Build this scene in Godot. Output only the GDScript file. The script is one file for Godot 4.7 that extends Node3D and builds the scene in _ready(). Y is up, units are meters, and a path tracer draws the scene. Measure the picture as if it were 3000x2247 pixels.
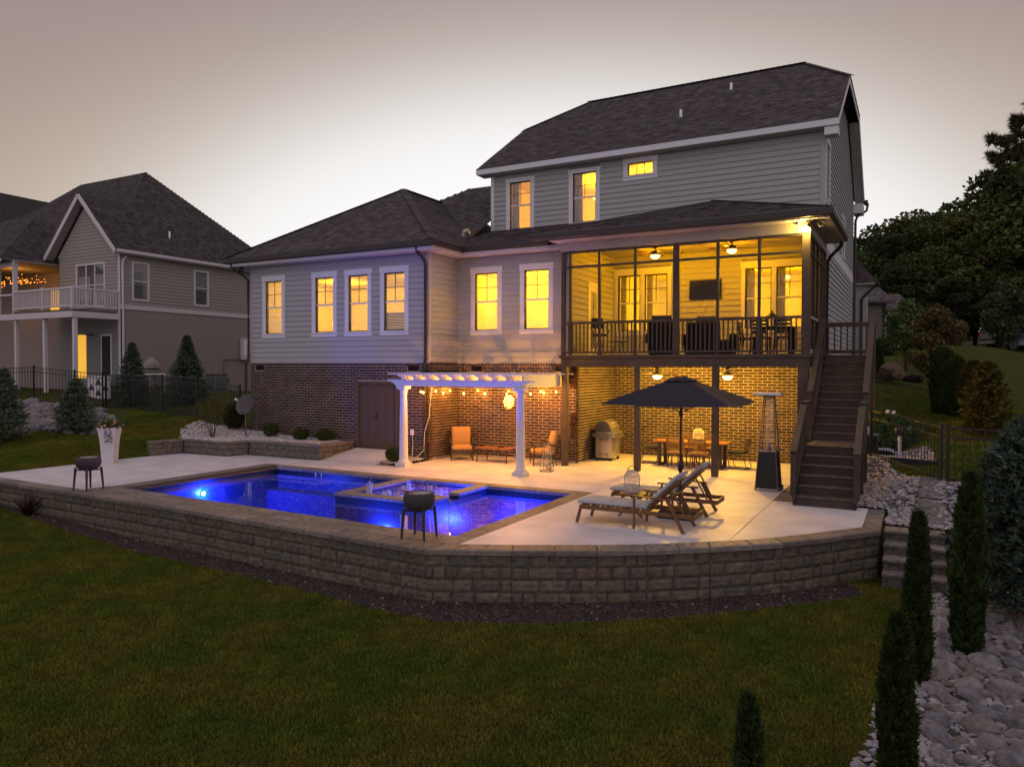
extends Node3D
# A lit house with a pool at dusk. Units are metres, y is up, the patio concrete is y = 0,
# x runs along the rear wall of the house to the right and z comes out of it.

var rng := RandomNumberGenerator.new()
var M := {}
var names := {}
var box_cache := {}
var wedge_mesh: ArrayMesh
var noise_a := FastNoiseLite.new()
var noise_b := FastNoiseLite.new()

const CAM := Vector3(13.39, 2.9, 19.1107)
const YAW := 0.4995
const PITCH := -0.0207
const ROLL := 0.0029

func _ready() -> void:
	rng.seed = 7
	noise_a.seed = 3; noise_a.frequency = 0.12
	noise_b.seed = 9; noise_b.frequency = 0.6
	setup_camera()
	setup_sky()
	make_materials()
	build_terrain()
	build_patio()
	build_pool()
	build_house()
	build_porch()
	build_stairs()
	build_pergola()
	build_patio_things()
	build_porch_things()
	build_left_garden()
	build_right_garden()
	build_neighbours()
	build_forest()
	build_lawn()

func setup_camera() -> void:
	var cam := Camera3D.new()
	cam.name = "camera"
	add_child(cam)
	var fwd := Vector3(-sin(YAW), 0, -cos(YAW))
	var right := Vector3(cos(YAW), 0, -sin(YAW))
	var f2 := fwd * cos(PITCH) + Vector3.UP * sin(PITCH)
	var u2 := Vector3.UP * cos(PITCH) - fwd * sin(PITCH)
	var r3 := right * cos(ROLL) + u2 * sin(ROLL)
	var u3 := u2 * cos(ROLL) - right * sin(ROLL)
	cam.transform = Transform3D(Basis(r3, u3, -f2), CAM)
	cam.fov = rad_to_deg(2.0 * atan(1123.5 / 2176.7))
	cam.near = 0.1
	cam.far = 600.0
	cam.current = true

func setup_sky() -> void:
	var w := 512
	var h := 256
	var im := Image.create(w, h, false, Image.FORMAT_RGBF)
	var glow_az := YAW - 0.07          # the sun went down behind the house
	for j in h:
		var el := (0.5 - (j + 0.5) / h) * PI
		for i in w:
			var az := ((i + 0.5) / w) * TAU              # the first column of a panorama looks to -z
			var d: float = wrapf(az + glow_az, -PI, PI)
			var e: float = maxf(el, 0.0)
			var a := sqrt(pow(d * 0.62, 2.0) + e * e)
			var t := 1.0 - smoothstep(0.24, 0.56, a)
			var mauve := Vector3(0.30, 0.238, 0.252)                                        # dusk beside the glow
			mauve = mauve.lerp(Vector3(0.64, 0.60, 0.70), smoothstep(0.5, 1.35, e))         # clearer overhead
			mauve = mauve.lerp(Vector3(0.72, 0.62, 0.69), smoothstep(0.3, 0.95, 0.5 - 0.5 * cos(d)) * (1.0 - smoothstep(0.6, 1.4, e)))   # the pink arch opposite the sunset
			var low := exp(-e / 0.20) * (1.0 - smoothstep(0.55, 1.7, absf(d)))
			mauve = mauve.lerp(Vector3(0.78, 0.58, 0.36), low * 0.9)                        # warm band along the horizon
			var white := Vector3(0.98, 0.97, 0.96).lerp(Vector3(0.70, 0.64, 0.55), smoothstep(0.30, 0.48, a))
			var c := mauve.lerp(white, t)
			im.set_pixel(i, j, Color(c.x, c.y, c.z))
	var sm := PanoramaSkyMaterial.new()
	sm.panorama = ImageTexture.create_from_image(im)
	var sky := Sky.new()
	sky.sky_material = sm
	var env := Environment.new()
	env.background_mode = Environment.BG_SKY
	env.sky = sky
	env.background_energy_multiplier = 1.0
	env.tonemap_mode = Environment.TONE_MAPPER_LINEAR
	env.tonemap_exposure = 1.0
	env.sdfgi_enabled = true
	env.ssao_enabled = true
	env.ssil_enabled = true
	var we := WorldEnvironment.new()
	we.name = "world_environment"
	we.environment = env
	add_child(we)
	var sun := DirectionalLight3D.new()
	sun.name = "afterglow_sun"
	sun.light_energy = 0.15
	sun.light_angular_distance = 25.0
	sun.light_color = Color(1.0, 0.82, 0.66)
	sun.shadow_enabled = true
	add_child(sun)
	var to_sun := Vector3(-sin(glow_az) * cos(0.12), sin(0.12), -cos(glow_az) * cos(0.12))
	sun.look_at_from_position(Vector3.ZERO, -to_sun, Vector3.UP)

# ---------------------------------------------------------------- helpers
func numbered(called: String) -> String:
	if not names.has(called):
		names[called] = 0
		return called
	names[called] += 1
	return "%s_%03d" % [called, names[called]]

func thing(called: String, label: String, category: String, at := Vector3.ZERO, turn := 0.0, group := "", kind := "") -> Node3D:
	var o := Node3D.new()
	o.name = numbered(called)
	add_child(o, true)
	o.position = at
	o.rotation.y = turn
	tag(o, label, category, group, kind)
	return o

func tag(o: Node, label := "", category := "", group := "", kind := "") -> Node:
	if label: o.set_meta("label", label)
	if category: o.set_meta("category", category)
	if group: o.set_meta("group", group)
	if kind: o.set_meta("kind", kind)
	return o

func structure(called: String, label := "", category := "") -> Node3D:
	var o := Node3D.new()
	o.name = numbered(called)
	add_child(o, true)
	tag(o, label, category, "", "structure")
	return o

func part(called: String, parent: Node3D, at := Vector3.ZERO, turn := 0.0) -> Node3D:
	var o := Node3D.new()
	o.name = called
	parent.add_child(o, true)
	o.position = at
	o.rotation.y = turn
	return o

func put(called: String, mesh: Mesh, m: Material, parent: Node3D, at := Vector3.ZERO, basis := Basis.IDENTITY) -> MeshInstance3D:
	var o := MeshInstance3D.new()
	o.name = called if parent != self else numbered(called)
	o.mesh = mesh
	o.material_override = m
	o.transform = Transform3D(basis, at)
	parent.add_child(o, true)
	return o

func st_new() -> SurfaceTool:
	var st := SurfaceTool.new()
	st.begin(Mesh.PRIMITIVE_TRIANGLES)
	st.set_smooth_group(-1)
	return st

func fin(st: SurfaceTool, called: String, m: Material, parent: Node3D, at := Vector3.ZERO, basis := Basis.IDENTITY) -> MeshInstance3D:
	st.generate_normals()
	return put(called, st.commit(), m, parent, at, basis)

func tri(st: SurfaceTool, a: Vector3, b: Vector3, c: Vector3) -> void:
	# a, b, c run anticlockwise seen from outside
	st.add_vertex(a); st.add_vertex(c); st.add_vertex(b)

func quad(st: SurfaceTool, a: Vector3, b: Vector3, c: Vector3, d: Vector3) -> void:
	tri(st, a, b, c); tri(st, a, c, d)

func quad_out(st: SurfaceTool, a: Vector3, b: Vector3, c: Vector3, d: Vector3, centre: Vector3) -> void:
	# turns the quad so that it faces away from the centre
	var n := (b - a).cross(c - a)
	if n.dot((a + b + c + d) / 4.0 - centre) < 0.0:
		quad(st, d, c, b, a)
	else:
		quad(st, a, b, c, d)

func box_to(st: SurfaceTool, c: Vector3, s: Vector3, basis := Basis.IDENTITY) -> void:
	var h := s / 2.0
	var p := []
	for k in 8:
		p.append(c + basis * Vector3(h.x * (1 if k & 1 else -1), h.y * (1 if k & 2 else -1), h.z * (1 if k & 4 else -1)))
	quad(st, p[4], p[5], p[7], p[6]); quad(st, p[1], p[0], p[2], p[3])
	quad(st, p[5], p[1], p[3], p[7]); quad(st, p[0], p[4], p[6], p[2])
	quad(st, p[6], p[7], p[3], p[2]); quad(st, p[0], p[1], p[5], p[4])

func bevel_to(st: SurfaceTool, c: Vector3, s: Vector3, b: float, basis := Basis.IDENTITY) -> void:
	var h := s / 2.0
	b = minf(b, minf(h.x, minf(h.y, h.z)) * 0.8)
	var q := func(sx: int, sy: int, sz: int, axis: int) -> Vector3:
		var v := Vector3(sx * h.x, sy * h.y, sz * h.z)
		if axis != 0: v.x -= sx * b
		if axis != 1: v.y -= sy * b
		if axis != 2: v.z -= sz * b
		return c + basis * v
	for sg in [-1, 1]:
		quad_out(st, q.call(sg, -1, -1, 0), q.call(sg, 1, -1, 0), q.call(sg, 1, 1, 0), q.call(sg, -1, 1, 0), c)
		quad_out(st, q.call(-1, sg, -1, 1), q.call(1, sg, -1, 1), q.call(1, sg, 1, 1), q.call(-1, sg, 1, 1), c)
		quad_out(st, q.call(-1, -1, sg, 2), q.call(1, -1, sg, 2), q.call(1, 1, sg, 2), q.call(-1, 1, sg, 2), c)
		for sh in [-1, 1]:
			quad_out(st, q.call(sg, sh, -1, 0), q.call(sg, sh, 1, 0), q.call(sg, sh, 1, 1), q.call(sg, sh, -1, 1), c)
			quad_out(st, q.call(sg, -1, sh, 0), q.call(sg, 1, sh, 0), q.call(sg, 1, sh, 2), q.call(sg, -1, sh, 2), c)
			quad_out(st, q.call(-1, sg, sh, 1), q.call(1, sg, sh, 1), q.call(1, sg, sh, 2), q.call(-1, sg, sh, 2), c)
			for si in [-1, 1]:
				var a: Vector3 = q.call(sg, sh, si, 0)
				var bb: Vector3 = q.call(sg, sh, si, 1)
				var d: Vector3 = q.call(sg, sh, si, 2)
				if (bb - a).cross(d - a).dot(a - c) < 0.0: tri(st, d, bb, a)
				else: tri(st, a, bb, d)

func box_mesh(s: Vector3, b := 0.006) -> ArrayMesh:
	var key := "%.4f,%.4f,%.4f,%.4f" % [s.x, s.y, s.z, b]
	if not box_cache.has(key):
		var st := st_new()
		if b > 0.0: bevel_to(st, Vector3.ZERO, s, b)
		else: box_to(st, Vector3.ZERO, s)
		st.generate_normals()
		box_cache[key] = st.commit()
	return box_cache[key]

func box(called: String, parent: Node3D, m: Material, c: Vector3, s: Vector3, basis := Basis.IDENTITY, b := 0.006) -> MeshInstance3D:
	return put(called, box_mesh(s, b), m, parent, c, basis)

func span(called: String, parent: Node3D, m: Material, lo: Vector3, hi: Vector3, b := 0.006) -> MeshInstance3D:
	return box(called, parent, m, (lo + hi) / 2.0, (hi - lo).abs(), Basis.IDENTITY, b)

func frame_of(dir: Vector3) -> Basis:
	var z := dir.normalized()
	var x := Vector3.UP.cross(z)
	if x.length() < 0.01: x = Vector3.RIGHT
	x = x.normalized()
	return Basis(x, z.cross(x), z)

func beam_to(st: SurfaceTool, a: Vector3, b: Vector3, w: float, h: float) -> void:
	# a rectangular bar from a to b, w across and h high
	box_to(st, (a + b) / 2.0, Vector3(w, h, a.distance_to(b)), frame_of(b - a))

func beam(called: String, parent: Node3D, m: Material, a: Vector3, b: Vector3, w: float, h: float, bev := 0.005) -> MeshInstance3D:
	return box(called, parent, m, (a + b) / 2.0, Vector3(w, h, snappedf(a.distance_to(b), 0.0001)), frame_of(b - a), bev)

func tube_to(st: SurfaceTool, pts: Array, radii, sides := 8, cap := true) -> void:
	var rings := []
	for k in pts.size():
		var d: Vector3 = (pts[mini(k + 1, pts.size() - 1)] - pts[maxi(k - 1, 0)])
		var f := frame_of(d)
		var r: float = radii[k] if radii is Array else radii
		var ring := []
		for s in sides:
			var a := TAU * s / sides
			ring.append(pts[k] + f.x * cos(a) * r + f.y * sin(a) * r)
		rings.append(ring)
	st.set_smooth_group(1)
	for k in pts.size() - 1:
		for s in sides:
			var t := (s + 1) % sides
			quad(st, rings[k][s], rings[k][t], rings[k + 1][t], rings[k + 1][s])
	st.set_smooth_group(-1)
	if cap:
		for s in range(1, sides - 1):
			tri(st, rings[0][0], rings[0][s + 1], rings[0][s])
			var e: Array = rings[-1]
			tri(st, e[0], e[s], e[s + 1])

func tube(called: String, parent: Node3D, m: Material, pts: Array, radii, sides := 8) -> MeshInstance3D:
	var st := st_new()
	tube_to(st, pts, radii, sides)
	return fin(st, called, m, parent)

func lathe_to(st: SurfaceTool, prof: Array, at := Vector3.ZERO, segs := 20, smooth := true) -> void:
	# prof: Vector2(radius, height) from the bottom up on the outside
	if smooth: st.set_smooth_group(1)
	for k in prof.size() - 1:
		var p: Vector2 = prof[k]
		var q: Vector2 = prof[k + 1]
		for s in segs:
			var a := TAU * s / segs
			var b := TAU * (s + 1) / segs
			var p0 := at + Vector3(cos(a) * p.x, p.y, -sin(a) * p.x)
			var p1 := at + Vector3(cos(b) * p.x, p.y, -sin(b) * p.x)
			var q1 := at + Vector3(cos(b) * q.x, q.y, -sin(b) * q.x)
			var q0 := at + Vector3(cos(a) * q.x, q.y, -sin(a) * q.x)
			if p.x < 0.0001: tri(st, p0, q1, q0)
			elif q.x < 0.0001: tri(st, p0, p1, q0)
			else: quad(st, p0, p1, q1, q0)
	st.set_smooth_group(-1)

func lathe(called: String, parent: Node3D, m: Material, prof: Array, at := Vector3.ZERO, segs := 20, smooth := true) -> MeshInstance3D:
	var st := st_new()
	lathe_to(st, prof, Vector3.ZERO, segs, smooth)
	return fin(st, called, m, parent, at)

func prism_to(st: SurfaceTool, poly: PackedVector2Array, y0: float, y1: float) -> void:
	# poly in (x, z); a slab from y0 to y1
	var p := poly
	var ids := Geometry2D.triangulate_polygon(p)
	for k in range(0, ids.size(), 3):
		var a := p[ids[k]]
		var b := p[ids[k + 1]]
		var c := p[ids[k + 2]]
		if (b - a).cross(c - a) > 0.0:
			var t := b; b = c; c = t
		tri(st, Vector3(a.x, y1, a.y), Vector3(b.x, y1, b.y), Vector3(c.x, y1, c.y))
		tri(st, Vector3(a.x, y0, a.y), Vector3(c.x, y0, c.y), Vector3(b.x, y0, b.y))
	var area := 0.0
	for k in p.size(): area += p[k].cross(p[(k + 1) % p.size()])
	var cw := area > 0.0
	for k in p.size():
		var a := p[k]
		var b := p[(k + 1) % p.size()]
		if cw: quad(st, Vector3(b.x, y0, b.y), Vector3(a.x, y0, a.y), Vector3(a.x, y1, a.y), Vector3(b.x, y1, b.y))
		else: quad(st, Vector3(a.x, y0, a.y), Vector3(b.x, y0, b.y), Vector3(b.x, y1, b.y), Vector3(a.x, y1, a.y))

func extrude_to(st: SurfaceTool, poly: Array, depth: float, basis: Basis, at: Vector3) -> void:
	# poly: Vector2 outline (x, y), pushed from -depth/2 to depth/2 along local z
	var p := PackedVector2Array(poly)
	var ids := Geometry2D.triangulate_polygon(p)
	var f := func(v: Vector2, z: float) -> Vector3: return at + basis * Vector3(v.x, v.y, z)
	for k in range(0, ids.size(), 3):
		var a := p[ids[k]]
		var b := p[ids[k + 1]]
		var c := p[ids[k + 2]]
		if (b - a).cross(c - a) < 0.0:
			var t := b; b = c; c = t
		tri(st, f.call(a, depth / 2), f.call(b, depth / 2), f.call(c, depth / 2))
		tri(st, f.call(a, -depth / 2), f.call(c, -depth / 2), f.call(b, -depth / 2))
	var ccw := true
	var area := 0.0
	for k in p.size(): area += p[k].cross(p[(k + 1) % p.size()])
	ccw = area > 0.0
	for k in p.size():
		var a := p[k]
		var b := p[(k + 1) % p.size()]
		if not ccw:
			var t := a; a = b; b = t
		quad(st, f.call(a, depth / 2), f.call(a, -depth / 2), f.call(b, -depth / 2), f.call(b, depth / 2))

func extrude(called: String, parent: Node3D, m: Material, poly: Array, depth: float, at: Vector3, basis := Basis.IDENTITY) -> MeshInstance3D:
	var st := st_new()
	extrude_to(st, poly, depth, basis, Vector3.ZERO)
	return fin(st, called, m, parent, at)

func turned(y: float) -> Basis:
	return Basis(Vector3.UP, y)

func omni(called: String, parent: Node3D, at: Vector3, c: Color, energy: float, size := 0.05) -> void:
	var l := OmniLight3D.new()
	l.name = called
	l.light_color = c
	l.light_energy = energy
	l.light_size = size
	l.omni_range = 30.0
	l.omni_attenuation = 2.0
	l.shadow_enabled = true
	parent.add_child(l, true)
	l.position = at

func dup(root: Node3D, at: Vector3, turn: float, label: String, group := "") -> Node3D:
	var r: Node3D = root.duplicate()
	var base := String(root.name)
	var re := RegEx.create_from_string("_\\d{3}$")
	r.name = numbered(re.sub(base, ""))
	add_child(r, true)
	r.position = at
	r.rotation.y = turn
	r.set_meta("label", label)
	if group: r.set_meta("group", group)
	return r

# ---------------------------------------------------------------- materials
func lin(r: float, g: float, b: float) -> Color:
	return Color(r, g, b).linear_to_srgb()

func noise_tex(seed_: int, freq: float, lo: float, hi: float, kind := FastNoiseLite.TYPE_SIMPLEX_SMOOTH, octaves := 4, size := 512) -> NoiseTexture2D:
	var n := FastNoiseLite.new()
	n.seed = seed_
	n.noise_type = kind
	n.frequency = freq
	n.fractal_octaves = octaves
	var t := NoiseTexture2D.new()
	t.width = size
	t.height = size
	t.seamless = true
	t.noise = n
	var g := Gradient.new()
	g.set_color(0, Color(lo, lo, lo))
	g.set_color(1, Color(hi, hi, hi))
	t.color_ramp = g
	return t

func plain(col: Color, rough := 0.7, metal := 0.0, spec := 0.5) -> StandardMaterial3D:
	var m := StandardMaterial3D.new()
	m.albedo_color = col
	m.roughness = rough
	m.metallic = metal
	m.metallic_specular = spec
	return m

func rough_mat(col: Color, rough: float, fine: Texture2D, fine_scale: float, coarse: Texture2D = null, coarse_scale := 0.3, relief: Texture2D = null, relief_cm := 0.0, spec := 0.4) -> StandardMaterial3D:
	var m := plain(col, rough, 0.0, spec)
	m.albedo_texture = fine
	m.uv1_triplanar = true
	m.uv1_world_triplanar = true
	m.uv1_scale = Vector3.ONE * fine_scale
	if coarse:
		m.detail_enabled = true
		m.detail_albedo = coarse
		m.detail_blend_mode = BaseMaterial3D.BLEND_MODE_MUL
		m.detail_uv_layer = BaseMaterial3D.DETAIL_UV_2
		m.uv2_triplanar = true
		m.uv2_world_triplanar = true
		m.uv2_scale = Vector3.ONE * coarse_scale
	if relief:
		m.heightmap_enabled = true
		m.heightmap_texture = relief
		m.heightmap_scale = relief_cm
	return m

func glow(col: Color, strength: float) -> StandardMaterial3D:
	var m := plain(col, 0.6)
	m.emission_enabled = true
	m.emission = col
	m.emission_energy_multiplier = strength
	return m

func pane(alpha := 0.06, rough := 0.02) -> StandardMaterial3D:
	var m := plain(Color(0.9, 0.95, 0.95, alpha), rough)
	m.transparency = BaseMaterial3D.TRANSPARENCY_ALPHA
	return m

func make_materials() -> void:
	var grain := noise_tex(1, 0.06, 0.78, 1.0)
	var speck := noise_tex(2, 0.22, 0.62, 1.0)
	var blotch := noise_tex(3, 0.012, 0.74, 1.0)
	var blotch2 := noise_tex(4, 0.02, 0.58, 1.0)
	var bump := noise_tex(5, 0.09, 0.0, 1.0)
	var fine_bump := noise_tex(6, 0.25, 0.0, 1.0)
	var cell := noise_tex(8, 0.06, 0.0, 1.0, FastNoiseLite.TYPE_CELLULAR, 2)
	var stripes := NoiseTexture2D.new()
	M.tex_grain = grain; M.tex_blotch = blotch; M.tex_bump = bump
	# house
	M.siding = rough_mat(lin(0.36, 0.365, 0.365), 0.62, noise_tex(16, 0.05, 0.93, 1.0), 0.9, null, 0.14, fine_bump, 0.03)
	M.siding_back = plain(lin(0.2, 0.2, 0.2), 0.9)
	M.trim = rough_mat(lin(0.68, 0.69, 0.72), 0.5, noise_tex(11, 0.05, 0.9, 1.0), 0.7)
	M.soffit = rough_mat(lin(0.5, 0.47, 0.47), 0.6, noise_tex(12, 0.05, 0.88, 1.0), 0.7)
	M.porch_trim = rough_mat(lin(0.40, 0.36, 0.32), 0.55, noise_tex(13, 0.05, 0.85, 1.0), 0.6)
	M.dark_wood = rough_mat(lin(0.1, 0.074, 0.055), 0.6, grain, 1.3, blotch, 0.3, fine_bump, 0.06)
	M.screen_frame = plain(lin(0.03, 0.022, 0.017), 0.6)
	M.deck = rough_mat(lin(0.2, 0.145, 0.11), 0.62, grain, 1.6, blotch2, 0.4, fine_bump, 0.08)
	M.gutter = rough_mat(lin(0.045, 0.036, 0.033), 0.42, noise_tex(14, 0.04, 0.8, 1.0), 0.6)
	M.shingles = rough_mat(lin(1, 1, 1), 0.92, speck, 2.4, blotch2, 0.22, fine_bump, 0.25)
	M.shingles.vertex_color_use_as_albedo = true
	M.shingle_a = rough_mat(lin(0.2, 0.158, 0.155), 0.92, speck, 2.4, blotch2, 0.22, fine_bump, 0.25)
	M.shingle_b = rough_mat(lin(0.165, 0.142, 0.144), 0.92, speck, 2.4, blotch2, 0.22, fine_bump, 0.25)
	M.shingle_c = rough_mat(lin(0.24, 0.182, 0.172), 0.92, speck, 2.4, blotch2, 0.22, fine_bump, 0.25)
	M.mortar = rough_mat(lin(0.72, 0.65, 0.58), 0.95, speck, 2.2, blotch, 0.25, fine_bump, 0.2)
	M.bricks = rough_mat(lin(1, 1, 1), 0.88, speck, 3.0, null, 0.3, bump, 0.2)
	M.bricks.vertex_color_use_as_albedo = true
	M.brick = []
	for c in [lin(0.08, 0.042, 0.034), lin(0.062, 0.037, 0.031), lin(0.1, 0.05, 0.038), lin(0.046, 0.032, 0.03), lin(0.088, 0.056, 0.046)]:
		M.brick.append(rough_mat(c, 0.88, speck, 3.0, null, 0.3, bump, 0.2))
	M.door = rough_mat(lin(0.105, 0.072, 0.05), 0.55, grain, 0.8)
	M.black_metal = plain(lin(0.012, 0.012, 0.013), 0.42, 0.1)
	M.dark_metal = plain(lin(0.035, 0.03, 0.028), 0.4, 0.4)
	M.white_plastic = plain(lin(0.72, 0.72, 0.72), 0.45)
	M.interior = rough_mat(lin(0.74, 0.68, 0.56), 0.85, noise_tex(15, 0.03, 0.92, 1.0), 0.5)
	M.interior_floor = rough_mat(lin(0.25, 0.15, 0.08), 0.5, grain, 0.6)
	M.blind = plain(lin(0.78, 0.74, 0.66), 0.6)
	M.blind.backlight_enabled = true
	M.blind.backlight = Color(0.3, 0.27, 0.2)
	M.curtain = rough_mat(lin(0.3, 0.27, 0.22), 0.95, grain, 3.0)
	M.glass = pane(0.04, 0.02)
	M.brown_furniture = rough_mat(lin(0.12, 0.06, 0.03), 0.5, grain, 1.6)
	# ground
	M.concrete = rough_mat(lin(0.78, 0.735, 0.76), 0.5, noise_tex(21, 0.18, 0.86, 1.0), 1.5, noise_tex(22, 0.012, 0.86, 1.0), 0.16, fine_bump, 0.04, 0.55)
	M.joint = plain(lin(0.07, 0.06, 0.06), 0.95)
	M.coping = []
	for c in [lin(0.42, 0.36, 0.29), lin(0.36, 0.31, 0.26), lin(0.5, 0.43, 0.36), lin(0.33, 0.28, 0.235), lin(0.46, 0.37, 0.3)]:
		M.coping.append(rough_mat(c, 0.62, speck, 2.0, blotch2, 0.6, fine_bump, 0.12, 0.5))
	M.block = []
	for c in [lin(0.4, 0.34, 0.24), lin(0.45, 0.39, 0.285), lin(0.33, 0.29, 0.215), lin(0.42, 0.335, 0.22), lin(0.36, 0.33, 0.255)]:
		M.block.append(rough_mat(c, 0.95, speck, 2.6, blotch2, 0.8, bump, 1.6))
	M.block_pale = rough_mat(lin(0.36, 0.32, 0.27), 0.92, speck, 2.4, blotch2, 0.7, bump, 0.8)
	M.mulch_ground = rough_mat(lin(0.12, 0.085, 0.08), 0.98, speck, 1.6, blotch2, 0.4, bump, 2.5)
	M.gravel_ground = rough_mat(lin(0.2, 0.18, 0.18), 0.95, speck, 1.6, blotch2, 0.4, bump, 2.0)
	M.ground = rough_mat(lin(0.14, 0.165, 0.03), 0.95, speck, 1.2, blotch2, 0.25, bump, 2.0, 0.2)
	M.chip = plain(Color.WHITE, 0.95)
	M.chip.vertex_color_use_as_albedo = true
	M.rock = []
	for c in [lin(0.55, 0.51, 0.52), lin(0.44, 0.41, 0.44), lin(0.6, 0.55, 0.53), lin(0.48, 0.42, 0.38), lin(0.38, 0.37, 0.4)]:
		M.rock.append(rough_mat(c, 0.93, speck, 1.7, blotch2, 0.9, bump, 1.5))
	M.paver = rough_mat(lin(0.34, 0.31, 0.28), 0.85, speck, 2.2, blotch2, 0.8, fine_bump, 0.15)
	M.sandstone = rough_mat(lin(0.5, 0.35, 0.22), 0.9, speck, 0.9, blotch2, 0.5, bump, 3.0)
	# leaves: two-sided vertex coloured faces
	M.leaf = plain(Color.WHITE, 0.75, 0.0, 0.25)
	M.leaf.vertex_color_use_as_albedo = true
	M.leaf.cull_mode = BaseMaterial3D.CULL_DISABLED
	M.leaf.backlight_enabled = true
	M.leaf.backlight = Color(0.3, 0.32, 0.12)
	M.needle = plain(Color.WHITE, 0.8, 0.0, 0.2)
	M.needle.vertex_color_use_as_albedo = true
	M.needle.cull_mode = BaseMaterial3D.CULL_DISABLED
	M.grass = plain(Color.WHITE, 0.8, 0.0, 0.2)
	M.grass.vertex_color_use_as_albedo = true
	M.grass.cull_mode = BaseMaterial3D.CULL_DISABLED
	M.bark = rough_mat(lin(0.085, 0.06, 0.045), 0.95, speck, 2.0, null, 0.3, bump, 1.5)
	M.pine_bark = rough_mat(lin(0.13, 0.075, 0.055), 0.95, speck, 1.2, null, 0.3, bump, 2.0)
	# pool
	M.pool_shell = rough_mat(lin(0.012, 0.07, 0.42), 0.35, noise_tex(31, 0.05, 0.8, 1.0), 0.8)
	M.pool_band = rough_mat(lin(0.006, 0.02, 0.055), 0.3, noise_tex(32, 0.05, 0.8, 1.0), 0.8)
	M.water = pane(0.0, 0.012)
	M.water.normal_enabled = true
	var wn := FastNoiseLite.new()
	wn.seed = 12; wn.frequency = 0.012; wn.fractal_octaves = 2
	var wt := NoiseTexture2D.new()
	wt.width = 512; wt.height = 512; wt.seamless = true; wt.noise = wn; wt.as_normal_map = true; wt.bump_strength = 2.0
	M.water.normal_texture = wt
	M.water.normal_scale = 0.05
	M.water.uv1_triplanar = true
	M.water.uv1_world_triplanar = true
	M.water.uv1_scale = Vector3.ONE * 0.35
	# furniture
	M.teak = rough_mat(lin(0.34, 0.165, 0.06), 0.5, noise_tex(41, 0.04, 0.7, 1.0), 2.0, blotch, 0.8)
	M.cushion_pale = rough_mat(lin(0.52, 0.51, 0.53), 0.92, noise_tex(42, 0.3, 0.82, 1.0), 3.0)
	M.cushion_tan = rough_mat(lin(0.42, 0.26, 0.11), 0.95, noise_tex(43, 0.3, 0.8, 1.0), 3.0)
	M.umbrella = rough_mat(lin(0.028, 0.026, 0.036), 0.9, noise_tex(44, 0.3, 0.8, 1.0), 3.0)
	M.bowl = rough_mat(lin(0.085, 0.07, 0.068), 0.8, speck, 3.0, null, 0.3, fine_bump, 0.1)
	M.bowl_leg = plain(lin(0.03, 0.022, 0.02), 0.5)
	M.steel = plain(lin(0.55, 0.53, 0.5), 0.32, 0.9)
	M.steel_dark = plain(lin(0.16, 0.15, 0.15), 0.35, 0.8)
	M.heater_panel = plain(lin(0.012, 0.011, 0.012), 0.4, 0.2)
	M.wood_top = rough_mat(lin(0.3, 0.13, 0.05), 0.42, noise_tex(45, 0.03, 0.65, 1.0), 1.4)
	M.wicker = rough_mat(lin(0.25, 0.13, 0.05), 0.75, noise_tex(46, 0.2, 0.6, 1.0), 3.0)
	M.white_wire = plain(lin(0.6, 0.58, 0.56), 0.5)
	M.planter_white = rough_mat(lin(0.62, 0.61, 0.64), 0.6, noise_tex(47, 0.1, 0.9, 1.0), 1.5)
	M.pebble_glass = plain(lin(0.3, 0.27, 0.22), 0.15)
	M.neighbour_siding = rough_mat(lin(0.31, 0.285, 0.255), 0.65, noise_tex(17, 0.05, 0.93, 1.0), 0.7)
	M.stucco = rough_mat(lin(0.31, 0.27, 0.245), 0.9, noise_tex(18, 0.2, 0.85, 1.0), 1.2, null, 0.12, fine_bump, 0.15)
	M.neighbour_trim = rough_mat(lin(0.62, 0.58, 0.6), 0.55, noise_tex(48, 0.05, 0.9, 1.0), 0.6)
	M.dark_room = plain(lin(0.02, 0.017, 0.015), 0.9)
	M.car_paint = plain(lin(0.006, 0.008, 0.012), 0.22)
	M.car_paint.clearcoat_enabled = true
	M.car_paint.clearcoat = 1.0
	M.car_paint.clearcoat_roughness = 0.05
	M.car_glass = plain(lin(0.01, 0.012, 0.016), 0.05)
	M.tyre = plain(lin(0.012, 0.012, 0.012), 0.85)
	M.tail_lamp = plain(lin(0.35, 0.02, 0.015), 0.2)

# ---------------------------------------------------------------- ground
var WALL_O := [Vector2(-20, 8.75), Vector2(-7.0, 8.83), Vector2(-0.15, 9.04), Vector2(3.9, 9.29), Vector2(6.49, 9.42), Vector2(7.77, 8.81), Vector2(8.96, 8.15), Vector2(9.65, 7.70), Vector2(10.48, 7.02), Vector2(11.05, 6.53), Vector2(11.47, 6.10), Vector2(11.9, 5.57), Vector2(12.65, 4.54), Vector2(12.85, 4.25), Vector2(12.85, 2.04)]
var WALL_I := [Vector2(-20, 8.42), Vector2(-7.0, 8.5), Vector2(-0.15, 8.7), Vector2(3.9, 8.86), Vector2(6.6, 8.92), Vector2(7.6, 8.45), Vector2(8.81, 7.77), Vector2(9.45, 7.36), Vector2(10.34, 6.64), Vector2(10.85, 6.2), Vector2(11.25, 5.8), Vector2(11.66, 5.28), Vector2(12.37, 4.32), Vector2(12.54, 4.08), Vector2(12.54, 2.04)]
var PATIO := PackedVector2Array()
var PATIO_IN := PackedVector2Array()
var BUILT := []
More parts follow.
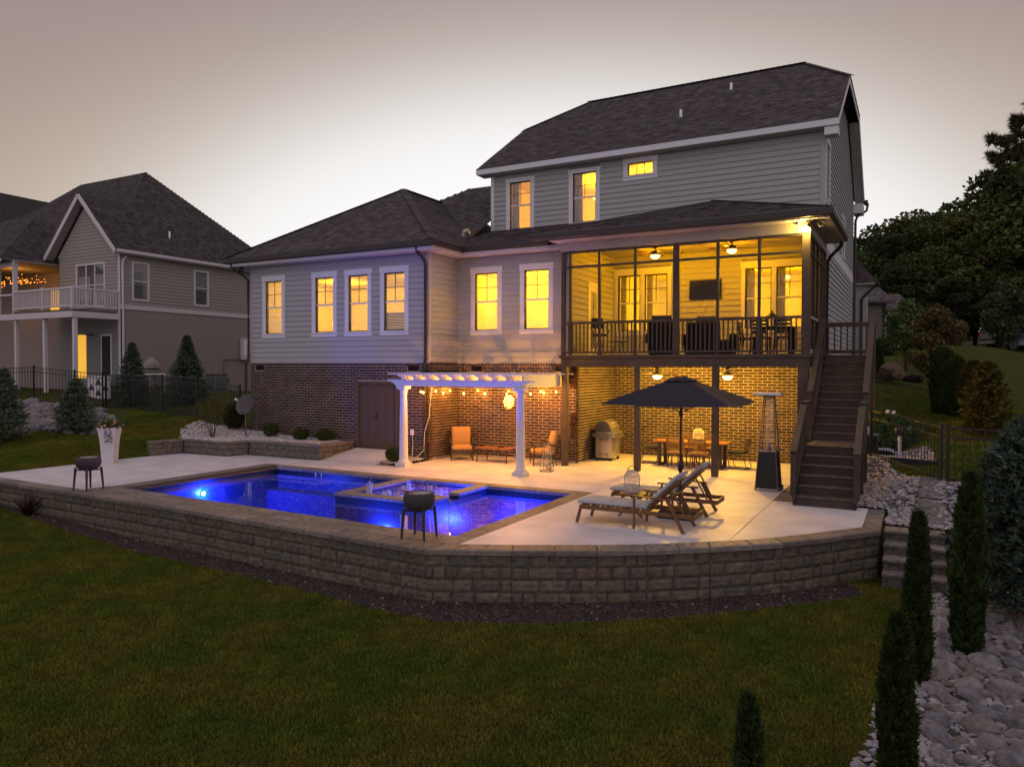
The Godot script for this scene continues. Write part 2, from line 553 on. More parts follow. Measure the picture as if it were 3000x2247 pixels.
var BACK_PTS := [
	[-7.9, 0.1, 0.56], [-8.4, 0.0, 0.8], [-9.95, 0.64, 1.05], [-13.2, -0.3, 1.05], [-16.2, -1.2, 1.05], [-18.9, -1.6, 1.06], [-20.6, 0.6, 1.35],
	[-8.7, 5.6, -0.04], [-8.7, 4.2, -0.03], [-8.7, 8.2, -0.04], [-9.6, 2.4, 0.45], [-11, 4, 0.4], [-12, 7, 0.2], [-14, 3, 0.7], [-18, 5, 0.8], [-20, 9, 0.4], [-25, 5, 1.2],
	[-22, -5, 2.0], [-15, -8, 1.65], [-12, -14, 2.0], [-30, 0, 2.0], [-35, -20, 3.0], [-18, -25, 2.4], [-10, -8, 1.3],
	[-6, 1.5, 0.44], [-4, 1.0, 0.44], [-3.2, 1.0, 0.42], [-8.1, 2.0, 0.44], [-7.0, 1.5, 0.46], [-0.5, 0.7, 0.05],
	[13.6, 3.3, -0.02], [13.7, 0.5, 0.47], [13.0, 2.4, -0.05], [12.4, -2, 0.68], [13.9, 0.84, 0.5], [16, 0, 0.7], [15, 3, 0.05], [14.5, -3, 0.95], [18, -6, 1.4], [11.5, 1.0, 0.0],
	[11.3, 1.6, -0.08], [11.0, -1, -0.06], [11.0, -3, -0.06], [11.0, -4.5, -0.06], [10.9, 0.5, -0.08], [12.2, 0.8, 0.05], [15.2, -6, 1.35], [16.5, -8, 1.6], [11.5, -10, 1.3], [11.5, -16, 2.5], [20, -20, 2.1], [30, -30, 2.0], [13, -26, 3.6], [15, -36, 4.2], [36, -36, 1.9], [45, -10, 2.5], [30, -5, 2.2], [24, -40, 3.2], [40, 5, 1.8]]

func wall_z(x: float) -> float:
	for k in WALL_O.size() - 2:
		var a: Vector2 = WALL_O[k]
		var b: Vector2 = WALL_O[k + 1]
		if x <= b.x: return lerpf(a.y, b.y, clampf((x - a.x) / maxf(b.x - a.x, 0.001), 0.0, 1.0))
	return 4.25

func back_y(x: float, z: float) -> float:
	var sw := 0.0
	var s := 0.0
	for p in BACK_PTS:
		var d2: float = (x - p[0]) * (x - p[0]) + (z - p[1]) * (z - p[1]) + 0.15
		var w := 1.0 / (d2 * sqrt(d2))
		sw += w
		s += w * p[2]
	# the hill beyond the gardens
	var y := s / sw
	var hill := clampf((-z - 34.0) / 60.0, 0.0, 1.0) * clampf((x + 10.0) / 30.0, 0.0, 1.0)
	return y + hill * 6.0

func front_y(x: float, z: float) -> float:
	var y := -0.85 + 0.042 * clampf(-1.0 - x, 0.0, 16.0)
	y += 0.02 * noise_a.get_noise_2d(x * 4.0, z * 4.0)
	y += 0.10 * smoothstep(13.2, 16.5, x) + 0.25 * smoothstep(15.5, 22.0, x)
	return y

func ground_y(x: float, z: float) -> float:
	var fy := front_y(x, z)
	if x <= 12.85:
		return fy if z > wall_z(x) - (0.45 if x < 6.0 else 0.78) else back_y(x, z)
	if x < 14.7:
		return fy if z > 3.6 else back_y(x, z)
	var t := smoothstep(0.5, 6.0, z + 0.35 * (14.7 - x))
	return lerpf(back_y(x, z), fy, t)

func drop(x: float, z: float) -> bool:
	for b in BUILT:
		if Geometry2D.is_point_in_polygon(Vector2(x, z), b): return true
	return false

var LOW := []
func drop_low(x: float, z: float) -> bool:
	if x < -9.2 or x > 13.2 or z < -5.2 or z > 10.0: return false
	for b in LOW:
		if Geometry2D.is_point_in_polygon(Vector2(x, z), b): return true
	return false

func build_terrain() -> void:
	# outlines used below
	var right := [Vector2(10.98, 2.04), Vector2(10.98, -4.77), Vector2(-0.02, -4.77), Vector2(-0.02, -1.63), Vector2(-0.02, 0), Vector2(-0.75, 0), Vector2(-0.75, 1.68), Vector2(-3.05, 1.68), Vector2(-6.08, 1.74), Vector2(-6.35, 2.42), Vector2(-8.36, 2.48), Vector2(-8.56, 3.56), Vector2(-8.6, 8.46)]
	for k in range(1, WALL_O.size()): PATIO.append(WALL_O[k])
	for v in right: PATIO.append(v)
	var inside := PackedVector2Array()
	for k in range(1, WALL_I.size()): inside.append(WALL_I[k])
	for v in right: inside.append(v)
	PATIO_IN = inside
	for p in Geometry2D.offset_polygon(PATIO, -0.36): BUILT.append(p)
	BUILT.append(PackedVector2Array([Vector2(-7.4, -0.35), Vector2(10.5, -0.35), Vector2(10.5, -15.6), Vector2(-7.4, -15.6)]))
	for p in Geometry2D.offset_polygon(PATIO, 0.22): LOW.append(p)
	LOW.append(PackedVector2Array([Vector2(-3.25, -0.3), Vector2(0.2, -0.3), Vector2(0.2, 1.9), Vector2(-3.25, 1.9)]))
	var xs := []
	var zs := []
	var x := -110.0
	while x < 120.0:
		xs.append(x)
		x += 0.25 if x >= -12.0 and x < 19.0 else (0.5 if x >= -26.0 and x < 26.0 else 4.0)
	var z := -170.0
	while z < 60.0:
		zs.append(z)
		z += 0.25 if z >= -3.0 and z < 16.0 else (0.5 if z >= -14.0 and z < 24.0 else 4.0)
	var verts := PackedVector3Array()
	var idx := PackedInt32Array()
	for j in zs.size():
		for i in xs.size():
			var px: float = xs[i]
			var pz: float = zs[j]
			var vy := -2.7 if drop(px, pz) else ground_y(px, pz)
			if vy > -0.1 and drop_low(px, pz): vy = -0.1
			verts.append(Vector3(px, vy, pz))
	var n := xs.size()
	for j in zs.size() - 1:
		for i in n - 1:
			var a := j * n + i
			if verts[a].y < -2 and verts[a + 1].y < -2 and verts[a + n].y < -2 and verts[a + n + 1].y < -2: continue
			idx.append_array(PackedInt32Array([a, a + 1, a + n, a + 1, a + n + 1, a + n]))
	var st := SurfaceTool.new()
	var arr := []
	arr.resize(Mesh.ARRAY_MAX)
	arr[Mesh.ARRAY_VERTEX] = verts
	arr[Mesh.ARRAY_INDEX] = idx
	var am := ArrayMesh.new()
	am.add_surface_from_arrays(Mesh.PRIMITIVE_TRIANGLES, arr)
	st.create_from(am, 0)
	st.generate_normals()
	var g := put("ground", st.commit(), M.ground, self)
	tag(g, "", "", "", "structure")

func stone_to(st: SurfaceTool, p: Array, y0: float, y1: float, bev: float) -> void:
	# p: four Vector2 corners (x, z); a slab with chamfered upper edges
	var c := Vector2.ZERO
	for v in p: c += v
	c /= p.size()
	var area := 0.0
	for k in p.size(): area += p[k].cross(p[(k + 1) % p.size()])
	var q := p.duplicate()
	if area > 0.0: q.reverse()
	var t := []
	for v in q: t.append(v + (c - v).normalized() * bev * 1.4)
	var f := func(v: Vector2, y: float) -> Vector3: return Vector3(v.x, y, v.y)
	var n := q.size()
	for k in n:
		var l := (k + 1) % n
		quad(st, f.call(q[k], y0), f.call(q[l], y0), f.call(q[l], y1 - bev), f.call(q[k], y1 - bev))
		quad(st, f.call(q[k], y1 - bev), f.call(q[l], y1 - bev), f.call(t[l], y1), f.call(t[k], y1))
	for k in range(1, n - 1):
		tri(st, f.call(t[0], y1), f.call(t[k], y1), f.call(t[k + 1], y1))
		tri(st, f.call(q[0], y0), f.call(q[k + 1], y0), f.call(q[k], y0))

func stone(called: String, parent: Node3D, m: Material, p: Array, y0: float, y1: float, bev := 0.012) -> MeshInstance3D:
	var st := st_new()
	stone_to(st, p, y0, y1, bev)
	return fin(st, called, m, parent)

func along(line: Array, t: float) -> Vector2:
	# t counts points of the polyline
	var k := clampi(int(floor(t)), 0, line.size() - 2)
	return (line[k] as Vector2).lerp(line[k + 1], t - k)

func rough_block(s: Vector3, seed_: int) -> ArrayMesh:
	# a split-faced wall block: the +z face is broken and uneven
	var nx := 7
	var ny := 4
	var st := st_new()
	st.set_smooth_group(-1)
	var g := []
	for j in ny + 1:
		var row := []
		for i in nx + 1:
			var e := 0.0 if (i == 0 or i == nx or j == 0 or j == ny) else 1.0
			var r := noise_b.get_noise_3d(i * 1.7 + seed_ * 31.0, j * 1.9, seed_ * 7.0)
			row.append(Vector3((float(i) / nx - 0.5) * s.x, (float(j) / ny - 0.5) * s.y, s.z / 2.0 + (e * (0.012 + 0.02 * r)) - (1.0 - e) * 0.014))
		g.append(row)
	for j in ny:
		for i in nx:
			quad(st, g[j][i], g[j][i + 1], g[j + 1][i + 1], g[j + 1][i])
	var bk := -s.z / 2.0
	for i in nx:
		quad(st, Vector3(g[0][i].x, g[0][i].y, bk), Vector3(g[0][i + 1].x, g[0][i].y, bk), g[0][i + 1], g[0][i])
		quad(st, g[ny][i], g[ny][i + 1], Vector3(g[ny][i + 1].x, g[ny][i].y, bk), Vector3(g[ny][i].x, g[ny][i].y, bk))
	for j in ny:
		quad(st, Vector3(g[j][0].x, g[j][0].y, bk), g[j][0], g[j + 1][0], Vector3(g[j][0].x, g[j + 1][0].y, bk))
		quad(st, g[j][nx], Vector3(g[j][nx].x, g[j][nx].y, bk), Vector3(g[j][nx].x, g[j + 1][nx].y, bk), g[j + 1][nx])
	st.generate_normals()
	return st.commit()

func block_run(parent: Node3D, line: Array, y_top: float, course: float, n: int, depth: float, mats: Array, lens: Array) -> void:
	# courses of split-faced blocks whose face follows the line (left to right seen from outside)
	var meshes := {}
	var start: Array = [0.0]
	for k in line.size() - 1: start.append(start[-1] + line[k].distance_to(line[k + 1]))
	for c in n:
		var y: float = y_top - course * (c + 0.5)
		for k in line.size() - 1:
			var a: Vector2 = line[k]
			var b: Vector2 = line[k + 1]
			var l: float = a.distance_to(b)
			var d := (b - a) / l
			var s := 0.0
			var first := true
			while s < l - 0.01:
				var w: float = lens[rng.randi() % lens.size()]
				if first and c % 2 == 1: w *= 0.6
				first = false
				if l - s - w < 0.14: w = l - s
				w = snappedf(w, 0.01) if l - s - w > 0.01 else w
				var mid := a + d * (s + w / 2.0)
				var v := rng.randi() % 4
				var key := "%.3f_%d" % [w, v]
				if not meshes.has(key): meshes[key] = rough_block(Vector3(w - 0.006, course - 0.006, depth), v + int(w * 100))
				var out := Vector2(-d.y, d.x)
				var ctr := mid - out * (depth / 2.0) + out * rng.randf_range(-0.006, 0.008)
				put("block", meshes[key], mats[rng.randi() % mats.size()], parent, Vector3(ctr.x, y, ctr.y), Basis(Vector3(d.x, 0, d.y), Vector3.UP, Vector3(out.x, 0, out.y)))
				s += w

func build_patio() -> void:
	var pat := structure("patio")
	# concrete panels between saw cuts and the coping lines
	var cells := [
		[-8.6, -6.2, 2.3, 5.2], [-6.2, -3.78, 1.7, 5.2], [-8.6, -6.2, 5.2, 8.7], [-6.2, -3.78, 5.2, 8.7],
		[-3.78, 0.1, 1.6, 3.02], [0.1, 4.1, 1.92, 3.02], [4.1, 6.79, 1.92, 3.02],
		[0.0, 4.2, -1.63, 1.92], [4.2, 7.4, -4.77, 1.92], [7.4, 10.64, -4.77, 1.92],
		[6.79, 10.64, 1.92, 4.34], [6.79, 10.64, 4.34, 6.98], [6.79, 10.64, 6.98, 9.3], [10.64, 12.6, 2.04, 4.4], [10.64, 12.6, 4.4, 7.2]]
	for c in cells:
		var g := 0.007
		var r := PackedVector2Array([Vector2(c[0] + g, c[2] + g), Vector2(c[1] - g, c[2] + g), Vector2(c[1] - g, c[3] - g), Vector2(c[0] + g, c[3] - g)])
		for poly in Geometry2D.intersect_polygons(r, PATIO_IN):
			var st := st_new()
			prism_to(st, poly, -0.16, 0.0)
			fin(st, "slab", M.concrete, pat)
	# dark bed under the joints
	var jb := st_new()
	for r in [[-8.5, -3.6, 2.6, 8.4], [-3.7, 6.85, 1.8, 3.2], [0.1, 10.9, -1.5, 2.0], [4.4, 10.9, -4.6, 2.0], [6.7, 12.5, 1.9, 4.4], [6.7, 10.9, 4.3, 7.0], [6.7, 8.5, 6.9, 8.1]]:
		for poly in Geometry2D.intersect_polygons(PackedVector2Array([Vector2(r[0], r[2]), Vector2(r[1], r[2]), Vector2(r[1], r[3]), Vector2(r[0], r[3])]), PATIO_IN):
			prism_to(jb, poly, -0.09, -0.012)
	fin(jb, "joint_bed", M.joint, pat)
	# the narrow paver strip beside the foot of the stairs
	for k in 4:
		stone("paver", pat, M.coping[k % 5], [Vector2(10.66, -0.4 + k * 0.6), Vector2(11.05, -0.4 + k * 0.6), Vector2(11.05, 0.19 + k * 0.6), Vector2(10.66, 0.19 + k * 0.6)], -0.1, 0.006)
	# sloped apron up to the basement door
	var st := st_new()
	var a := [Vector3(-3.0, -0.004, 1.62), Vector3(-0.78, -0.004, 1.62), Vector3(-1.14, 0.25, 0.03), Vector3(-2.93, 0.25, 0.03)]
	quad(st, a[0], a[1], a[2], a[3])
	var dn := Vector3(0, -0.3, 0)
	quad(st, a[0] + dn, a[1] + dn, a[1], a[0]); quad(st, a[1] + dn, a[2] + dn, a[2], a[1]); quad(st, a[3] + dn, a[0] + dn, a[0], a[3])
	fin(st, "apron", M.concrete, pat)

	# retaining wall
	var wall := thing("retaining_wall", "tan split-face block retaining wall with flat stone caps around the pool patio", "wall")
	var face := []
	for k in range(1, WALL_O.size()):
		var p: Vector2 = WALL_O[k]
		var q: Vector2 = WALL_I[k]
		face.append(p + (q - p).normalized() * 0.05)
	face[0] = Vector2(-9.4, 8.76)
	block_run(wall, face, -0.085, 0.203, 4, 0.26, M.block, [0.45, 0.3, 0.45, 0.2, 0.38])
	var core := st_new()
	var cp := PackedVector2Array()
	for k in face.size(): cp.append(face[k] + (Vector2(WALL_I[k + 1]) - face[k]).normalized() * 0.2)
	for k in range(face.size() - 1, -1, -1): cp.append(face[k] + (Vector2(WALL_I[k + 1]) - face[k]).normalized() * 0.27)
	prism_to(core, cp, -1.1, -0.1)
	fin(core, "core", M.block_pale, wall)
	# caps: lengths of about 0.55 m along the line
	for k in range(1, WALL_O.size() - 1):
		var o0: Vector2 = WALL_O[k]
		var o1: Vector2 = WALL_O[k + 1]
		if k == 1: o0 = Vector2(-9.4, 8.80)
		var i0: Vector2 = WALL_I[k] if k > 1 else Vector2(-9.4, 8.47)
		var i1: Vector2 = WALL_I[k + 1]
		var n := maxi(1, roundi(o0.distance_to(o1) / 0.56))
		for s in n:
			var t0 := (s + 0.004) / n
			var t1 := (s + 0.992) / n
			stone("cap_stone", wall, M.coping[rng.randi() % 5], [o0.lerp(o1, t0), o0.lerp(o1, t1), i0.lerp(i1, t1), i0.lerp(i1, t0)], -0.085, 0.004, 0.022)

	# low planter wall by the house
	var low := thing("planter_wall", "low pale block planter wall with stone caps in front of the brick house wall", "wall")
	var ln := [Vector2(-8.56, 3.56), Vector2(-8.33, 2.46), Vector2(-6.34, 2.40), Vector2(-6.06, 1.72), Vector2(-2.98, 1.66), Vector2(-2.98, 0.06)]
	block_run(low, ln, 0.41, 0.205, 2, 0.2, [M.block_pale], [0.42, 0.42, 0.36])
	for k in ln.size() - 1:
		var p: Vector2 = ln[k]
		var q: Vector2 = ln[k + 1]
		var d := (q - p).normalized()
		var out := Vector2(-d.y, d.x)
		var n := maxi(1, roundi(p.distance_to(q) / 0.6))
		for s in n:
			var u0 := p.lerp(q, float(s) / n)
			var u1 := p.lerp(q, (s + 0.99) / n)
			stone("cap_stone", low, M.coping[rng.randi() % 5], [u0 + out * 0.035, u1 + out * 0.035, u1 - out * 0.24, u0 - out * 0.24], 0.412, 0.475 + 0.001 * k, 0.012)

func build_pool() -> void:
	var pool := thing("swimming_pool", "rectangular pool glowing deep blue with a raised square spa inside it", "pool")
	var x0 := -2.98
	var x1 := 6.45
	var z0 := 3.38
	var z1a := 8.02   # near edge, left end
	var z1b := 8.42   # near edge, right end
	# shell
	var st := st_new()
	var fl := -1.45
	quad(st, Vector3(x0, fl, z1b), Vector3(x1, fl, z1b), Vector3(x1, fl, z0), Vector3(x0, fl, z0))
	quad(st, Vector3(x0, fl, z0), Vector3(x1, fl, z0), Vector3(x1, -0.22, z0), Vector3(x0, -0.22, z0))
	quad(st, Vector3(x1, fl, z1b), Vector3(x0, fl, z1a), Vector3(x0, -0.22, z1a), Vector3(x1, -0.22, z1b))
	quad(st, Vector3(x0, fl, z1a), Vector3(x0, fl, z0), Vector3(x0, -0.22, z0), Vector3(x0, -0.22, z1a))
	quad(st, Vector3(x1, fl, z0), Vector3(x1, fl, z1b), Vector3(x1, -0.22, z1b), Vector3(x1, -0.22, z0))
	fin(st, "shell", M.pool_shell, pool)
	st = st_new()
	quad(st, Vector3(x0, -0.22, z0), Vector3(x1, -0.22, z0), Vector3(x1, -0.05, z0), Vector3(x0, -0.05, z0))
	quad(st, Vector3(x1, -0.22, z1b), Vector3(x0, -0.22, z1a), Vector3(x0, -0.05, z1a), Vector3(x1, -0.05, z1b))
	quad(st, Vector3(x0, -0.22, z1a), Vector3(x0, -0.22, z0), Vector3(x0, -0.05, z0), Vector3(x0, -0.05, z1a))
	quad(st, Vector3(x1, -0.22, z0), Vector3(x1, -0.22, z1b), Vector3(x1, -0.05, z1b), Vector3(x1, -0.05, z0))
	fin(st, "waterline_band", M.pool_band, pool)
	# bench along the far wall and entry steps at the right end
	span("bench", pool, M.pool_shell, Vector3(x0 + 0.01, fl, z0 + 0.01), Vector3(1.5, -0.6, z0 + 0.45))
	for k in 3:
		span("step", pool, M.pool_shell, Vector3(x1 - 0.38 * (3 - k), fl + 0.01, 5.4 + 0.001 * k), Vector3(x1 - 0.01, -0.42 - 0.3 * (2 - k), 7.9 - 0.001 * k), 0.02)
	# near coping: rows of pavers between the pool and the wall cap
	for r in 2:
		var s0 := -3.9
		var off := 0.3 if r == 1 else 0.0
		var xx := s0 - off
		while xx < 6.55:
			var w := 0.6
			var e := minf(xx + w, 6.62)
			var b := maxf(xx, s0)
			var rowz := func(x: float, t: float) -> float:
				var pz := lerpf(z1a, z1b, clampf((x - x0) / (x1 - x0), -0.2, 1.1))
				var wz := 0.0
				for k in range(1, 4):
					if x <= WALL_I[k + 1].x or k == 3:
						wz = lerpf(WALL_I[k].y, WALL_I[k + 1].y, (x - WALL_I[k].x) / (WALL_I[k + 1].x - WALL_I[k].x))
						break
				return lerpf(pz - 0.03, wz - 0.004, t)
			var t0: float = [0.0, 0.52][r]
			var t1: float = [0.51, 1.0][r]
			if e - b > 0.1:
				stone("coping_stone", pool, M.coping[rng.randi() % 5], [Vector2(b, rowz.call(b, t0)), Vector2(e - 0.005, rowz.call(e, t0)), Vector2(e - 0.005, rowz.call(e, t1)), Vector2(b, rowz.call(b, t1))], -0.07, 0.003 + rng.randf_range(-0.001, 0.002), 0.008)
			xx += w
	# far and right coping
	var xx2 := -3.2
	while xx2 < 6.7:
		var e2 := minf(xx2 + 0.61, 6.79)
		stone("coping_stone", pool, M.coping[rng.randi() % 5], [Vector2(xx2, 3.025), Vector2(e2 - 0.005, 3.025), Vector2(e2 - 0.005, 3.42), Vector2(xx2, 3.42)], -0.07, 0.004, 0.012)
		xx2 += 0.61
	var zz := 3.425
	while zz < 8.7:
		var e3 := minf(zz + 0.61, 8.88)
		stone("coping_stone", pool, M.coping[rng.randi() % 5], [Vector2(6.42, zz), Vector2(6.785, zz), Vector2(6.785, e3 - 0.005), Vector2(6.42, e3 - 0.005)], -0.07, 0.004, 0.012)
		zz += 0.61
	# slate lid and roll of the automatic cover along the left end
	for k in 8:
		stone("cover_lid", pool, M.coping[3 if k % 2 else 1], [Vector2(-3.77, 3.03 + k * 0.66), Vector2(-3.27, 3.03 + k * 0.66), Vector2(-3.27, 3.685 + k * 0.66), Vector2(-3.77, 3.685 + k * 0.66)], -0.05, 0.004, 0.006)
	tube("cover_roll", pool, M.gutter, [Vector3(-3.08, -0.06, 3.4), Vector3(-3.08, -0.06, 8.0)], 0.1, 14)
	span("cover_housing", pool, M.gutter, Vector3(-3.265, -0.3, 3.42), Vector3(-3.19, 0.012, 8.02))
	# skimmer
	var sk := part("skimmer", pool)
	var zs := z0 + 0.006
	span("rim", sk, M.white_plastic, Vector3(-1.52, -0.06, zs), Vector3(-1.27, -0.03, zs + 0.02))
	span("rim", sk, M.white_plastic, Vector3(-1.52, -0.15, zs), Vector3(-1.49, -0.06, zs + 0.02))
	span("rim", sk, M.white_plastic, Vector3(-1.30, -0.15, zs), Vector3(-1.27, -0.06, zs + 0.02))
	span("mouth", sk, M.black_metal, Vector3(-1.49, -0.15, zs), Vector3(-1.30, -0.06, zs + 0.004))
	# spa: four walls with stone tops, a gap in the right one where the water spills
	var spa := part("spa", pool)
	var sx0 := 1.62
	var sx1 := 4.14
	var sz0 := 3.43
	var sz1 := 6.06
	var t := 0.27
	span("wall", spa, M.pool_band, Vector3(sx0, fl, sz0), Vector3(sx0 + t, -0.05, sz1))
	span("wall", spa, M.pool_band, Vector3(sx0 + t, fl, sz1 - t), Vector3(sx1 - t, -0.05, sz1))
	span("wall", spa, M.pool_band, Vector3(sx1 - t, fl, sz0), Vector3(sx1, -0.05, 4.72))
	span("wall", spa, M.pool_band, Vector3(sx1 - t, fl, 5.12), Vector3(sx1, -0.05, sz1))
	span("spillway", spa, M.pool_band, Vector3(sx1 - t, fl, 4.72), Vector3(sx1 + 0.01, -0.115, 5.12))
	span("floor", spa, M.pool_shell, Vector3(sx0 + t, -0.95, sz0), Vector3(sx1 - t, -0.9, sz1 - t))
	var o := 0.025
	for seg in [[sx0 - o, sx0 + t + o, sz0, 4.2], [sx0 - o, sx0 + t + o, 4.2, 5.0], [sx0 - o, sx0 + t + o, 5.0, sz1 - t - o], [sx1 - t - o, sx1 + o, sz0, 4.72], [sx1 - t - o, sx1 + o, 5.12, sz1 - t - o], [sx0 - o, 2.5, sz1 - t - o, sz1 + o], [2.5, 3.3, sz1 - t - o, sz1 + o], [3.3, sx1 + o, sz1 - t - o, sz1 + o]]:
		stone("coping_stone", spa, M.coping[rng.randi() % 5], [Vector2(seg[0], seg[2]), Vector2(seg[1] - 0.004, seg[2]), Vector2(seg[1] - 0.004, seg[3] - 0.004), Vector2(seg[0], seg[3] - 0.004)], -0.05, 0.012, 0.012)
	# water
	var w := structure("pool_water")
	st = st_new()
	var wy := -0.145
	var hole := PackedVector2Array([Vector2(sx0, sz0 - 0.3), Vector2(sx1, sz0 - 0.3), Vector2(sx1, sz1), Vector2(sx0, sz1)])
	var whole := PackedVector2Array([Vector2(x0, z0), Vector2(x1, z0), Vector2(x1, z1b), Vector2(x0, z1a)])
	for poly in Geometry2D.clip_polygons(whole, hole):
		sheet_to(st, poly, wy)
	fin(st, "surface", M.water, w)
	st = st_new()
	var nx := 56
	var nz := 56
	var hgt := func(i: int, j: int) -> Vector3:
		var px := lerpf(sx0 + t, sx1 - t, float(i) / nx)
		var pz := lerpf(sz0, sz1 - t, float(j) / nz)
		var boil := 0.045 * absf(noise_b.get_noise_2d(px * 9.0, pz * 9.0)) + 0.02 * noise_b.get_noise_2d(px * 30.0, pz * 30.0)
		return Vector3(px, -0.10 + boil, pz)
	st.set_smooth_group(1)
	for i in nx:
		for j in nz:
			quad(st, hgt.call(i, j + 1), hgt.call(i + 1, j + 1), hgt.call(i + 1, j), hgt.call(i, j))
	var spa_water := pane(0.0, 0.03)
	fin(st, "spa_surface", spa_water, w)
	# spouts of frothing water over the jets
	var foam := plain(lin(0.55, 0.55, 0.62), 0.35)
	foam.backlight_enabled = true
	foam.backlight = Color(0.5, 0.5, 0.6)
	for f in [[2.05, 5.35, 0.42, 0.09], [2.35, 5.1, 0.14, 0.16], [2.55, 4.5, 0.3, 0.12], [3.35, 4.75, 0.34, 0.13], [3.5, 4.6, 0.22, 0.14], [3.72, 5.0, 0.2, 0.1], [2.9, 5.35, 0.12, 0.2]]:
		var fs := st_new()
		for s in 16:
			var a := rng.randf() * TAU
			var r: float = f[3] * sqrt(rng.randf()) * 0.6
			var b := Vector3(f[0] + cos(a) * r, -0.12, f[1] + sin(a) * r)
			var hh: float = f[2] * rng.randf_range(0.25, 1.0) * (1.0 - r / f[3] * 0.6)
			var tip := b + Vector3(rng.randf_range(-0.05, 0.05), hh, rng.randf_range(-0.05, 0.05))
			tube_to(fs, [b, b.lerp(tip, 0.55) + Vector3(rng.randf_range(-0.02, 0.02), 0, 0), tip], [0.035, 0.02, 0.004], 5)
			for q in 3:
				var dd := tip + Vector3(rng.randf_range(-0.07, 0.07), rng.randf_range(-0.06, 0.06), rng.randf_range(-0.07, 0.07))
				box_to(fs, dd, Vector3.ONE * rng.randf_range(0.006, 0.016), Basis(Vector3.UP, a))
		fin(fs, "spout", foam, w)
	# lamps in the left wall and the spa; the others added to spread blue
	var blue := lin(0.02, 0.06, 1.0)
	var lamp_m := glow(lin(0.25, 0.4, 1.0), 8.0)
	for l in [[Vector3(x0 + 0.03, -0.4, 6.0), Vector3(0.09, 0, 0)], [Vector3(3.0, -0.7, sz1 + 0.03), Vector3(0, 0, 0.09)], [Vector3(sx1 - t - 0.03, -0.6, 4.2), Vector3(-0.09, 0, 0)], [Vector3(x1 - 1.3, -0.9, z0 + 0.03), Vector3(0, 0, 0.09)]]:
		var lp := part("pool_or_added_lamp", pool, l[0])
		var n: Vector3 = l[1].normalized()
		var ls := st_new()
		tube_to(ls, [-n * 0.02, n * 0.02], 0.055, 16)
		fin(ls, "lens", lamp_m, lp)
		omni("pool_or_added_light", lp, l[1], blue, 12.0, 0.06)

func sheet_to(st: SurfaceTool, p: PackedVector2Array, y: float) -> void:
	var ids := Geometry2D.triangulate_polygon(p)
	for k in range(0, ids.size(), 3):
		var a := p[ids[k]]
		var b := p[ids[k + 1]]
		var c := p[ids[k + 2]]
		if (b - a).cross(c - a) > 0.0:
			var t := b; b = c; c = t
		tri(st, Vector3(a.x, y, a.y), Vector3(b.x, y, b.y), Vector3(c.x, y, c.y))

# ---------------------------------------------------------------- house
const BRICK_L := 0.288
const BRICK_H := 0.0898
const LAP := 0.178
var brick_rest: SurfaceTool
var brick_quota := 300
var brick_meshes := {}
var shingle_rest: SurfaceTool
var shingle_quota := 300

func rects_without(x0: float, x1: float, y0: float, y1: float, holes: Array) -> Array:
	# the rectangle less the holes, as upright strips
	var cuts := [x0, x1]
	for h in holes:
		cuts.append(clampf(h[0], x0, x1)); cuts.append(clampf(h[1], x0, x1))
	cuts.sort()
	var out := []
	for k in cuts.size() - 1:
		var a: float = cuts[k]
		var b: float = cuts[k + 1]
		if b - a < 0.001: continue
		var ys := [[y0, y1]]
		for h in holes:
			if h[0] > a + 0.0005 or h[1] < b - 0.0005: continue
			var nxt := []
			for r in ys:
				if h[3] <= r[0] or h[2] >= r[1]:
					nxt.append(r)
					continue
				if h[2] > r[0]: nxt.append([r[0], h[2]])
				if h[3] < r[1]: nxt.append([h[3], r[1]])
			ys = nxt
		for r in ys: out.append([a, b, r[0], r[1]])
	return out

func backing(parent: Node3D, xf: Transform3D, x0: float, x1: float, y0: float, y1: float, holes: Array, m: Material, thick := 0.14, called := "sheathing") -> void:
	var st := st_new()
	for r in rects_without(x0, x1, y0, y1, holes):
		box_to(st, Vector3((r[0] + r[1]) / 2, (r[2] + r[3]) / 2, -thick / 2), Vector3(r[1] - r[0], r[3] - r[2], thick))
	var o := fin(st, called, m, parent)
	o.transform = xf

func board_mesh() -> ArrayMesh:
	if wedge_mesh == null:
		var st := st_new()
		var p := [Vector2(0.012, -LAP / 2 - 0.006), Vector2(0.034, -LAP / 2 - 0.006), Vector2(0.036, -LAP / 2 - 0.003), Vector2(0.006, LAP / 2), Vector2(0.0, LAP / 2)]
		for k in p.size():
			var a: Vector2 = p[k]
			var b: Vector2 = p[(k + 1) % p.size()]
			quad_out(st, Vector3(-0.5, a.y, a.x), Vector3(0.5, a.y, a.x), Vector3(0.5, b.y, b.x), Vector3(-0.5, b.y, b.x), Vector3(0, 0, 0.009))
		for s in [-0.5, 0.5]:
			for k in range(1, p.size() - 1):
				if s > 0: tri(st, Vector3(s, p[0].y, p[0].x), Vector3(s, p[k + 1].y, p[k + 1].x), Vector3(s, p[k].y, p[k].x))
				else: tri(st, Vector3(s, p[0].y, p[0].x), Vector3(s, p[k].y, p[k].x), Vector3(s, p[k + 1].y, p[k + 1].x))
		st.generate_normals()
		wedge_mesh = st.commit()
	return wedge_mesh

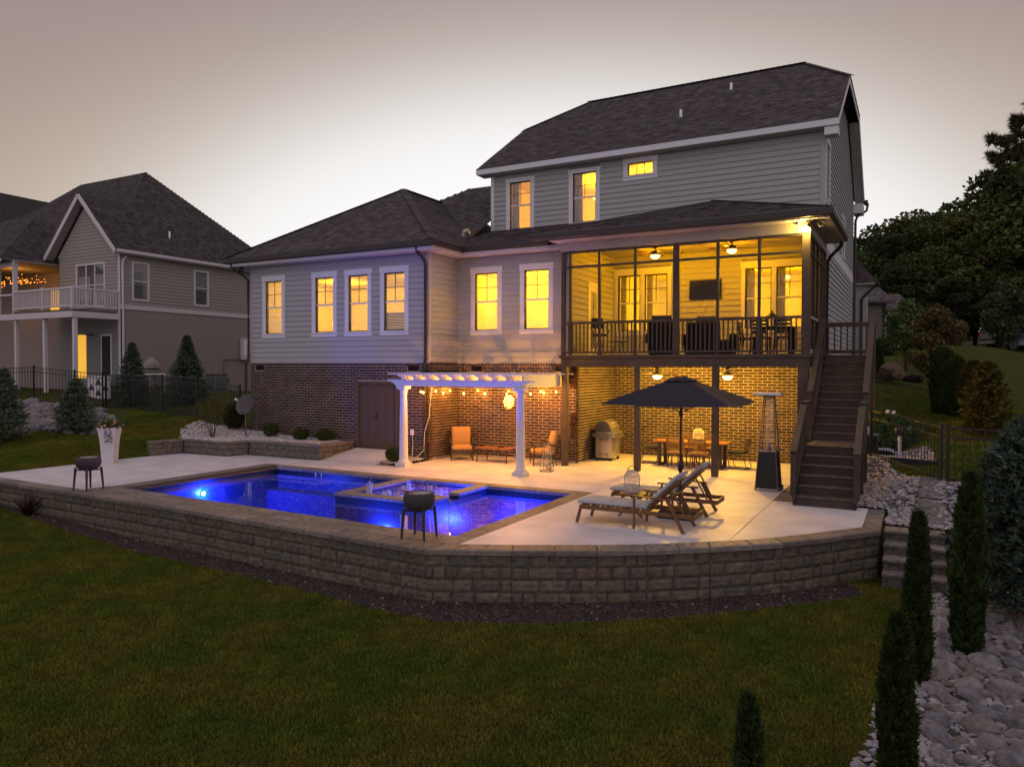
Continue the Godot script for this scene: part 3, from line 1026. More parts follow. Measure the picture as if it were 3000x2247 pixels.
func siding(parent: Node3D, xf: Transform3D, x0: float, x1: float, y0: float, y1: float, holes: Array, m: Material, limits = null) -> void:
	var y := y0
	while y < y1 - 0.03:
		var a := x0
		var b := x1
		if limits != null:
			var l: Vector2 = limits.call(y + LAP)
			a = l.x; b = l.y
			if b - a < 0.1: break
		var segs := [[a, b]]
		for h in holes:
			if h[2] > y + LAP - 0.05 or h[3] < y + 0.05: continue
			var nxt := []
			for s in segs:
				if h[1] <= s[0] or h[0] >= s[1]:
					nxt.append(s)
					continue
				if h[0] > s[0]: nxt.append([s[0], h[0]])
				if h[1] < s[1]: nxt.append([h[1], s[1]])
			segs = nxt
		for s in segs:
			var whole: float = s[1] - s[0]
			# long runs are made of two lengths that butt somewhere
			var parts := [[s[0], s[1]]]
			if whole > 4.2:
				var c: float = s[0] + whole * rng.randf_range(0.3, 0.7)
				parts = [[s[0], c - 0.001], [c + 0.001, s[1]]]
			for q in parts:
				var h2 := minf(LAP, y1 - y)
				var o := put("siding_board", board_mesh(), m, parent)
				o.transform = xf * Transform3D(Basis.from_scale(Vector3(q[1] - q[0], h2 / LAP, 1)), Vector3((q[0] + q[1]) / 2, y + h2 / 2, 0))
		y += LAP

func brick_to(st: SurfaceTool, xf: Transform3D, c: Vector3, l: float, h: float, col: Color) -> void:
	st.set_color(col)
	var z := 0.007 + c.z
	var a := l / 2
	var b := h / 2
	var i := 0.003
	var f := [Vector3(-a, -b, -0.01), Vector3(a, -b, -0.01), Vector3(a, b, -0.01), Vector3(-a, b, -0.01)]
	var g := [Vector3(-a + i, -b + i, z), Vector3(a - i, -b + i, z), Vector3(a - i, b - i, z), Vector3(-a + i, b - i, z)]
	for k in 4:
		f[k] = xf * (f[k] + Vector3(c.x, c.y, 0)); g[k] = xf * (g[k] + Vector3(c.x, c.y, 0))
	quad(st, g[0], g[1], g[2], g[3])
	for k in 4:
		var n := (k + 1) % 4
		quad(st, f[k], f[n], g[n], g[k])

func brick_colour() -> Color:
	var pal := [Vector3(0.08, 0.042, 0.034), Vector3(0.062, 0.037, 0.031), Vector3(0.1, 0.05, 0.038), Vector3(0.046, 0.032, 0.03), Vector3(0.088, 0.056, 0.046)]
	var c: Vector3 = pal[rng.randi() % pal.size()] * rng.randf_range(0.8, 1.25)
	return Color(c.x, c.y, c.z)

func brick_wall(parent: Node3D, xf: Transform3D, x0: float, x1: float, y0: float, y1: float, holes: Array, single := false, soldier := false) -> void:
	backing(parent, xf, x0, x1, y0, y1, holes, M.mortar, 0.2, "mortar")
	var top := y1
	if soldier:
		top -= 0.13
		var sx := x0 + 0.006
		while sx < x1 - 0.05:
			var w := minf(0.086, x1 - sx - 0.004)
			brick_to(brick_rest, xf, Vector3(sx + w / 2, top + 0.066, rng.randf_range(0, 0.003)), w - 0.012, 0.116, brick_colour())
			sx += 0.09
	var rows := int(floor((top - y0) / BRICK_H))
	for r in rows:
		var y := top - (r + 0.5) * BRICK_H
		var x := x0 - (BRICK_L / 2 if r % 2 else 0.0) + 0.006
		while x < x1:
			var a := maxf(x, x0 + 0.004)
			var b := minf(x + BRICK_L - 0.015, x1 - 0.004)
			x += BRICK_L
			var segs := [[a, b]]
			for h in holes:
				if h[2] > y + BRICK_H * 0.45 or h[3] < y - BRICK_H * 0.45: continue
				var nxt := []
				for s in segs:
					if h[1] <= s[0] or h[0] >= s[1]:
						nxt.append(s)
						continue
					if h[0] - 0.01 > s[0]: nxt.append([s[0], h[0] - 0.008])
					if h[1] + 0.01 < s[1]: nxt.append([h[1] + 0.008, s[1]])
				segs = nxt
			for s in segs:
				var l: float = s[1] - s[0]
				if l < 0.03: continue
				if single and brick_quota > 0 and l > 0.25 and x > 2.2 and y > 0.25:
					brick_quota -= 1
					if not brick_meshes.has("full"):
						var bs := st_new()
						brick_to(bs, Transform3D.IDENTITY, Vector3(0, 0, 0.0), BRICK_L - 0.015, BRICK_H - 0.015, Color.WHITE)
						bs.generate_normals()
						brick_meshes["full"] = bs.commit()
					var o := put("brick", brick_meshes["full"], M.brick[rng.randi() % 5], parent)
					o.transform = xf * Transform3D(Basis.from_scale(Vector3(l / (BRICK_L - 0.015), 1, 1)), Vector3((s[0] + s[1]) / 2, y, rng.randf_range(-0.001, 0.003)))
				else:
					brick_to(brick_rest, xf, Vector3((s[0] + s[1]) / 2, y, rng.randf_range(-0.001, 0.003)), l, BRICK_H - 0.015, brick_colour())

func shingle_colour() -> Color:
	var k := rng.randf_range(0.9, 2.0)
	return Color(0.142 * k, 0.108 * k, 0.105 * k).lerp(Color(0.115 * k, 0.104 * k, 0.112 * k), rng.randf())

func roof_plane(parent: Node3D, pts: Array, st: SurfaceTool, exposure := 0.143, single := false, tint := 1.0, near := Vector3.ZERO) -> void:
	# pts: corners of a flat roof face, the first two on its eave; lays courses of laminated shingles up the slope
	var e0: Vector3 = pts[0]
	var e1: Vector3 = pts[1]
	var n := Vector3.ZERO
	for k in range(1, pts.size() - 1): n += (pts[k] - e0).cross(pts[k + 1] - e0)
	n = n.normalized()
	if n.y < 0: n = -n
	var along_ := Vector3.UP.cross(n).normalized()
	if along_.dot(e1 - e0) < 0: along_ = -along_
	for p in pts:
		if p.y < e0.y: e0 = p
	var up := n.cross(along_).normalized()
	if up.y < 0: up = -up
	var poly := PackedVector2Array()
	var smax := 0.0
	for p in pts:
		var d: Vector3 = p - e0
		poly.append(Vector2(d.dot(along_), d.dot(up)))
		smax = maxf(smax, d.dot(up))
	# underlay
	var c := Vector3.ZERO
	for p in pts: c += p
	c /= pts.size()
	st.set_color(Color(0.07, 0.06, 0.06))
	for k in range(1, pts.size() - 1):
		var a: Vector3 = pts[0]
		var b: Vector3 = pts[k]
		var d2: Vector3 = pts[k + 1]
		if (b - a).cross(d2 - a).dot(n) < 0:
			var t := b; b = d2; d2 = t
		tri(st, a, b, d2)
	var s := -0.02
	var row := 0
	while s < smax:
		var lo := 1e9
		var hi := -1e9
		var mid := clampf(s + exposure * 0.5, 0.001, smax - 0.001)
		for k in poly.size():
			var a2 := poly[k]
			var b2 := poly[(k + 1) % poly.size()]
			if (a2.y - mid) * (b2.y - mid) < 0:
				var x := lerpf(a2.x, b2.x, (mid - a2.y) / (b2.y - a2.y))
				lo = minf(lo, x); hi = maxf(hi, x)
		if hi - lo > 0.05:
			var x := lo - rng.randf() * 0.2
			while x < hi:
				var w := rng.randf_range(0.11, 0.34)
				var a3 := maxf(x, lo)
				var b3 := minf(x + w, hi)
				x += w
				if b3 - a3 < 0.02: continue
				var th := 0.007 + (0.006 if rng.randf() < 0.5 else 0.0)
				var o := e0 + along_ * a3 + up * s
				var p0 := o + n * (th + 0.008)
				var p1 := p0 + along_ * (b3 - a3 - 0.003)
				var q0 := e0 + along_ * a3 + up * minf(s + exposure * 1.06, smax) + n * 0.006
				var q1 := q0 + along_ * (b3 - a3 - 0.003)
				if single and shingle_quota > 0 and b3 - a3 > 0.2 and p0.distance_to(near) < 4.2 and p0.y < 7.9:
					shingle_quota -= 1
					var ss := st_new()
					quad(ss, p0, p1, q1, q0)
					quad(ss, o, o + (p1 - p0), p1, p0)
					tri(ss, o, p0, q0); tri(ss, o + (p1 - p0), q1, p1)
					fin(ss, "shingle", [M.shingle_a, M.shingle_b, M.shingle_c][rng.randi() % 3], parent)
				else:
					var col := shingle_colour() * tint
					st.set_color(Color(col.r, col.g, col.b))
					quad(st, p0, p1, q1, q0)
					quad(st, o, o + (p1 - p0), p1, p0)
		s += exposure
		row += 1

func window_unit(parent: Node3D, xf: Transform3D, x0: float, y0: float, w: float, h: float, trim_m: Material, opts := {}) -> Node3D:
	# x0, y0: lower left corner of the outer trim; returns the window part. xf puts the wall plane at local z = 0
	var win := part("window", parent)
	win.transform = xf * Transform3D(Basis.IDENTITY, Vector3(x0, y0, 0))
	var tw: float = opts.get("side", 0.155)
	var head: float = opts.get("head", 0.2)
	var sill: float = opts.get("sill", 0.15)
	var z := 0.0
	span("casing", win, trim_m, Vector3(0, sill, z), Vector3(tw, h - head, z + 0.035))
	span("casing", win, trim_m, Vector3(w - tw, sill, z), Vector3(w, h - head, z + 0.035))
	span("casing", win, trim_m, Vector3(-0.02, h - head, z), Vector3(w + 0.02, h, z + 0.042))
	span("sill", win, trim_m, Vector3(-0.02, 0, z), Vector3(w + 0.02, sill * 0.62, z + 0.04))
	span("sill", win, trim_m, Vector3(-0.01, sill * 0.64, z), Vector3(w + 0.01, sill, z + 0.06))
	var gx0 := tw
	var gx1 := w - tw
	var gy0 := sill
	var gy1 := h - head
	var dark: Material = opts.get("sash", M.screen_frame)
	var f := 0.03
	var lights: Array = opts.get("lights", [gx0, gx1])
	var my := lerpf(gy0, gy1, opts.get("meet", 0.5))
	for L in range(0, lights.size(), 2):
		var a: float = lights[L]
		var b: float = lights[L + 1]
		# frame in the reveal
		span("frame", win, dark, Vector3(a, gy0, -0.10), Vector3(a + f, gy1, -0.005))
		span("frame", win, dark, Vector3(b - f, gy0, -0.10), Vector3(b, gy1, -0.005))
		span("frame", win, dark, Vector3(a + f, gy1 - f, -0.10), Vector3(b - f, gy1, -0.005))
		span("frame", win, dark, Vector3(a + f, gy0, -0.10), Vector3(b - f, gy0 + f, -0.005))
		if not opts.get("fixed", false):
			span("meeting_rail", win, opts.get("rail", trim_m), Vector3(a + f, my - 0.025, -0.075), Vector3(b - f, my + 0.025, -0.012))
		var grid: Vector2i = opts.get("grid", Vector2i(2, 2))
		var low: float = my + 0.025 if not opts.get("fixed", false) else gy0 + f
		for k in range(1, grid.x):
			var x := lerpf(a + f, b - f, float(k) / grid.x)
			span("muntin", win, dark, Vector3(x - 0.009, low, -0.05), Vector3(x + 0.009, gy1 - f, -0.03), 0.0)
		for k in range(1, grid.y):
			var y := lerpf(low, gy1 - f, float(k) / grid.y)
			span("muntin", win, dark, Vector3(a + f, y - 0.009, -0.049), Vector3(b - f, y + 0.009, -0.031), 0.0)
		if not opts.get("fixed", false):
			span("pane", win, M.glass, Vector3(a + f, gy0 + f, -0.042), Vector3(b - f, my - 0.025, -0.0419), 0.0)
			span("pane", win, M.glass, Vector3(a + f, my + 0.025, -0.041), Vector3(b - f, gy1 - f, -0.0409), 0.0)
		else:
			span("pane", win, M.glass, Vector3(a + f, gy0 + f, -0.042), Vector3(b - f, gy1 - f, -0.0419), 0.0)
		var bl: Vector2 = opts.get("blind", Vector2(gy0, gy1))
		if bl.y > bl.x:
			var st := st_new()
			var yy := bl.x + 0.03
			var tilt: float = opts.get("tilt", 0.35)
			while yy < bl.y:
				box_to(st, Vector3((a + b) / 2, yy, -0.16), Vector3(b - a - 0.02, 0.003, 0.048), Basis(Vector3.RIGHT, tilt))
				yy += 0.05
			tag(fin(st, "blind", M.blind, win), "", "", "", "stuff")
		for cu in opts.get("curtains", []):
			curtain(win, lerpf(a, b, cu.x), lerpf(a, b, cu.y), gy0 - 0.15, gy1 + 0.1, -0.26)
	return win

func curtain(win: Node3D, xa: float, xb: float, ya: float, yb: float, z: float) -> void:
	var st := st_new()
	st.set_smooth_group(1)
	var n := maxi(8, int((xb - xa) / 0.015))
	for k in n:
		var u0 := lerpf(xa, xb, float(k) / n)
		var u1 := lerpf(xa, xb, float(k + 1) / n)
		var w0 := 0.03 * sin(u0 * 70.0)
		var w1 := 0.03 * sin(u1 * 70.0)
		quad(st, Vector3(u0, ya, z + w0), Vector3(u1, ya, z + w1), Vector3(u1, yb, z + w1 * 0.6), Vector3(u0, yb, z + w0 * 0.6))
	fin(st, "curtain", M.curtain, win)

func room(parent: Node3D, lo: Vector3, hi: Vector3, lights: Array, col: Color, energy: float) -> Node3D:
	# inner walls, floor and ceiling of a lit room; the side towards the garden is the house wall itself
	var r := part("room", parent)
	var t := 0.1
	span("floor", r, M.interior_floor, Vector3(lo.x - t, lo.y - t, lo.z - t), Vector3(hi.x + t, lo.y, hi.z), 0.0)
	span("ceiling", r, M.interior, Vector3(lo.x - t, hi.y, lo.z - t), Vector3(hi.x + t, hi.y + t, hi.z), 0.0)
	span("inner_wall", r, M.interior, Vector3(lo.x - t, lo.y, lo.z - t), Vector3(hi.x + t, hi.y, lo.z), 0.0)
	span("inner_wall", r, M.interior, Vector3(lo.x - t, lo.y, lo.z), Vector3(lo.x, hi.y, hi.z), 0.0)
	span("inner_wall", r, M.interior, Vector3(hi.x, lo.y, lo.z), Vector3(hi.x + t, hi.y, hi.z), 0.0)
	for l in lights:
		var lamp := part("ceiling_lamp", r, l)
		lathe("bulb", lamp, glow(Color(1.0, 0.86, 0.5), 3.0), [Vector2(0.001, -0.09), Vector2(0.1, -0.06), Vector2(0.14, 0.0), Vector2(0.12, 0.05), Vector2(0.001, 0.07)], Vector3.ZERO, 14)
		omni("room_light", lamp, Vector3(0, -0.02, 0), col, energy, 0.08)
	return r

var WARM := Color(1, 1, 1)

func build_house() -> void:
	WARM = lin(1.0, 0.52, 0.004)
	brick_rest = SurfaceTool.new(); brick_rest.begin(Mesh.PRIMITIVE_TRIANGLES); brick_rest.set_smooth_group(-1)
	shingle_rest = SurfaceTool.new(); shingle_rest.begin(Mesh.PRIMITIVE_TRIANGLES); shingle_rest.set_smooth_group(-1)
	var house := thing("house", "large two-storey grey clapboard house on a brick basement with lit yellow windows", "house")
	var YS := 3.074
	var I := Transform3D.IDENTITY
	var zr := -1.63
	var zb := -4.77
	# --- brick basement
	var bw := part("brick_wall", house)
	var doorh := [-2.86, -1.2, 0.2, 2.46]
	var vent1 := [-7.6, -7.18, 2.79, 2.98]
	var vent2 := [-0.82, -0.38, 2.79, 2.98]
	brick_wall(bw, I, -7.82, 0.0, 0.0, YS, [doorh, vent1, vent2], false, true)
	var side := Transform3D(Basis(Vector3.UP, PI / 2), Vector3(0, 0, 0))    # local x runs to -z, local z to +x
	brick_wall(bw, side, 0.0, 1.63, 0.0, YS, [], false, true)
	var rec := Transform3D(Basis.IDENTITY, Vector3(0, 0, zr))
	var vent3 := [0.52, 0.95, 2.79, 2.98]
	var vent4 := [3.56, 3.84, 2.79, 2.98]
	brick_wall(bw, rec, 0.0, 4.3, 0.0, YS, [vent3, vent4], false, true)
	brick_wall(bw, Transform3D(Basis(Vector3.UP, PI / 2), Vector3(4.3, 0, zr)), 0.0, -zb + zr, 0.0, YS, [], false)
	brick_wall(bw, Transform3D(Basis.IDENTITY, Vector3(4.3, 0, zb)), 0.0, 6.6, 0.0, YS, [], true)
	for v in [[vent1, 0.0], [vent2, 0.0], [vent3, zr], [vent4, zr]]:
		var h: Array = v[0]
		var vp := part("vent", house, Vector3(h[0], h[2], v[1]))
		span("recess", vp, M.black_metal, Vector3(0, 0, -0.1), Vector3(h[1] - h[0], h[3] - h[2], -0.05), 0.0)
		var vs := st_new()
		for k in 7: box_to(vs, Vector3((h[1] - h[0]) / 2, 0.02 + k * 0.026, -0.02), Vector3(h[1] - h[0], 0.004, 0.03), Basis(Vector3.RIGHT, 0.6))
		fin(vs, "louvre", M.dark_metal, vp)
	# --- siding walls
	var wl := [[-7.22, 3.94, 1.1], [-4.86, 3.94, 1.12], [-3.39, 3.94, 1.13], [-1.90, 3.94, 1.13]]
	var holes := []
	for w in wl: holes.append([w[0] + 0.15, w[0] + w[2] - 0.15, w[1] + 0.15, w[1] + 2.21 - 0.2])
	var holes_trim := []
	for w in wl: holes_trim.append([w[0] + 0.02, w[0] + w[2] - 0.02, w[1] + 0.02, w[1] + 2.2])
	var sw := part("siding_wall", house)
	backing(sw, I, -7.82, 0.0, YS, 6.5, holes, M.siding_back)
	siding(sw, I, -7.72, -0.1, YS + 0.015, 6.48, holes_trim, M.siding)
	span("water_table", house, M.siding, Vector3(-7.84, YS - 0.03, 0.0), Vector3(0.02, YS + 0.012, 0.03))
	span("corner_board", house, M.siding, Vector3(-7.84, YS + 0.014, 0.0), Vector3(-7.72, 6.48, 0.03))
	span("corner_board", house, M.soffit, Vector3(-0.1, YS + 0.014, 0.0), Vector3(0.028, 6.48, 0.03))
	span("corner_board", house, M.soffit, Vector3(0.0, YS + 0.014, -0.1), Vector3(0.03, 6.48, -0.001))
	var blinds := [Vector2(0.14, 2.0), Vector2(0.9, 2.0), Vector2(0.1, 2.0), Vector2(0.1, 2.0)]
	for k in wl.size():
		window_unit(house, I, wl[k][0], wl[k][1], wl[k][2], 2.21, M.trim, {"tilt": [0.5, 0.3, 0.25, 0.45][k], "blind": blinds[k]})
	room(house, Vector3(-7.6, 3.15, -4.6), Vector3(-0.3, 6.1, -0.15), [Vector3(-5.6, 5.85, -2.4), Vector3(-1.7, 5.85, -2.6)], WARM, 7.5)
	# recess: a side wall and the back of the recess
	var rs := part("siding_wall", house)
	siding(rs, side, 0.1, 1.62, YS + 0.015, 6.48, [], M.siding)
	backing(rs, side, 0.14, 1.63, YS, 6.5, [], M.siding_back)
	var rwin := [[0.54, 3.97, 1.16], [2.36, 3.97, 1.16]]
	var rh := []
	var rht := []
	for w in rwin:
		rh.append([w[0] + 0.15, w[0] + w[2] - 0.15, w[1] + 0.15, w[1] + 2.0])
		rht.append([w[0] + 0.02, w[0] + w[2] - 0.02, w[1] + 0.02, w[1] + 2.19])
	backing(rs, rec, 0.0, 4.12, YS, 6.5, rh, M.siding_back)
	siding(rs, rec, 0.03, 4.1, YS + 0.015, 6.48, rht, M.siding)
	span("water_table", house, M.siding, Vector3(0.0, YS - 0.03, zr), Vector3(4.12, YS + 0.012, zr + 0.03))
	for w in rwin: window_unit(house, rec, w[0], w[1], w[2], 2.2, M.trim, {"tilt": 0.15})
	room(house, Vector3(0.12, 3.15, -4.5), Vector3(4.0, 6.1, zr - 0.15), [Vector3(1.6, 5.6, -3.2), Vector3(3.1, 5.3, -3.3)], WARM, 4.5)
	# upper storey
	var uz := Transform3D(Basis.IDENTITY, Vector3(0, 0, zb))
	var uw := part("siding_wall", house)
	var uwin := [[0.10, 7.80, 1.16, 2.0], [2.61, 7.82, 1.17, 2.0], [4.62, 9.19, 1.18, 0.75]]
	var uh := []
	var uht := []
	for w in uwin:
		uh.append([w[0] + 0.14, w[0] + w[2] - 0.14, w[1] + 0.14, w[1] + w[3] - 0.14])
		uht.append([w[0] + 0.02, w[0] + w[2] - 0.02, w[1] + 0.02, w[1] + w[3] - 0.02])
	backing(uw, uz, -0.52, 10.9, 6.5, 9.97, uh, M.siding_back)
	siding(uw, uz, -0.4, 10.78, 6.9, 9.95, uht, M.siding)
	span("corner_board", house, M.trim, Vector3(-0.54, 7.6, zb), Vector3(-0.4, 9.95, zb + 0.035))
	span("corner_board", house, M.siding, Vector3(10.78, 6.6, zb), Vector3(10.93, 9.95, zb + 0.035))
	for k in 2:
		window_unit(house, uz, uwin[k][0], uwin[k][1], uwin[k][2], uwin[k][3], M.trim, {"head": 0.15, "tilt": 0.15, "curtains": [Vector2(-0.05, 0.3)]})
	window_unit(house, uz, uwin[2][0], uwin[2][1], uwin[2][2], uwin[2][3], M.trim, {"head": 0.17, "sill": 0.17, "fixed": true, "grid": Vector2i(3, 1), "blind": Vector2(1, 0)})
	room(house, Vector3(-0.3, 7.0, -8.6), Vector3(4.2, 9.9, zb - 0.15), [Vector3(2.9, 9.2, -6.6)], lin(1.0, 0.42, 0.004), 10.0)
	room(house, Vector3(4.4, 7.0, -7.4), Vector3(6.6, 9.9, zb - 0.15), [Vector3(5.4, 9.5, -6.3)], lin(1.0, 0.45, 0.006), 5.0)
	# gable ends of the upper storey
	var lim := func(y: float) -> Vector2:
		if y < 10.0: return Vector2(0.1, 11.25)
		if y > 12.55: return Vector2(0, 0)
		var inset := (y - 10.0) / 0.663
		return Vector2(inset, 11.24 - inset)
	var rsw := part("siding_wall", house)
	var rx := Transform3D(Basis(Vector3.UP, PI / 2), Vector3(10.9, 0, zb))
	var swin := [0.3, 1.5, 7.95, 9.85]
	var swin2 := [5.9, 7.0, 7.0, 8.6]
	siding(rsw, rx, 0.1, 11.25, 1.6, 12.6, [swin, swin2, [0.0, 11.3, 6.55, 6.95]], M.siding, lim)
	backing(rsw, rx, 0.02, 11.24, 0.2, 10.0, [], M.siding_back)
	var gs := st_new()
	for s in [10.87, -0.5]:
		quad(gs, Vector3(s, 9.9, zb), Vector3(s, 12.6, -8.1), Vector3(s, 12.6, -12.7), Vector3(s, 9.9, -16.0))
	fin(gs, "gable", M.siding_back, rsw)
	span("band_board", house, M.trim, Vector3(10.9, 6.56, -16.0), Vector3(10.93, 6.94, -5.0))
	window_unit(house, rx, 0.3, 7.9, 1.15, 2.0, M.trim, {"head": 0.15, "blind": Vector2(1, 0)})
	window_unit(house, rx, 5.9, 6.98, 1.1, 1.65, M.trim, {"head": 0.15, "blind": Vector2(1, 0)})
	span("corner_board", house, M.trim, Vector3(10.9, 6.96, zb - 0.12), Vector3(10.935, 9.95, zb - 0.001))
	# walls nobody sees, so that no light leaks
	var hid := st_new()
	box_to(hid, Vector3(-7.75, 3.3, -6.1), Vector3(0.12, 6.4, 12.0))
	box_to(hid, Vector3(1.5, 4.9, -16.05), Vector3(18.6, 10, 0.12))
	box_to(hid, Vector3(-0.46, 8.4, -10.4), Vector3(0.12, 3.2, 11.2))
	box_to(hid, Vector3(4.26, 4.8, -3.2), Vector3(0.1, 3.5, 3.0))
	fin(hid, "rear_wall", M.siding_back, house)
	# --- roofs
	var roof := part("roof", house)
	var sr := shingle_rest
	var nearp := Vector3(0.4, 6.9, 0.4)
	roof_plane(roof, [Vector3(-8.6, 6.8, 0.5), Vector3(0.5, 6.8, 0.5), Vector3(-4.05, 9.73, -4.05)], sr, 0.143, true, 1.0, nearp)
	roof_plane(roof, [Vector3(0.5, 6.8, 0.5), Vector3(0.5, 6.8, -1.2), Vector3(-1.29, 7.95, -4.77), Vector3(-1.29, 7.95, -9.0), Vector3(-4.05, 9.73, -9.0), Vector3(-4.05, 9.73, -4.05)], sr, 0.143, true, 1.0, nearp)
	roof_plane(roof, [Vector3(-8.6, 6.8, -9.0), Vector3(-8.6, 6.8, 0.5), Vector3(-4.05, 9.73, -4.05), Vector3(-4.05, 9.73, -9.0)], sr, 0.25)
	roof_plane(roof, [Vector3(0.5, 6.8, -1.18), Vector3(3.6, 6.8, -1.18), Vector3(3.6, 7.95, zb), Vector3(-1.29, 7.95, zb)], sr, 0.143, true, 1.0, nearp)
	# main body behind
	roof_plane(roof, [Vector3(-8.4, 7.45, -3.3), Vector3(-0.5, 7.45, -3.3), Vector3(-0.5, 10.6, -8.2), Vector3(-3.6, 10.6, -8.2)], sr)
	roof_plane(roof, [Vector3(-8.4, 7.45, -13.1), Vector3(-8.4, 7.45, -3.3), Vector3(-3.6, 10.6, -8.2)], sr, 0.25)
	# porch
	roof_plane(roof, [Vector3(3.4, 6.83, -0.44), Vector3(11.53, 6.83, -0.44), Vector3(7.66, 8.23, zb)], sr)
	roof_plane(roof, [Vector3(11.53, 6.83, -0.44), Vector3(11.53, 6.83, zb), Vector3(7.66, 8.23, zb)], sr)
	roof_plane(roof, [Vector3(3.4, 6.83, -0.44), Vector3(7.66, 8.23, zb), Vector3(3.4, 7.93, zb)], sr)
	# upper roof with clipped gables
	var ey := 10.17
	var jy := 12.63
	var ry := 14.19
	roof_plane(roof, [Vector3(-0.93, ey, -4.33), Vector3(11.32, ey, -4.33), Vector3(11.32, jy, -8.04), Vector3(9.63, ry, -10.39), Vector3(0.96, ry, -10.39), Vector3(-0.93, jy, -8.04)], sr)
	roof_plane(roof, [Vector3(11.32, jy, -8.04), Vector3(11.32, jy, -12.74), Vector3(9.63, ry, -10.39)], sr)
	roof_plane(roof, [Vector3(-0.93, jy, -12.74), Vector3(-0.93, jy, -8.04), Vector3(0.96, ry, -10.39)], sr)
	roof_plane(roof, [Vector3(11.32, ey, -16.45), Vector3(-0.93, ey, -16.45), Vector3(-0.93, jy, -12.74), Vector3(0.96, ry, -10.39), Vector3(9.63, ry, -10.39), Vector3(11.32, jy, -12.74)], sr, 0.25)
	# hip and ridge caps
	for e in [[Vector3(-8.6, 6.8, 0.5), Vector3(-4.05, 9.73, -4.05)], [Vector3(0.5, 6.8, 0.5), Vector3(-4.05, 9.73, -4.05)], [Vector3(-4.05, 9.73, -4.05), Vector3(-4.05, 9.73, -6.6)], [Vector3(0.96, ry, -10.39), Vector3(9.63, ry, -10.39)], [Vector3(9.63, ry, -10.39), Vector3(11.32, jy, -8.04)], [Vector3(0.96, ry, -10.39), Vector3(-0.93, jy, -8.04)], [Vector3(11.53, 6.83, -0.44), Vector3(7.66, 8.23, zb)]]:
		var n := int(e[0].distance_to(e[1]) / 0.2)
		for k in n:
			shingle_rest.set_color(shingle_colour())
			var a: Vector3 = e[0].lerp(e[1], float(k) / n)
			var b: Vector3 = e[0].lerp(e[1], (k + 1.15) / n)
			beam_to(shingle_rest, a + Vector3(0, 0.026, 0), b + Vector3(0, 0.016, 0), 0.26, 0.014)
	sr.generate_normals()
	tag(put("shingles", sr.commit(), M.shingles, roof), "", "", "", "stuff")
	brick_rest.generate_normals()
	tag(put("bricks", brick_rest.commit(), M.bricks, bw), "", "", "", "stuff")
	# --- eaves: soffits, gutters, fascia
	span("soffit", house, M.soffit, Vector3(-8.5, 6.5, -0.001), Vector3(0.46, 6.62, 0.46))
	span("soffit", house, M.soffit, Vector3(0.0, 6.501, -1.19), Vector3(0.459, 6.621, -0.002))
	span("soffit", house, M.soffit, Vector3(0.0, 6.5, zr - 0.05), Vector3(4.05, 6.62, -1.192))
	span("soffit", house, M.soffit, Vector3(-8.5, 6.501, -9.0), Vector3(-7.82, 6.541, -0.002))
	span("gutter", house, M.gutter, Vector3(-8.62, 6.61, 0.4), Vector3(0.56, 6.805, 0.54), 0.03)
	span("gutter", house, M.gutter, Vector3(0.42, 6.611, -1.14), Vector3(0.56, 6.806, 0.398), 0.03)
	span("gutter", house, M.gutter, Vector3(0.42, 6.61, -1.28), Vector3(3.6, 6.805, -1.142), 0.03)
	span("gutter", house, M.gutter, Vector3(-8.62, 6.661, -9.0), Vector3(-8.48, 6.801, 0.398), 0.03)
	span("fascia", house, M.trim, Vector3(-0.93, 9.97, -4.36), Vector3(11.32, 10.165, -4.32))
	span("soffit", house, M.soffit, Vector3(-0.9, 9.96, zb - 0.1), Vector3(11.28, 9.99, -4.362))
	# rake boards and their soffits
	for s in [[11.3, 10.93], [-0.91, -0.53]]:
		for g in [[Vector3(s[0], ey - 0.11, -4.36), Vector3(s[0], jy - 0.11, -8.06)], [Vector3(s[0], ey - 0.11, -16.42), Vector3(s[0], jy - 0.11, -12.72)]]:
			beam("rake_board", house, M.trim, g[0], g[1], 0.03, 0.2)
			var mid := Vector3((s[0] + s[1]) / 2, 0, 0)
			beam("rake_soffit", house, M.soffit, Vector3(mid.x, g[0].y - 0.06, g[0].z), Vector3(mid.x, g[1].y - 0.06, g[1].z), absf(s[0] - s[1]) - 0.03, 0.02)
		span("rake_board", house, M.trim, Vector3(s[0] - 0.015, jy - 0.2, -12.7), Vector3(s[0] + 0.015, jy - 0.01, -8.05))
	for s in [11.05]:
		span("eave_return", house, M.trim, Vector3(10.93, 9.72, -4.8), Vector3(11.3, 9.955, -4.37))
		span("eave_return", house, M.trim, Vector3(10.93, 9.5, -16.4), Vector3(11.3, 9.9, -15.6))
	# downspouts
	var ds := func(pts: Array) -> void: tube("downspout", house, M.gutter, pts, 0.052, 8)
	ds.call([Vector3(-8.3, 6.66, 0.46), Vector3(-8.3, 6.5, 0.44), Vector3(-8.05, 6.25, 0.2), Vector3(-7.86, 6.05, 0.09), Vector3(-7.86, 3.25, 0.09), Vector3(-7.95, 3.0, 0.12), Vector3(-7.98, 0.6, 0.12)])
	ds.call([Vector3(-0.16, 6.66, 0.46), Vector3(-0.16, 6.5, 0.42), Vector3(-0.07, 6.25, 0.16), Vector3(-0.06, 6.1, 0.1), Vector3(-0.06, 3.2, 0.1), Vector3(-0.09, 3.0, 0.09), Vector3(-0.09, 0.3, 0.09)])
	ds.call([Vector3(11.42, 6.7, -4.6), Vector3(11.4, 6.5, -4.62), Vector3(11.1, 6.25, -4.85), Vector3(11.0, 6.1, -4.95), Vector3(11.0, 1.0, -4.95)])
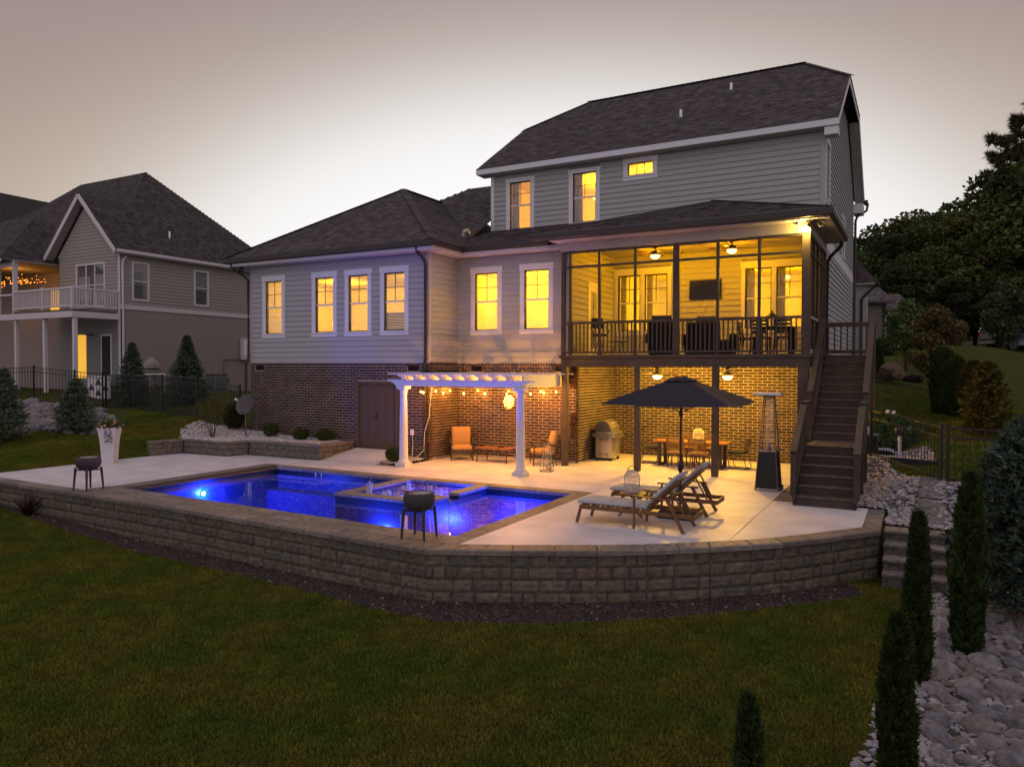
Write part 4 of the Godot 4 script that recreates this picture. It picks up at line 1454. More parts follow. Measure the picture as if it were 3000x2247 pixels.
	ds.call([Vector3(11.45, 10.0, -16.3), Vector3(11.4, 9.7, -16.3), Vector3(11.05, 9.4, -15.95), Vector3(11.0, 9.2, -15.9), Vector3(11.0, 2.0, -15.9)])
	span("gutter", house, M.gutter, Vector3(11.3, 9.95, -16.5), Vector3(11.45, 10.14, -16.2), 0.02)
	lathe("drain_boot", house, M.black_metal, [Vector2(0.085, 0), Vector2(0.085, 0.28), Vector2(0.075, 0.32), Vector2(0.05, 0.325)], Vector3(-0.09, 0.0, 0.11), 12)
	# roof vents
	for v in [[Vector3(6.2, 0, -6.05)], [Vector3(7.42, 0, -8.15)]]:
		var p: Vector3 = v[0]
		p.y = ey + 0.663 * (-4.33 - p.z)
		var pv := part("vent_pipe", roof, p)
		lathe("boot", pv, M.black_metal, [Vector2(0.2, -0.12), Vector2(0.14, 0.06), Vector2(0.055, 0.16)], Vector3.ZERO, 12)
		lathe("pipe", pv, M.white_plastic, [Vector2(0.045, 0.1), Vector2(0.045, 0.42), Vector2(0.03, 0.42)], Vector3.ZERO, 12)
	var hp := Vector3(-0.55, 8.0, -2.9)
	hp.y = 6.8 + 0.644 * (0.5 - hp.x)
	var hv := part("exhaust_hood", roof, hp)
	tube("hood", hv, M.steel, [Vector3(0, -0.02, 0), Vector3(0.06, 0.14, 0), Vector3(0.2, 0.18, 0)], [0.13, 0.12, 0.11], 12)
	# basement double door
	var door := part("door", house, Vector3(-2.86, 0.22, 0.0))
	span("frame", door, M.door, Vector3(-0.03, 0, -0.05), Vector3(0.06, 2.24, 0.04))
	span("frame", door, M.door, Vector3(1.58, 0, -0.05), Vector3(1.67, 2.24, 0.04))
	span("frame", door, M.door, Vector3(0.06, 2.15, -0.05), Vector3(1.58, 2.24, 0.04))
	for d in 2:
		var lx := 0.065 + d * 0.758
		span("leaf", door, M.door, Vector3(lx, 0.02, -0.06), Vector3(lx + 0.752, 2.145, -0.025))
		for py in [[0.15, 0.92], [1.05, 1.62], [1.75, 2.02]]:
			for px in [0.09, 0.42]:
				span("panel", door, M.door, Vector3(lx + px, py[0], -0.024), Vector3(lx + px + 0.25, py[1], -0.012), 0.01)
	lathe("handle", door, M.black_metal, [Vector2(0.001, -0.03), Vector2(0.03, -0.02), Vector2(0.035, 0.01), Vector2(0.001, 0.03)], Vector3(0.77, 1.05, 0.01), 12)
	box("escutcheon", door, M.black_metal, Vector3(0.77, 1.16, -0.015), Vector3(0.06, 0.09, 0.02))
	# outdoor socket and its white cords by the corner
	var cord := thing("extension_cord", "white cord running down the brick corner to an outdoor socket", "cord")
	tube("cable", cord, M.white_plastic, [Vector3(0.06, 2.35, -0.1), Vector3(0.08, 1.9, 0.03), Vector3(0.06, 1.4, 0.06), Vector3(-0.02, 0.9, 0.2), Vector3(-0.03, 0.35, 0.22), Vector3(-0.25, 0.1, 0.3), Vector3(-0.1, 0.08, 0.45), Vector3(-0.35, 0.1, 0.4), Vector3(-0.55, 0.5, 0.08), Vector3(-0.6, 0.8, 0.05)], 0.008, 6)
	box("socket_box", cord, M.white_plastic, Vector3(-0.6, 0.86, 0.05), Vector3(0.11, 0.18, 0.07))

# ---------------------------------------------------------------- screened porch over the dining patio
func ceiling_fan(label: String, at: Vector3, turn: float, light_c: Color, energy: float, blade_m: Material) -> void:
	# at: where the rod meets the ceiling
	var fan := thing("ceiling_fan", label, "ceiling fan", at, turn, "ceiling fans of the porch and patio")
	lathe("canopy", fan, M.dark_metal, [Vector2(0.05, -0.07), Vector2(0.075, -0.03), Vector2(0.08, 0.0)], Vector3.ZERO, 14)
	tube("rod", fan, M.dark_metal, [Vector3(0, -0.06, 0), Vector3(0, -0.16, 0)], 0.015, 8)
	lathe("motor", fan, M.dark_metal, [Vector2(0.03, -0.26), Vector2(0.12, -0.255), Vector2(0.14, -0.22), Vector2(0.13, -0.17), Vector2(0.05, -0.14), Vector2(0.02, -0.13)], Vector3.ZERO, 18)
	for k in 5:
		var a := TAU * k / 5.0
		var b := part("blade", fan, Vector3(0, -0.21, 0), a)
		box("arm", b, M.dark_metal, Vector3(0.2, 0, 0), Vector3(0.16, 0.012, 0.035))
		var st := st_new()
		extrude_to(st, [Vector2(0.26, -0.055), Vector2(0.62, -0.075), Vector2(0.66, -0.04), Vector2(0.66, 0.04), Vector2(0.62, 0.07), Vector2(0.26, 0.05)], 0.01, Basis(Vector3.RIGHT, -PI / 2 + 0.2), Vector3.ZERO)
		fin(st, "paddle", blade_m, b)
	lathe("lamp_bowl", fan, glow(Color(1.0, 0.88, 0.55), 5.0), [Vector2(0.001, -0.39), Vector2(0.08, -0.375), Vector2(0.13, -0.33), Vector2(0.148, -0.275), Vector2(0.001, -0.27)], Vector3.ZERO, 18)
	omni("fan_light", fan, Vector3(0, -0.32, 0), light_c, energy, 0.09)

func build_porch() -> void:
	var zp := -0.985
	var zb := -4.77
	var p := thing("screened_porch", "raised screened porch with dark frames and balusters above the brick dining patio", "porch")
	# lower posts
	for x in [4.22, 6.47, 8.65]:
		span("post", p, M.dark_wood, Vector3(x - 0.085, 0.0, zp - 0.09), Vector3(x + 0.085, 2.95, zp + 0.08), 0.01)
	span("post", p, M.dark_wood, Vector3(10.72, 0.0, zp - 0.14), Vector3(10.99, 2.95, zp + 0.08), 0.01)
	# rim beam and floor edge
	span("rim_beam", p, M.dark_wood, Vector3(4.1, 2.95, zp - 0.03), Vector3(11.0, 3.19, zp + 0.06), 0.008)
	span("rim_beam", p, M.dark_wood, Vector3(10.94, 2.952, zb), Vector3(11.0, 3.192, zp - 0.032), 0.008)
	span("floor_edge", p, M.dark_wood, Vector3(4.06, 3.192, zp - 0.05), Vector3(11.04, 3.29, zp + 0.1), 0.01)
	span("floor_edge", p, M.dark_wood, Vector3(10.96, 3.193, zb), Vector3(11.04, 3.291, zp - 0.052), 0.01)
	for k in 26:
		var z := zp - 0.06 - k * 0.142
		span("floor_board", p, M.deck, Vector3(4.32, 3.2, z - 0.138), Vector3(10.955, 3.275, z), 0.004)
	# white ceiling of the patio below, in boards
	for k in 13:
		var x := 4.31 + k * 0.505
		span("lower_ceiling", p, M.soffit, Vector3(x, 2.96, zb + 0.005), Vector3(x + 0.5, 2.985, zp - 0.04), 0.003)
	# upper posts and screen frames
	for x in [[4.10, 4.22], [4.36, 4.42], [5.27, 5.34], [6.35, 6.41], [7.47, 7.65], [8.65, 8.72], [9.72, 9.79]]:
		span("screen_post", p, M.screen_frame if x[1] - x[0] < 0.1 else M.dark_wood, Vector3(x[0], 3.29, zp - 0.045), Vector3(x[1], 6.34, zp + 0.045), 0.005)
	span("screen_post", p, M.dark_wood, Vector3(10.8, 3.29, zp - 0.12), Vector3(11.0, 6.34, zp + 0.06), 0.008)
	span("screen_rail", p, M.screen_frame, Vector3(4.22, 5.84, zp - 0.03), Vector3(10.8, 5.9, zp + 0.03), 0.004)
	span("screen_rail", p, M.screen_frame, Vector3(4.22, 6.27, zp - 0.03), Vector3(10.8, 6.33, zp + 0.03), 0.004)
	span("handrail", p, M.dark_wood, Vector3(4.22, 4.19, zp - 0.05), Vector3(10.8, 4.26, zp + 0.04), 0.006)
	span("bottom_rail", p, M.dark_wood, Vector3(4.22, 3.33, zp - 0.03), Vector3(10.8, 3.39, zp + 0.03), 0.005)
	var bx := 4.33
	while bx < 10.78:
		span("baluster", p, M.dark_wood, Vector3(bx - 0.019, 3.39, zp - 0.019), Vector3(bx + 0.019, 4.19, zp + 0.019), 0.003)
		bx += 0.122
	# side (x = 10.95): screen frames, rail and the screen door towards the stairs
	for z in [[-2.05, -1.98], [-2.95, -2.88], [-3.95, -3.88], [-4.76, -4.66]]:
		span("screen_post", p, M.dark_wood, Vector3(10.91, 3.29, z[0]), Vector3(10.99, 6.34, z[1]), 0.005)
	span("screen_rail", p, M.dark_wood, Vector3(10.92, 5.84, zb), Vector3(10.985, 5.9, zp - 0.12), 0.004)
	span("screen_rail", p, M.dark_wood, Vector3(10.92, 6.27, zb), Vector3(10.985, 6.33, zp - 0.12), 0.004)
	span("handrail", p, M.porch_trim, Vector3(10.9, 4.19, -2.88), Vector3(10.99, 4.26, zp - 0.12), 0.005)
	span("kick_panel", p, M.porch_trim, Vector3(10.92, 3.3, -2.88), Vector3(10.98, 3.42, zp - 0.12), 0.005)
	var mesh_m := plain(Color(0.02, 0.018, 0.015, 0.16), 0.9)
	mesh_m.transparency = BaseMaterial3D.TRANSPARENCY_ALPHA
	span("insect_screen", p, mesh_m, Vector3(4.22, 3.4, zp - 0.035), Vector3(10.8, 6.3, zp - 0.034), 0.0)
	var mesh_side := plain(Color(0.03, 0.026, 0.024, 0.55), 0.9)
	mesh_side.transparency = BaseMaterial3D.TRANSPARENCY_ALPHA
	span("insect_screen", p, mesh_side, Vector3(10.944, 3.4, zb), Vector3(10.945, 6.3, zp - 0.12), 0.0)
	# header, ceiling, soffit, gutter
	span("header", p, M.porch_trim, Vector3(4.07, 6.34, zp - 0.06), Vector3(11.0, 6.6, zp + 0.05), 0.005)
	span("header", p, M.porch_trim, Vector3(10.9, 6.341, zb), Vector3(11.0, 6.601, zp - 0.062), 0.005)
	for k in 12:
		span("ceiling_board", p, M.soffit, Vector3(4.3, 6.63, zb + 0.01 + k * 0.312), Vector3(10.9, 6.66, zb + 0.318 + k * 0.312), 0.004)
	for k in 23:
		var x := 3.9 + k * 0.33
		span("soffit", p, M.soffit, Vector3(x, 6.6, zp - 0.1), Vector3(minf(x + 0.327, 11.48), 6.63, -0.5), 0.003)
	span("soffit", p, M.soffit, Vector3(10.99, 6.601, zb), Vector3(11.48, 6.631, zp - 0.102), 0.003)
	span("gutter", p, M.gutter, Vector3(3.35, 6.632, -0.5), Vector3(11.57, 6.835, -0.36), 0.03)
	span("gutter", p, M.gutter, Vector3(11.43, 6.633, zb), Vector3(11.57, 6.836, -0.502), 0.03)
	# rear wall of the porch with its two wide windows, side wall with a glazed door
	var uz := Transform3D(Basis.IDENTITY, Vector3(0, 0, zb))
	var wa := [4.33, 4.0, 1.96, 2.24]
	var wb := [8.53, 4.0, 1.95, 2.24]
	var h := []
	var ht := []
	for w in [wa, wb]:
		h.append([w[0] + 0.12, w[0] + w[2] - 0.12, w[1] + 0.15, w[1] + w[3] - 0.22])
		ht.append([w[0] + 0.02, w[0] + w[2] - 0.02, w[1] + 0.02, w[1] + w[3] - 0.02])
	backing(p, uz, 4.2, 10.9, 3.08, 6.62, h, M.siding_back)
	siding(p, uz, 4.3, 10.9, 3.29, 6.63, ht, M.siding)
	for w in [wa, wb]:
		window_unit(p, uz, w[0], w[1], w[2], w[3], M.trim, {"side": 0.12, "head": 0.22, "lights": [0.13, w[2] / 2 - 0.07, w[2] / 2 + 0.07, w[2] - 0.13], "grid": Vector2i(2, 2), "tilt": 0.2, "curtains": [Vector2(0.0, 0.3)] if w == wb else [Vector2(0.0, 0.25)]})
		span("mull_cover", p, M.trim, Vector3(w[0] + w[2] / 2 - 0.07, w[1] + 0.15, zb), Vector3(w[0] + w[2] / 2 + 0.07, w[1] + w[3] - 0.22, zb + 0.03))
	room(p, Vector3(4.4, 3.15, -9.6), Vector3(10.7, 6.3, zb - 0.15), [Vector3(6.6, 5.2, -7.0), Vector3(9.6, 5.9, -6.6)], WARM, 10.0)
	var sx := Transform3D(Basis(Vector3.UP, PI / 2), Vector3(4.3, 0, -1.0))
	siding(p, sx, 0.02, 3.76, 3.29, 6.63, [[1.45, 2.45, 3.2, 5.6]], M.siding)
	var dr := part("porch_door", p, Vector3(4.3, 3.29, -2.46), PI / 2)
	span("frame", dr, M.trim, Vector3(0, 0, 0), Vector3(0.11, 2.2, 0.04))
	span("frame", dr, M.trim, Vector3(0.87, 0, 0), Vector3(0.98, 2.2, 0.04))
	span("frame", dr, M.trim, Vector3(-0.02, 2.2, 0), Vector3(1.0, 2.32, 0.045))
	span("stile", dr, M.trim, Vector3(0.11, 0, -0.01), Vector3(0.25, 2.2, 0.025))
	span("stile", dr, M.trim, Vector3(0.73, 0, -0.01), Vector3(0.87, 2.2, 0.025))
	span("stile", dr, M.trim, Vector3(0.25, 2.03, -0.01), Vector3(0.73, 2.2, 0.025))
	span("stile", dr, M.trim, Vector3(0.25, 0, -0.01), Vector3(0.73, 0.25, 0.025))
	var lit := plain(lin(0.75, 0.6, 0.3), 0.5)
	lit.emission_enabled = true
	lit.emission = lin(1.0, 0.6, 0.08)
	lit.emission_energy_multiplier = 0.8
	span("lit_window_shade", dr, lit, Vector3(0.25, 0.25, -0.006), Vector3(0.73, 2.03, -0.004), 0.0)
	span("pane", dr, M.glass, Vector3(0.25, 0.25, 0.011), Vector3(0.73, 2.03, 0.0111), 0.0)
	span("muntin", dr, M.screen_frame, Vector3(0.48, 0.25, 0.005), Vector3(0.495, 2.03, 0.02), 0.0)
	span("muntin", dr, M.screen_frame, Vector3(0.25, 1.1, 0.004), Vector3(0.73, 1.115, 0.019), 0.0)
	lathe("knob", dr, M.dark_metal, [Vector2(0.001, -0.03), Vector2(0.03, 0), Vector2(0.001, 0.03)], Vector3(0.8, 0.95, 0.06), 10)
	# fans
	var up_c := lin(1.0, 0.41, 0.0)
	var low_c := lin(1.0, 0.52, 0.045)
	ceiling_fan("ceiling fan with lit bowl on the screened porch, left of the television", Vector3(6.34, 6.62, -2.9), 0.3, up_c, 8.5, M.brown_furniture)
	ceiling_fan("ceiling fan with lit bowl on the screened porch, right of the television", Vector3(8.63, 6.62, -2.9), 0.75, up_c, 8.5, M.brown_furniture)
	ceiling_fan("ceiling fan with lit bowl over the dining patio, left of the umbrella top", Vector3(6.43, 2.955, -2.9), 0.1, low_c, 12.5, M.brown_furniture)
	ceiling_fan("ceiling fan with lit bowl over the dining patio, right of the umbrella top", Vector3(8.54, 2.955, -2.9), 0.5, low_c, 12.5, M.brown_furniture)
	# floodlight at the corner of the eave
	var fl := thing("flood_light", "two-headed floodlight under the porch eave corner, one head lit", "floodlight", Vector3(11.1, 6.6, -0.78))
	box("plate", fl, M.dark_metal, Vector3(0, -0.02, 0), Vector3(0.12, 0.04, 0.12))
	for hd in [[-0.1, true], [0.12, false]]:
		var hn := part("head", fl, Vector3(hd[0], -0.1, 0.02))
		var dirv := Vector3(-0.35 if hd[1] else 0.5, -0.6, 0.25).normalized()
		var st := st_new()
		tube_to(st, [-dirv * 0.08, dirv * 0.0, dirv * 0.1], [0.03, 0.04, 0.062], 12, false)
		fin(st, "hood", M.dark_metal, hn)
		st = st_new()
		tube_to(st, [dirv * 0.06, dirv * 0.095], 0.05, 12)
		fin(st, "bulb", glow(Color(1.0, 0.88, 0.5), 7.0) if hd[1] else M.white_plastic, hn)
		if hd[1]: omni("flood_bulb_light", hn, dirv * 0.14, lin(1.0, 0.62, 0.12), 2.2, 0.04)
	var cam2 := thing("security_camera", "small security camera under the porch eave beside the floodlight", "camera", Vector3(10.72, 6.56, -0.9))
	tube("body", cam2, M.white_plastic, [Vector3(0, 0, 0), Vector3(-0.02, -0.01, 0.12)], 0.035, 10)
	tube("lens", cam2, M.black_metal, [Vector3(-0.02, -0.01, 0.12), Vector3(-0.022, -0.011, 0.135)], 0.03, 10)
	for fp in [Vector3(-7.95, 6.5, 0.3)]:
		var f2 := thing("flood_light", "unlit two-headed floodlight under the left eave corner", "floodlight", fp)
		box("plate", f2, M.dark_metal, Vector3(0, -0.02, 0), Vector3(0.1, 0.04, 0.1))
		for s in [-0.08, 0.08]:
			tube("head", f2, M.dark_metal, [Vector3(s * 0.4, -0.04, 0.0), Vector3(s, -0.1, 0.03), Vector3(s * 1.6, -0.16, 0.1)], [0.025, 0.045, 0.065], 10)

# ---------------------------------------------------------------- stairs
func build_stairs() -> void:
	var s := thing("deck_staircase", "dark brown wooden staircase climbing to the screened porch", "staircase")
	var xl := 11.1
	var xr := 12.33
	var rise := 0.193
	var m: Material = M.dark_wood
	var zs := []
	for k in 6: zs.append(2.4 - 0.285 * k)          # noses of the lower flight, the sixth is the landing
	for k in 11: zs.append(-0.42 - 0.248 * k)       # upper flight, the last is the deck
	for k in 17:
		var y := rise * (k + 1)
		var z: float = zs[k]
		if k == 5:
			for b in 6:
				span("landing_board", s, M.deck, Vector3(xl + 0.08 + b * 0.18, y - 0.03, -0.44), Vector3(xl + 0.255 + b * 0.18, y, z), 0.004)
		elif k == 16:
			for b in 7:
				span("deck_board", s, M.deck, Vector3(xl - 0.06 + b * 0.19, y - 0.03, -3.95), Vector3(xl + 0.125 + b * 0.19, y, z), 0.004)
		else:
			span("tread", s, M.deck, Vector3(xl + 0.05 if k else xl - 0.03, y - 0.03, z - 0.29), Vector3(xr - 0.05 if k else xr + 0.03, y, z), 0.008)
		span("riser", s, m, Vector3(xl + 0.06 if k else xl, y - rise + (0.002 if k == 0 else 0.0), z - 0.045), Vector3(xr - 0.06 if k else xr, y - 0.031, z - 0.02), 0.003)
	# stringers
	for x in [xl + 0.02, xr - 0.02]:
		beam("stringer", s, m, Vector3(x, 0.02, 2.42), Vector3(x, 1.02, 0.93), 0.045, 0.3)
		beam("stringer", s, m, Vector3(x, 1.05, -0.3), Vector3(x, 3.02, -2.85), 0.045, 0.3)
	span("landing_frame", s, m, Vector3(xl, 0.9, -0.42), Vector3(xr, 1.125, 0.9), 0.006)
	span("deck_frame", s, m, Vector3(xl - 0.06, 3.0, -3.95), Vector3(xr, 3.24, -2.95), 0.006)
	# newels
	var newels := [[2.36, 0.195, 1.12], [0.72, 0.2, 2.2], [-0.40, 0.2, 2.5], [-2.95, 0.0, 4.32]]
	for x in [xl, xr]:
		var lo_nose := Vector3(x, 1.15, 2.4)
		span("newel", s, m, Vector3(x - 0.06, 0.195, 2.26), Vector3(x + 0.06, 1.12, 2.38), 0.006)
		span("newel", s, m, Vector3(x - 0.045, 0.0, 0.78), Vector3(x + 0.045, 2.06, 0.88), 0.006)
		span("newel", s, m, Vector3(x - 0.045, 0.0, -0.42), Vector3(x + 0.045, 2.3, -0.33), 0.006)
		span("newel", s, m, Vector3(x - 0.045, 0.0, -3.06), Vector3(x + 0.045, 4.25, -2.96), 0.006)
		# sloped cap rails
		beam("cap_rail", s, m, Vector3(x, 1.14, 2.42), Vector3(x, 2.12, 0.74), 0.14, 0.04)
		beam("cap_rail", s, m, Vector3(x, 2.34, -0.28), Vector3(x, 4.3, -3.02), 0.14, 0.04)
		beam("cap_rail", s, m, Vector3(x, 2.13, 0.84), Vector3(x, 2.13, -0.40), 0.14, 0.035)
		beam("lower_rail", s, m, Vector3(x, 0.42, 2.3), Vector3(x, 1.36, 0.82), 0.04, 0.08)
		beam("lower_rail", s, m, Vector3(x, 1.52, -0.4), Vector3(x, 3.5, -3.0), 0.04, 0.08)
		for k in 11:
			var t := (k + 0.7) / 11.6
			var a := Vector3(x, 0.42, 2.3).lerp(Vector3(x, 1.36, 0.82), t)
			box("baluster", s, m, a + Vector3(0, 0.36, 0), Vector3(0.035, 0.72, 0.035), Basis.IDENTITY, 0.003)
		for k in 19:
			var t := (k + 0.7) / 19.6
			var a := Vector3(x, 1.52, -0.4).lerp(Vector3(x, 3.5, -3.0), t)
			box("baluster", s, m, a + Vector3(0, 0.37, 0), Vector3(0.035, 0.76, 0.035), Basis.IDENTITY, 0.003)
	# railing round the top deck
	span("newel", s, m, Vector3(xr - 0.045, 0.0, -3.95), Vector3(xr + 0.045, 4.2, -3.86), 0.006)
	span("handrail", s, m, Vector3(xl - 0.1, 4.1, -3.93), Vector3(xr, 4.22, -3.87), 0.006)
	span("bottom_rail", s, m, Vector3(xl - 0.1, 3.34, -3.925), Vector3(xr - 0.045, 3.44, -3.875), 0.005)
	for k in 7:
		var x := xl + 0.03 + k * 0.165
		span("baluster", s, m, Vector3(x, 3.44, -3.92), Vector3(x + 0.038, 4.1, -3.88), 0.003)
	span("handrail", s, m, Vector3(xr - 0.03, 4.1, -3.86), Vector3(xr + 0.03, 4.22, -3.06), 0.006)
	for k in 5:
		var z := -3.75 + k * 0.15
		span("baluster", s, m, Vector3(xr - 0.019, 3.3, z), Vector3(xr + 0.019, 4.1, z + 0.038), 0.003)

# ---------------------------------------------------------------- pergola
func build_pergola() -> void:
	var pg := thing("pergola", "white pergola on two round columns beside the brick wall", "pergola")
	var cols := [Vector3(0.1, 0, 1.43), Vector3(4.02, 0, 1.45)]
	for c in cols:
		var cp := part("column", pg, c)
		box("plinth", cp, M.planter_white, Vector3(0, 0.05, 0), Vector3(0.36, 0.1, 0.36))
		lathe("shaft", cp, M.planter_white, [Vector2(0.17, 0.1), Vector2(0.175, 0.13), Vector2(0.165, 0.16), Vector2(0.135, 0.19), Vector2(0.128, 0.22), Vector2(0.122, 0.9), Vector2(0.104, 2.1), Vector2(0.115, 2.12), Vector2(0.105, 2.14), Vector2(0.106, 2.22), Vector2(0.135, 2.25), Vector2(0.15, 2.28)], Vector3.ZERO, 28)
		box("capital", cp, M.planter_white, Vector3(0, 2.325, 0), Vector3(0.31, 0.09, 0.31))
	# carved ends: concave cut at both ends of each member
	var carved := func(half: float, hgt: float, cut: float) -> Array:
		var pts := []
		for k in 7:
			var a := PI / 2 * k / 6.0
			pts.append(Vector2(half - cut + cut * (1.0 - cos(a)) , 0.0 + hgt * 0.75 * sin(a) ** 1.4))
		pts.append(Vector2(half, hgt))
		pts.append(Vector2(-half, hgt))
		for k in range(6, -1, -1):
			var a := PI / 2 * k / 6.0
			pts.append(Vector2(-half + cut - cut * (1.0 - cos(a)), hgt * 0.75 * sin(a) ** 1.4))
		return pts
	for z in [1.36, 1.54]:
		extrude("beam", pg, M.planter_white, carved.call(2.4, 0.185, 0.3), 0.045, Vector3(2.0, 2.372, z))
	var st2 := Basis(Vector3.UP, PI / 2)
	var k := 0
	for x in [0.22, 0.65, 1.09, 1.54, 1.98, 2.40, 2.85, 3.28, 3.72]:
		extrude("rafter", pg, M.planter_white, carved.call(1.74, 0.15, 0.22), 0.04, Vector3(x, 2.56, 0.14), st2)
		k += 1
	# the deep side beams that run back to the wall
	for x in [4.02, 0.06]:
		span("side_beam", pg, M.planter_white, Vector3(x - 0.03, 2.373, -1.55), Vector3(x + 0.03, 2.69, 1.33), 0.006)
	# slats across the rafters
	for i in 12:
		var z := -1.4 + i * 0.285
		span("slat", pg, M.planter_white, Vector3(-0.25, 2.711, z - 0.02), Vector3(4.28, 2.745, z + 0.02), 0.004)
	# string lights
	var sl := thing("string_lights", "string of small warm bulbs hung along the pergola beams", "string lights")
	var oc := lin(1.0, 0.37, 0.045)
	var bulb_mesh: Mesh
	var runs := [[Vector3(0.35, 2.3, 1.28), Vector3(3.8, 2.3, 1.2), 5], [Vector3(3.93, 2.3, 1.1), Vector3(3.93, 2.32, -1.4), 3], [Vector3(0.2, 2.3, 1.1), Vector3(0.2, 2.3, -1.3), 3], [Vector3(0.4, 2.3, -1.35), Vector3(3.8, 2.3, -1.35), 3]]
	var bm := glow(Color(1.0, 0.78, 0.35), 9.0)
	var n := 0
	for r in runs:
		var pts := []
		for q in 25:
			var t := q / 24.0
			var pnt: Vector3 = r[0].lerp(r[1], t)
			pnt.y -= 0.05 * absf(sin(t * PI * r[2]))
			pts.append(pnt)
		tube("wire", sl, M.black_metal, pts, 0.005, 5)
		for q in int(r[2]):
			var t: float = (q + 0.5) / float(r[2])
			var at: Vector3 = r[0].lerp(r[1], t) + Vector3(0, -0.05, 0)
			lathe("socket", sl, M.black_metal, [Vector2(0.015, -0.04), Vector2(0.015, 0.005)], at, 8)
			lathe("bulb", sl, bm, [Vector2(0.001, -0.115), Vector2(0.022, -0.1), Vector2(0.03, -0.075), Vector2(0.016, -0.04)], at, 10)
			omni("bulb_light", sl, at + Vector3(0, -0.078, 0), oc, 0.85, 0.025)
			n += 1
	# globe pendant
	var gl := thing("globe_pendant", "round glass globe pendant with black bands hanging under the pergola", "pendant lamp", Vector3(2.86, 1.9, 0.0))
	tube("chain", gl, M.black_metal, [Vector3(0, 0.24, 0), Vector3(0, 0.66, 0)], 0.006, 6)
	for a in 4:
		var ring := []
		for q in 25: ring.append(Basis(Vector3.UP, a * PI / 4) * Vector3(cos(TAU * q / 24.0) * 0.17, sin(TAU * q / 24.0) * 0.21, 0))
		tube("band", gl, M.dark_metal, ring, 0.007, 5)
	var eq := []
	for q in 25: eq.append(Vector3(cos(TAU * q / 24.0) * 0.172, 0, sin(TAU * q / 24.0) * 0.172))
	tube("band", gl, M.dark_metal, eq, 0.007, 5)
	lathe("finial", gl, M.dark_metal, [Vector2(0.001, 0.2), Vector2(0.03, 0.21), Vector2(0.012, 0.25)], Vector3.ZERO, 8)
	lathe("glass_shade", gl, pane(0.05, 0.04), [Vector2(0.02, -0.2), Vector2(0.1, -0.165), Vector2(0.155, -0.08), Vector2(0.165, 0), Vector2(0.155, 0.08), Vector2(0.1, 0.165), Vector2(0.02, 0.2)], Vector3.ZERO, 18)
	lathe("bulb", gl, glow(Color(1.0, 0.82, 0.45), 5.0), [Vector2(0.001, 0.02), Vector2(0.02, 0.03), Vector2(0.03, 0.07), Vector2(0.018, 0.11), Vector2(0.001, 0.12)], Vector3.ZERO, 12)
	omni("pendant_light", gl, Vector3(0, 0.07, 0), oc, 6.0, 0.04)

# ---------------------------------------------------------------- things on the patio
func cushion_mesh(s: Vector3, puff := 0.02) -> ArrayMesh:
	# a soft pad: a rounded box whose faces swell
	var key := "cushion%.3f,%.3f,%.3f,%.3f" % [s.x, s.y, s.z, puff]
	if box_cache.has(key): return box_cache[key]
	var st := st_new()
	st.set_smooth_group(1)
	var n := 8
	var f := func(u: float, v: float, side: int) -> Vector3:
		var x := (u - 0.5)
		var z := (v - 0.5)
		var e := minf(minf(u, 1 - u) * s.x, minf(v, 1 - v) * s.z)
		var r := minf(s.y * 0.5, 0.05)
		var t := clampf(e / r, 0.0, 1.0)
		var prof := sqrt(1.0 - (1.0 - t) * (1.0 - t))
		var hh := (s.y * 0.5) * (0.35 + 0.65 * prof) + puff * sin(PI * u) * sin(PI * v)
		return Vector3(x * s.x, hh * side, z * s.z)
	for sd in [1, -1]:
		for i in n:
			for j in n:
				var uu := func(k: int) -> float: return 0.5 - 0.5 * cos(PI * k / n)
				var a: Vector3 = f.call(uu.call(i), uu.call(j + 1), sd)
				var b: Vector3 = f.call(uu.call(i + 1), uu.call(j + 1), sd)
				var c: Vector3 = f.call(uu.call(i + 1), uu.call(j), sd)
				var d: Vector3 = f.call(uu.call(i), uu.call(j), sd)
				if sd > 0: quad(st, a, b, c, d)
				else: quad(st, d, c, b, a)
	st.set_smooth_group(-1)
	for k in n:
		var uu := func(q: int) -> float: return 0.5 - 0.5 * cos(PI * q / n)
		for e in 4:
			var p := func(q: int, sd: int) -> Vector3:
				match e:
					0: return f.call(uu.call(q), 1.0, sd)
					1: return f.call(1.0, 1.0 - uu.call(q), sd)
					2: return f.call(1.0 - uu.call(q), 0.0, sd)
				return f.call(0.0, uu.call(q), sd)
			quad(st, p.call(k, -1), p.call(k + 1, -1), p.call(k + 1, 1), p.call(k, 1))
	st.generate_normals()
	box_cache[key] = st.commit()
	return box_cache[key]

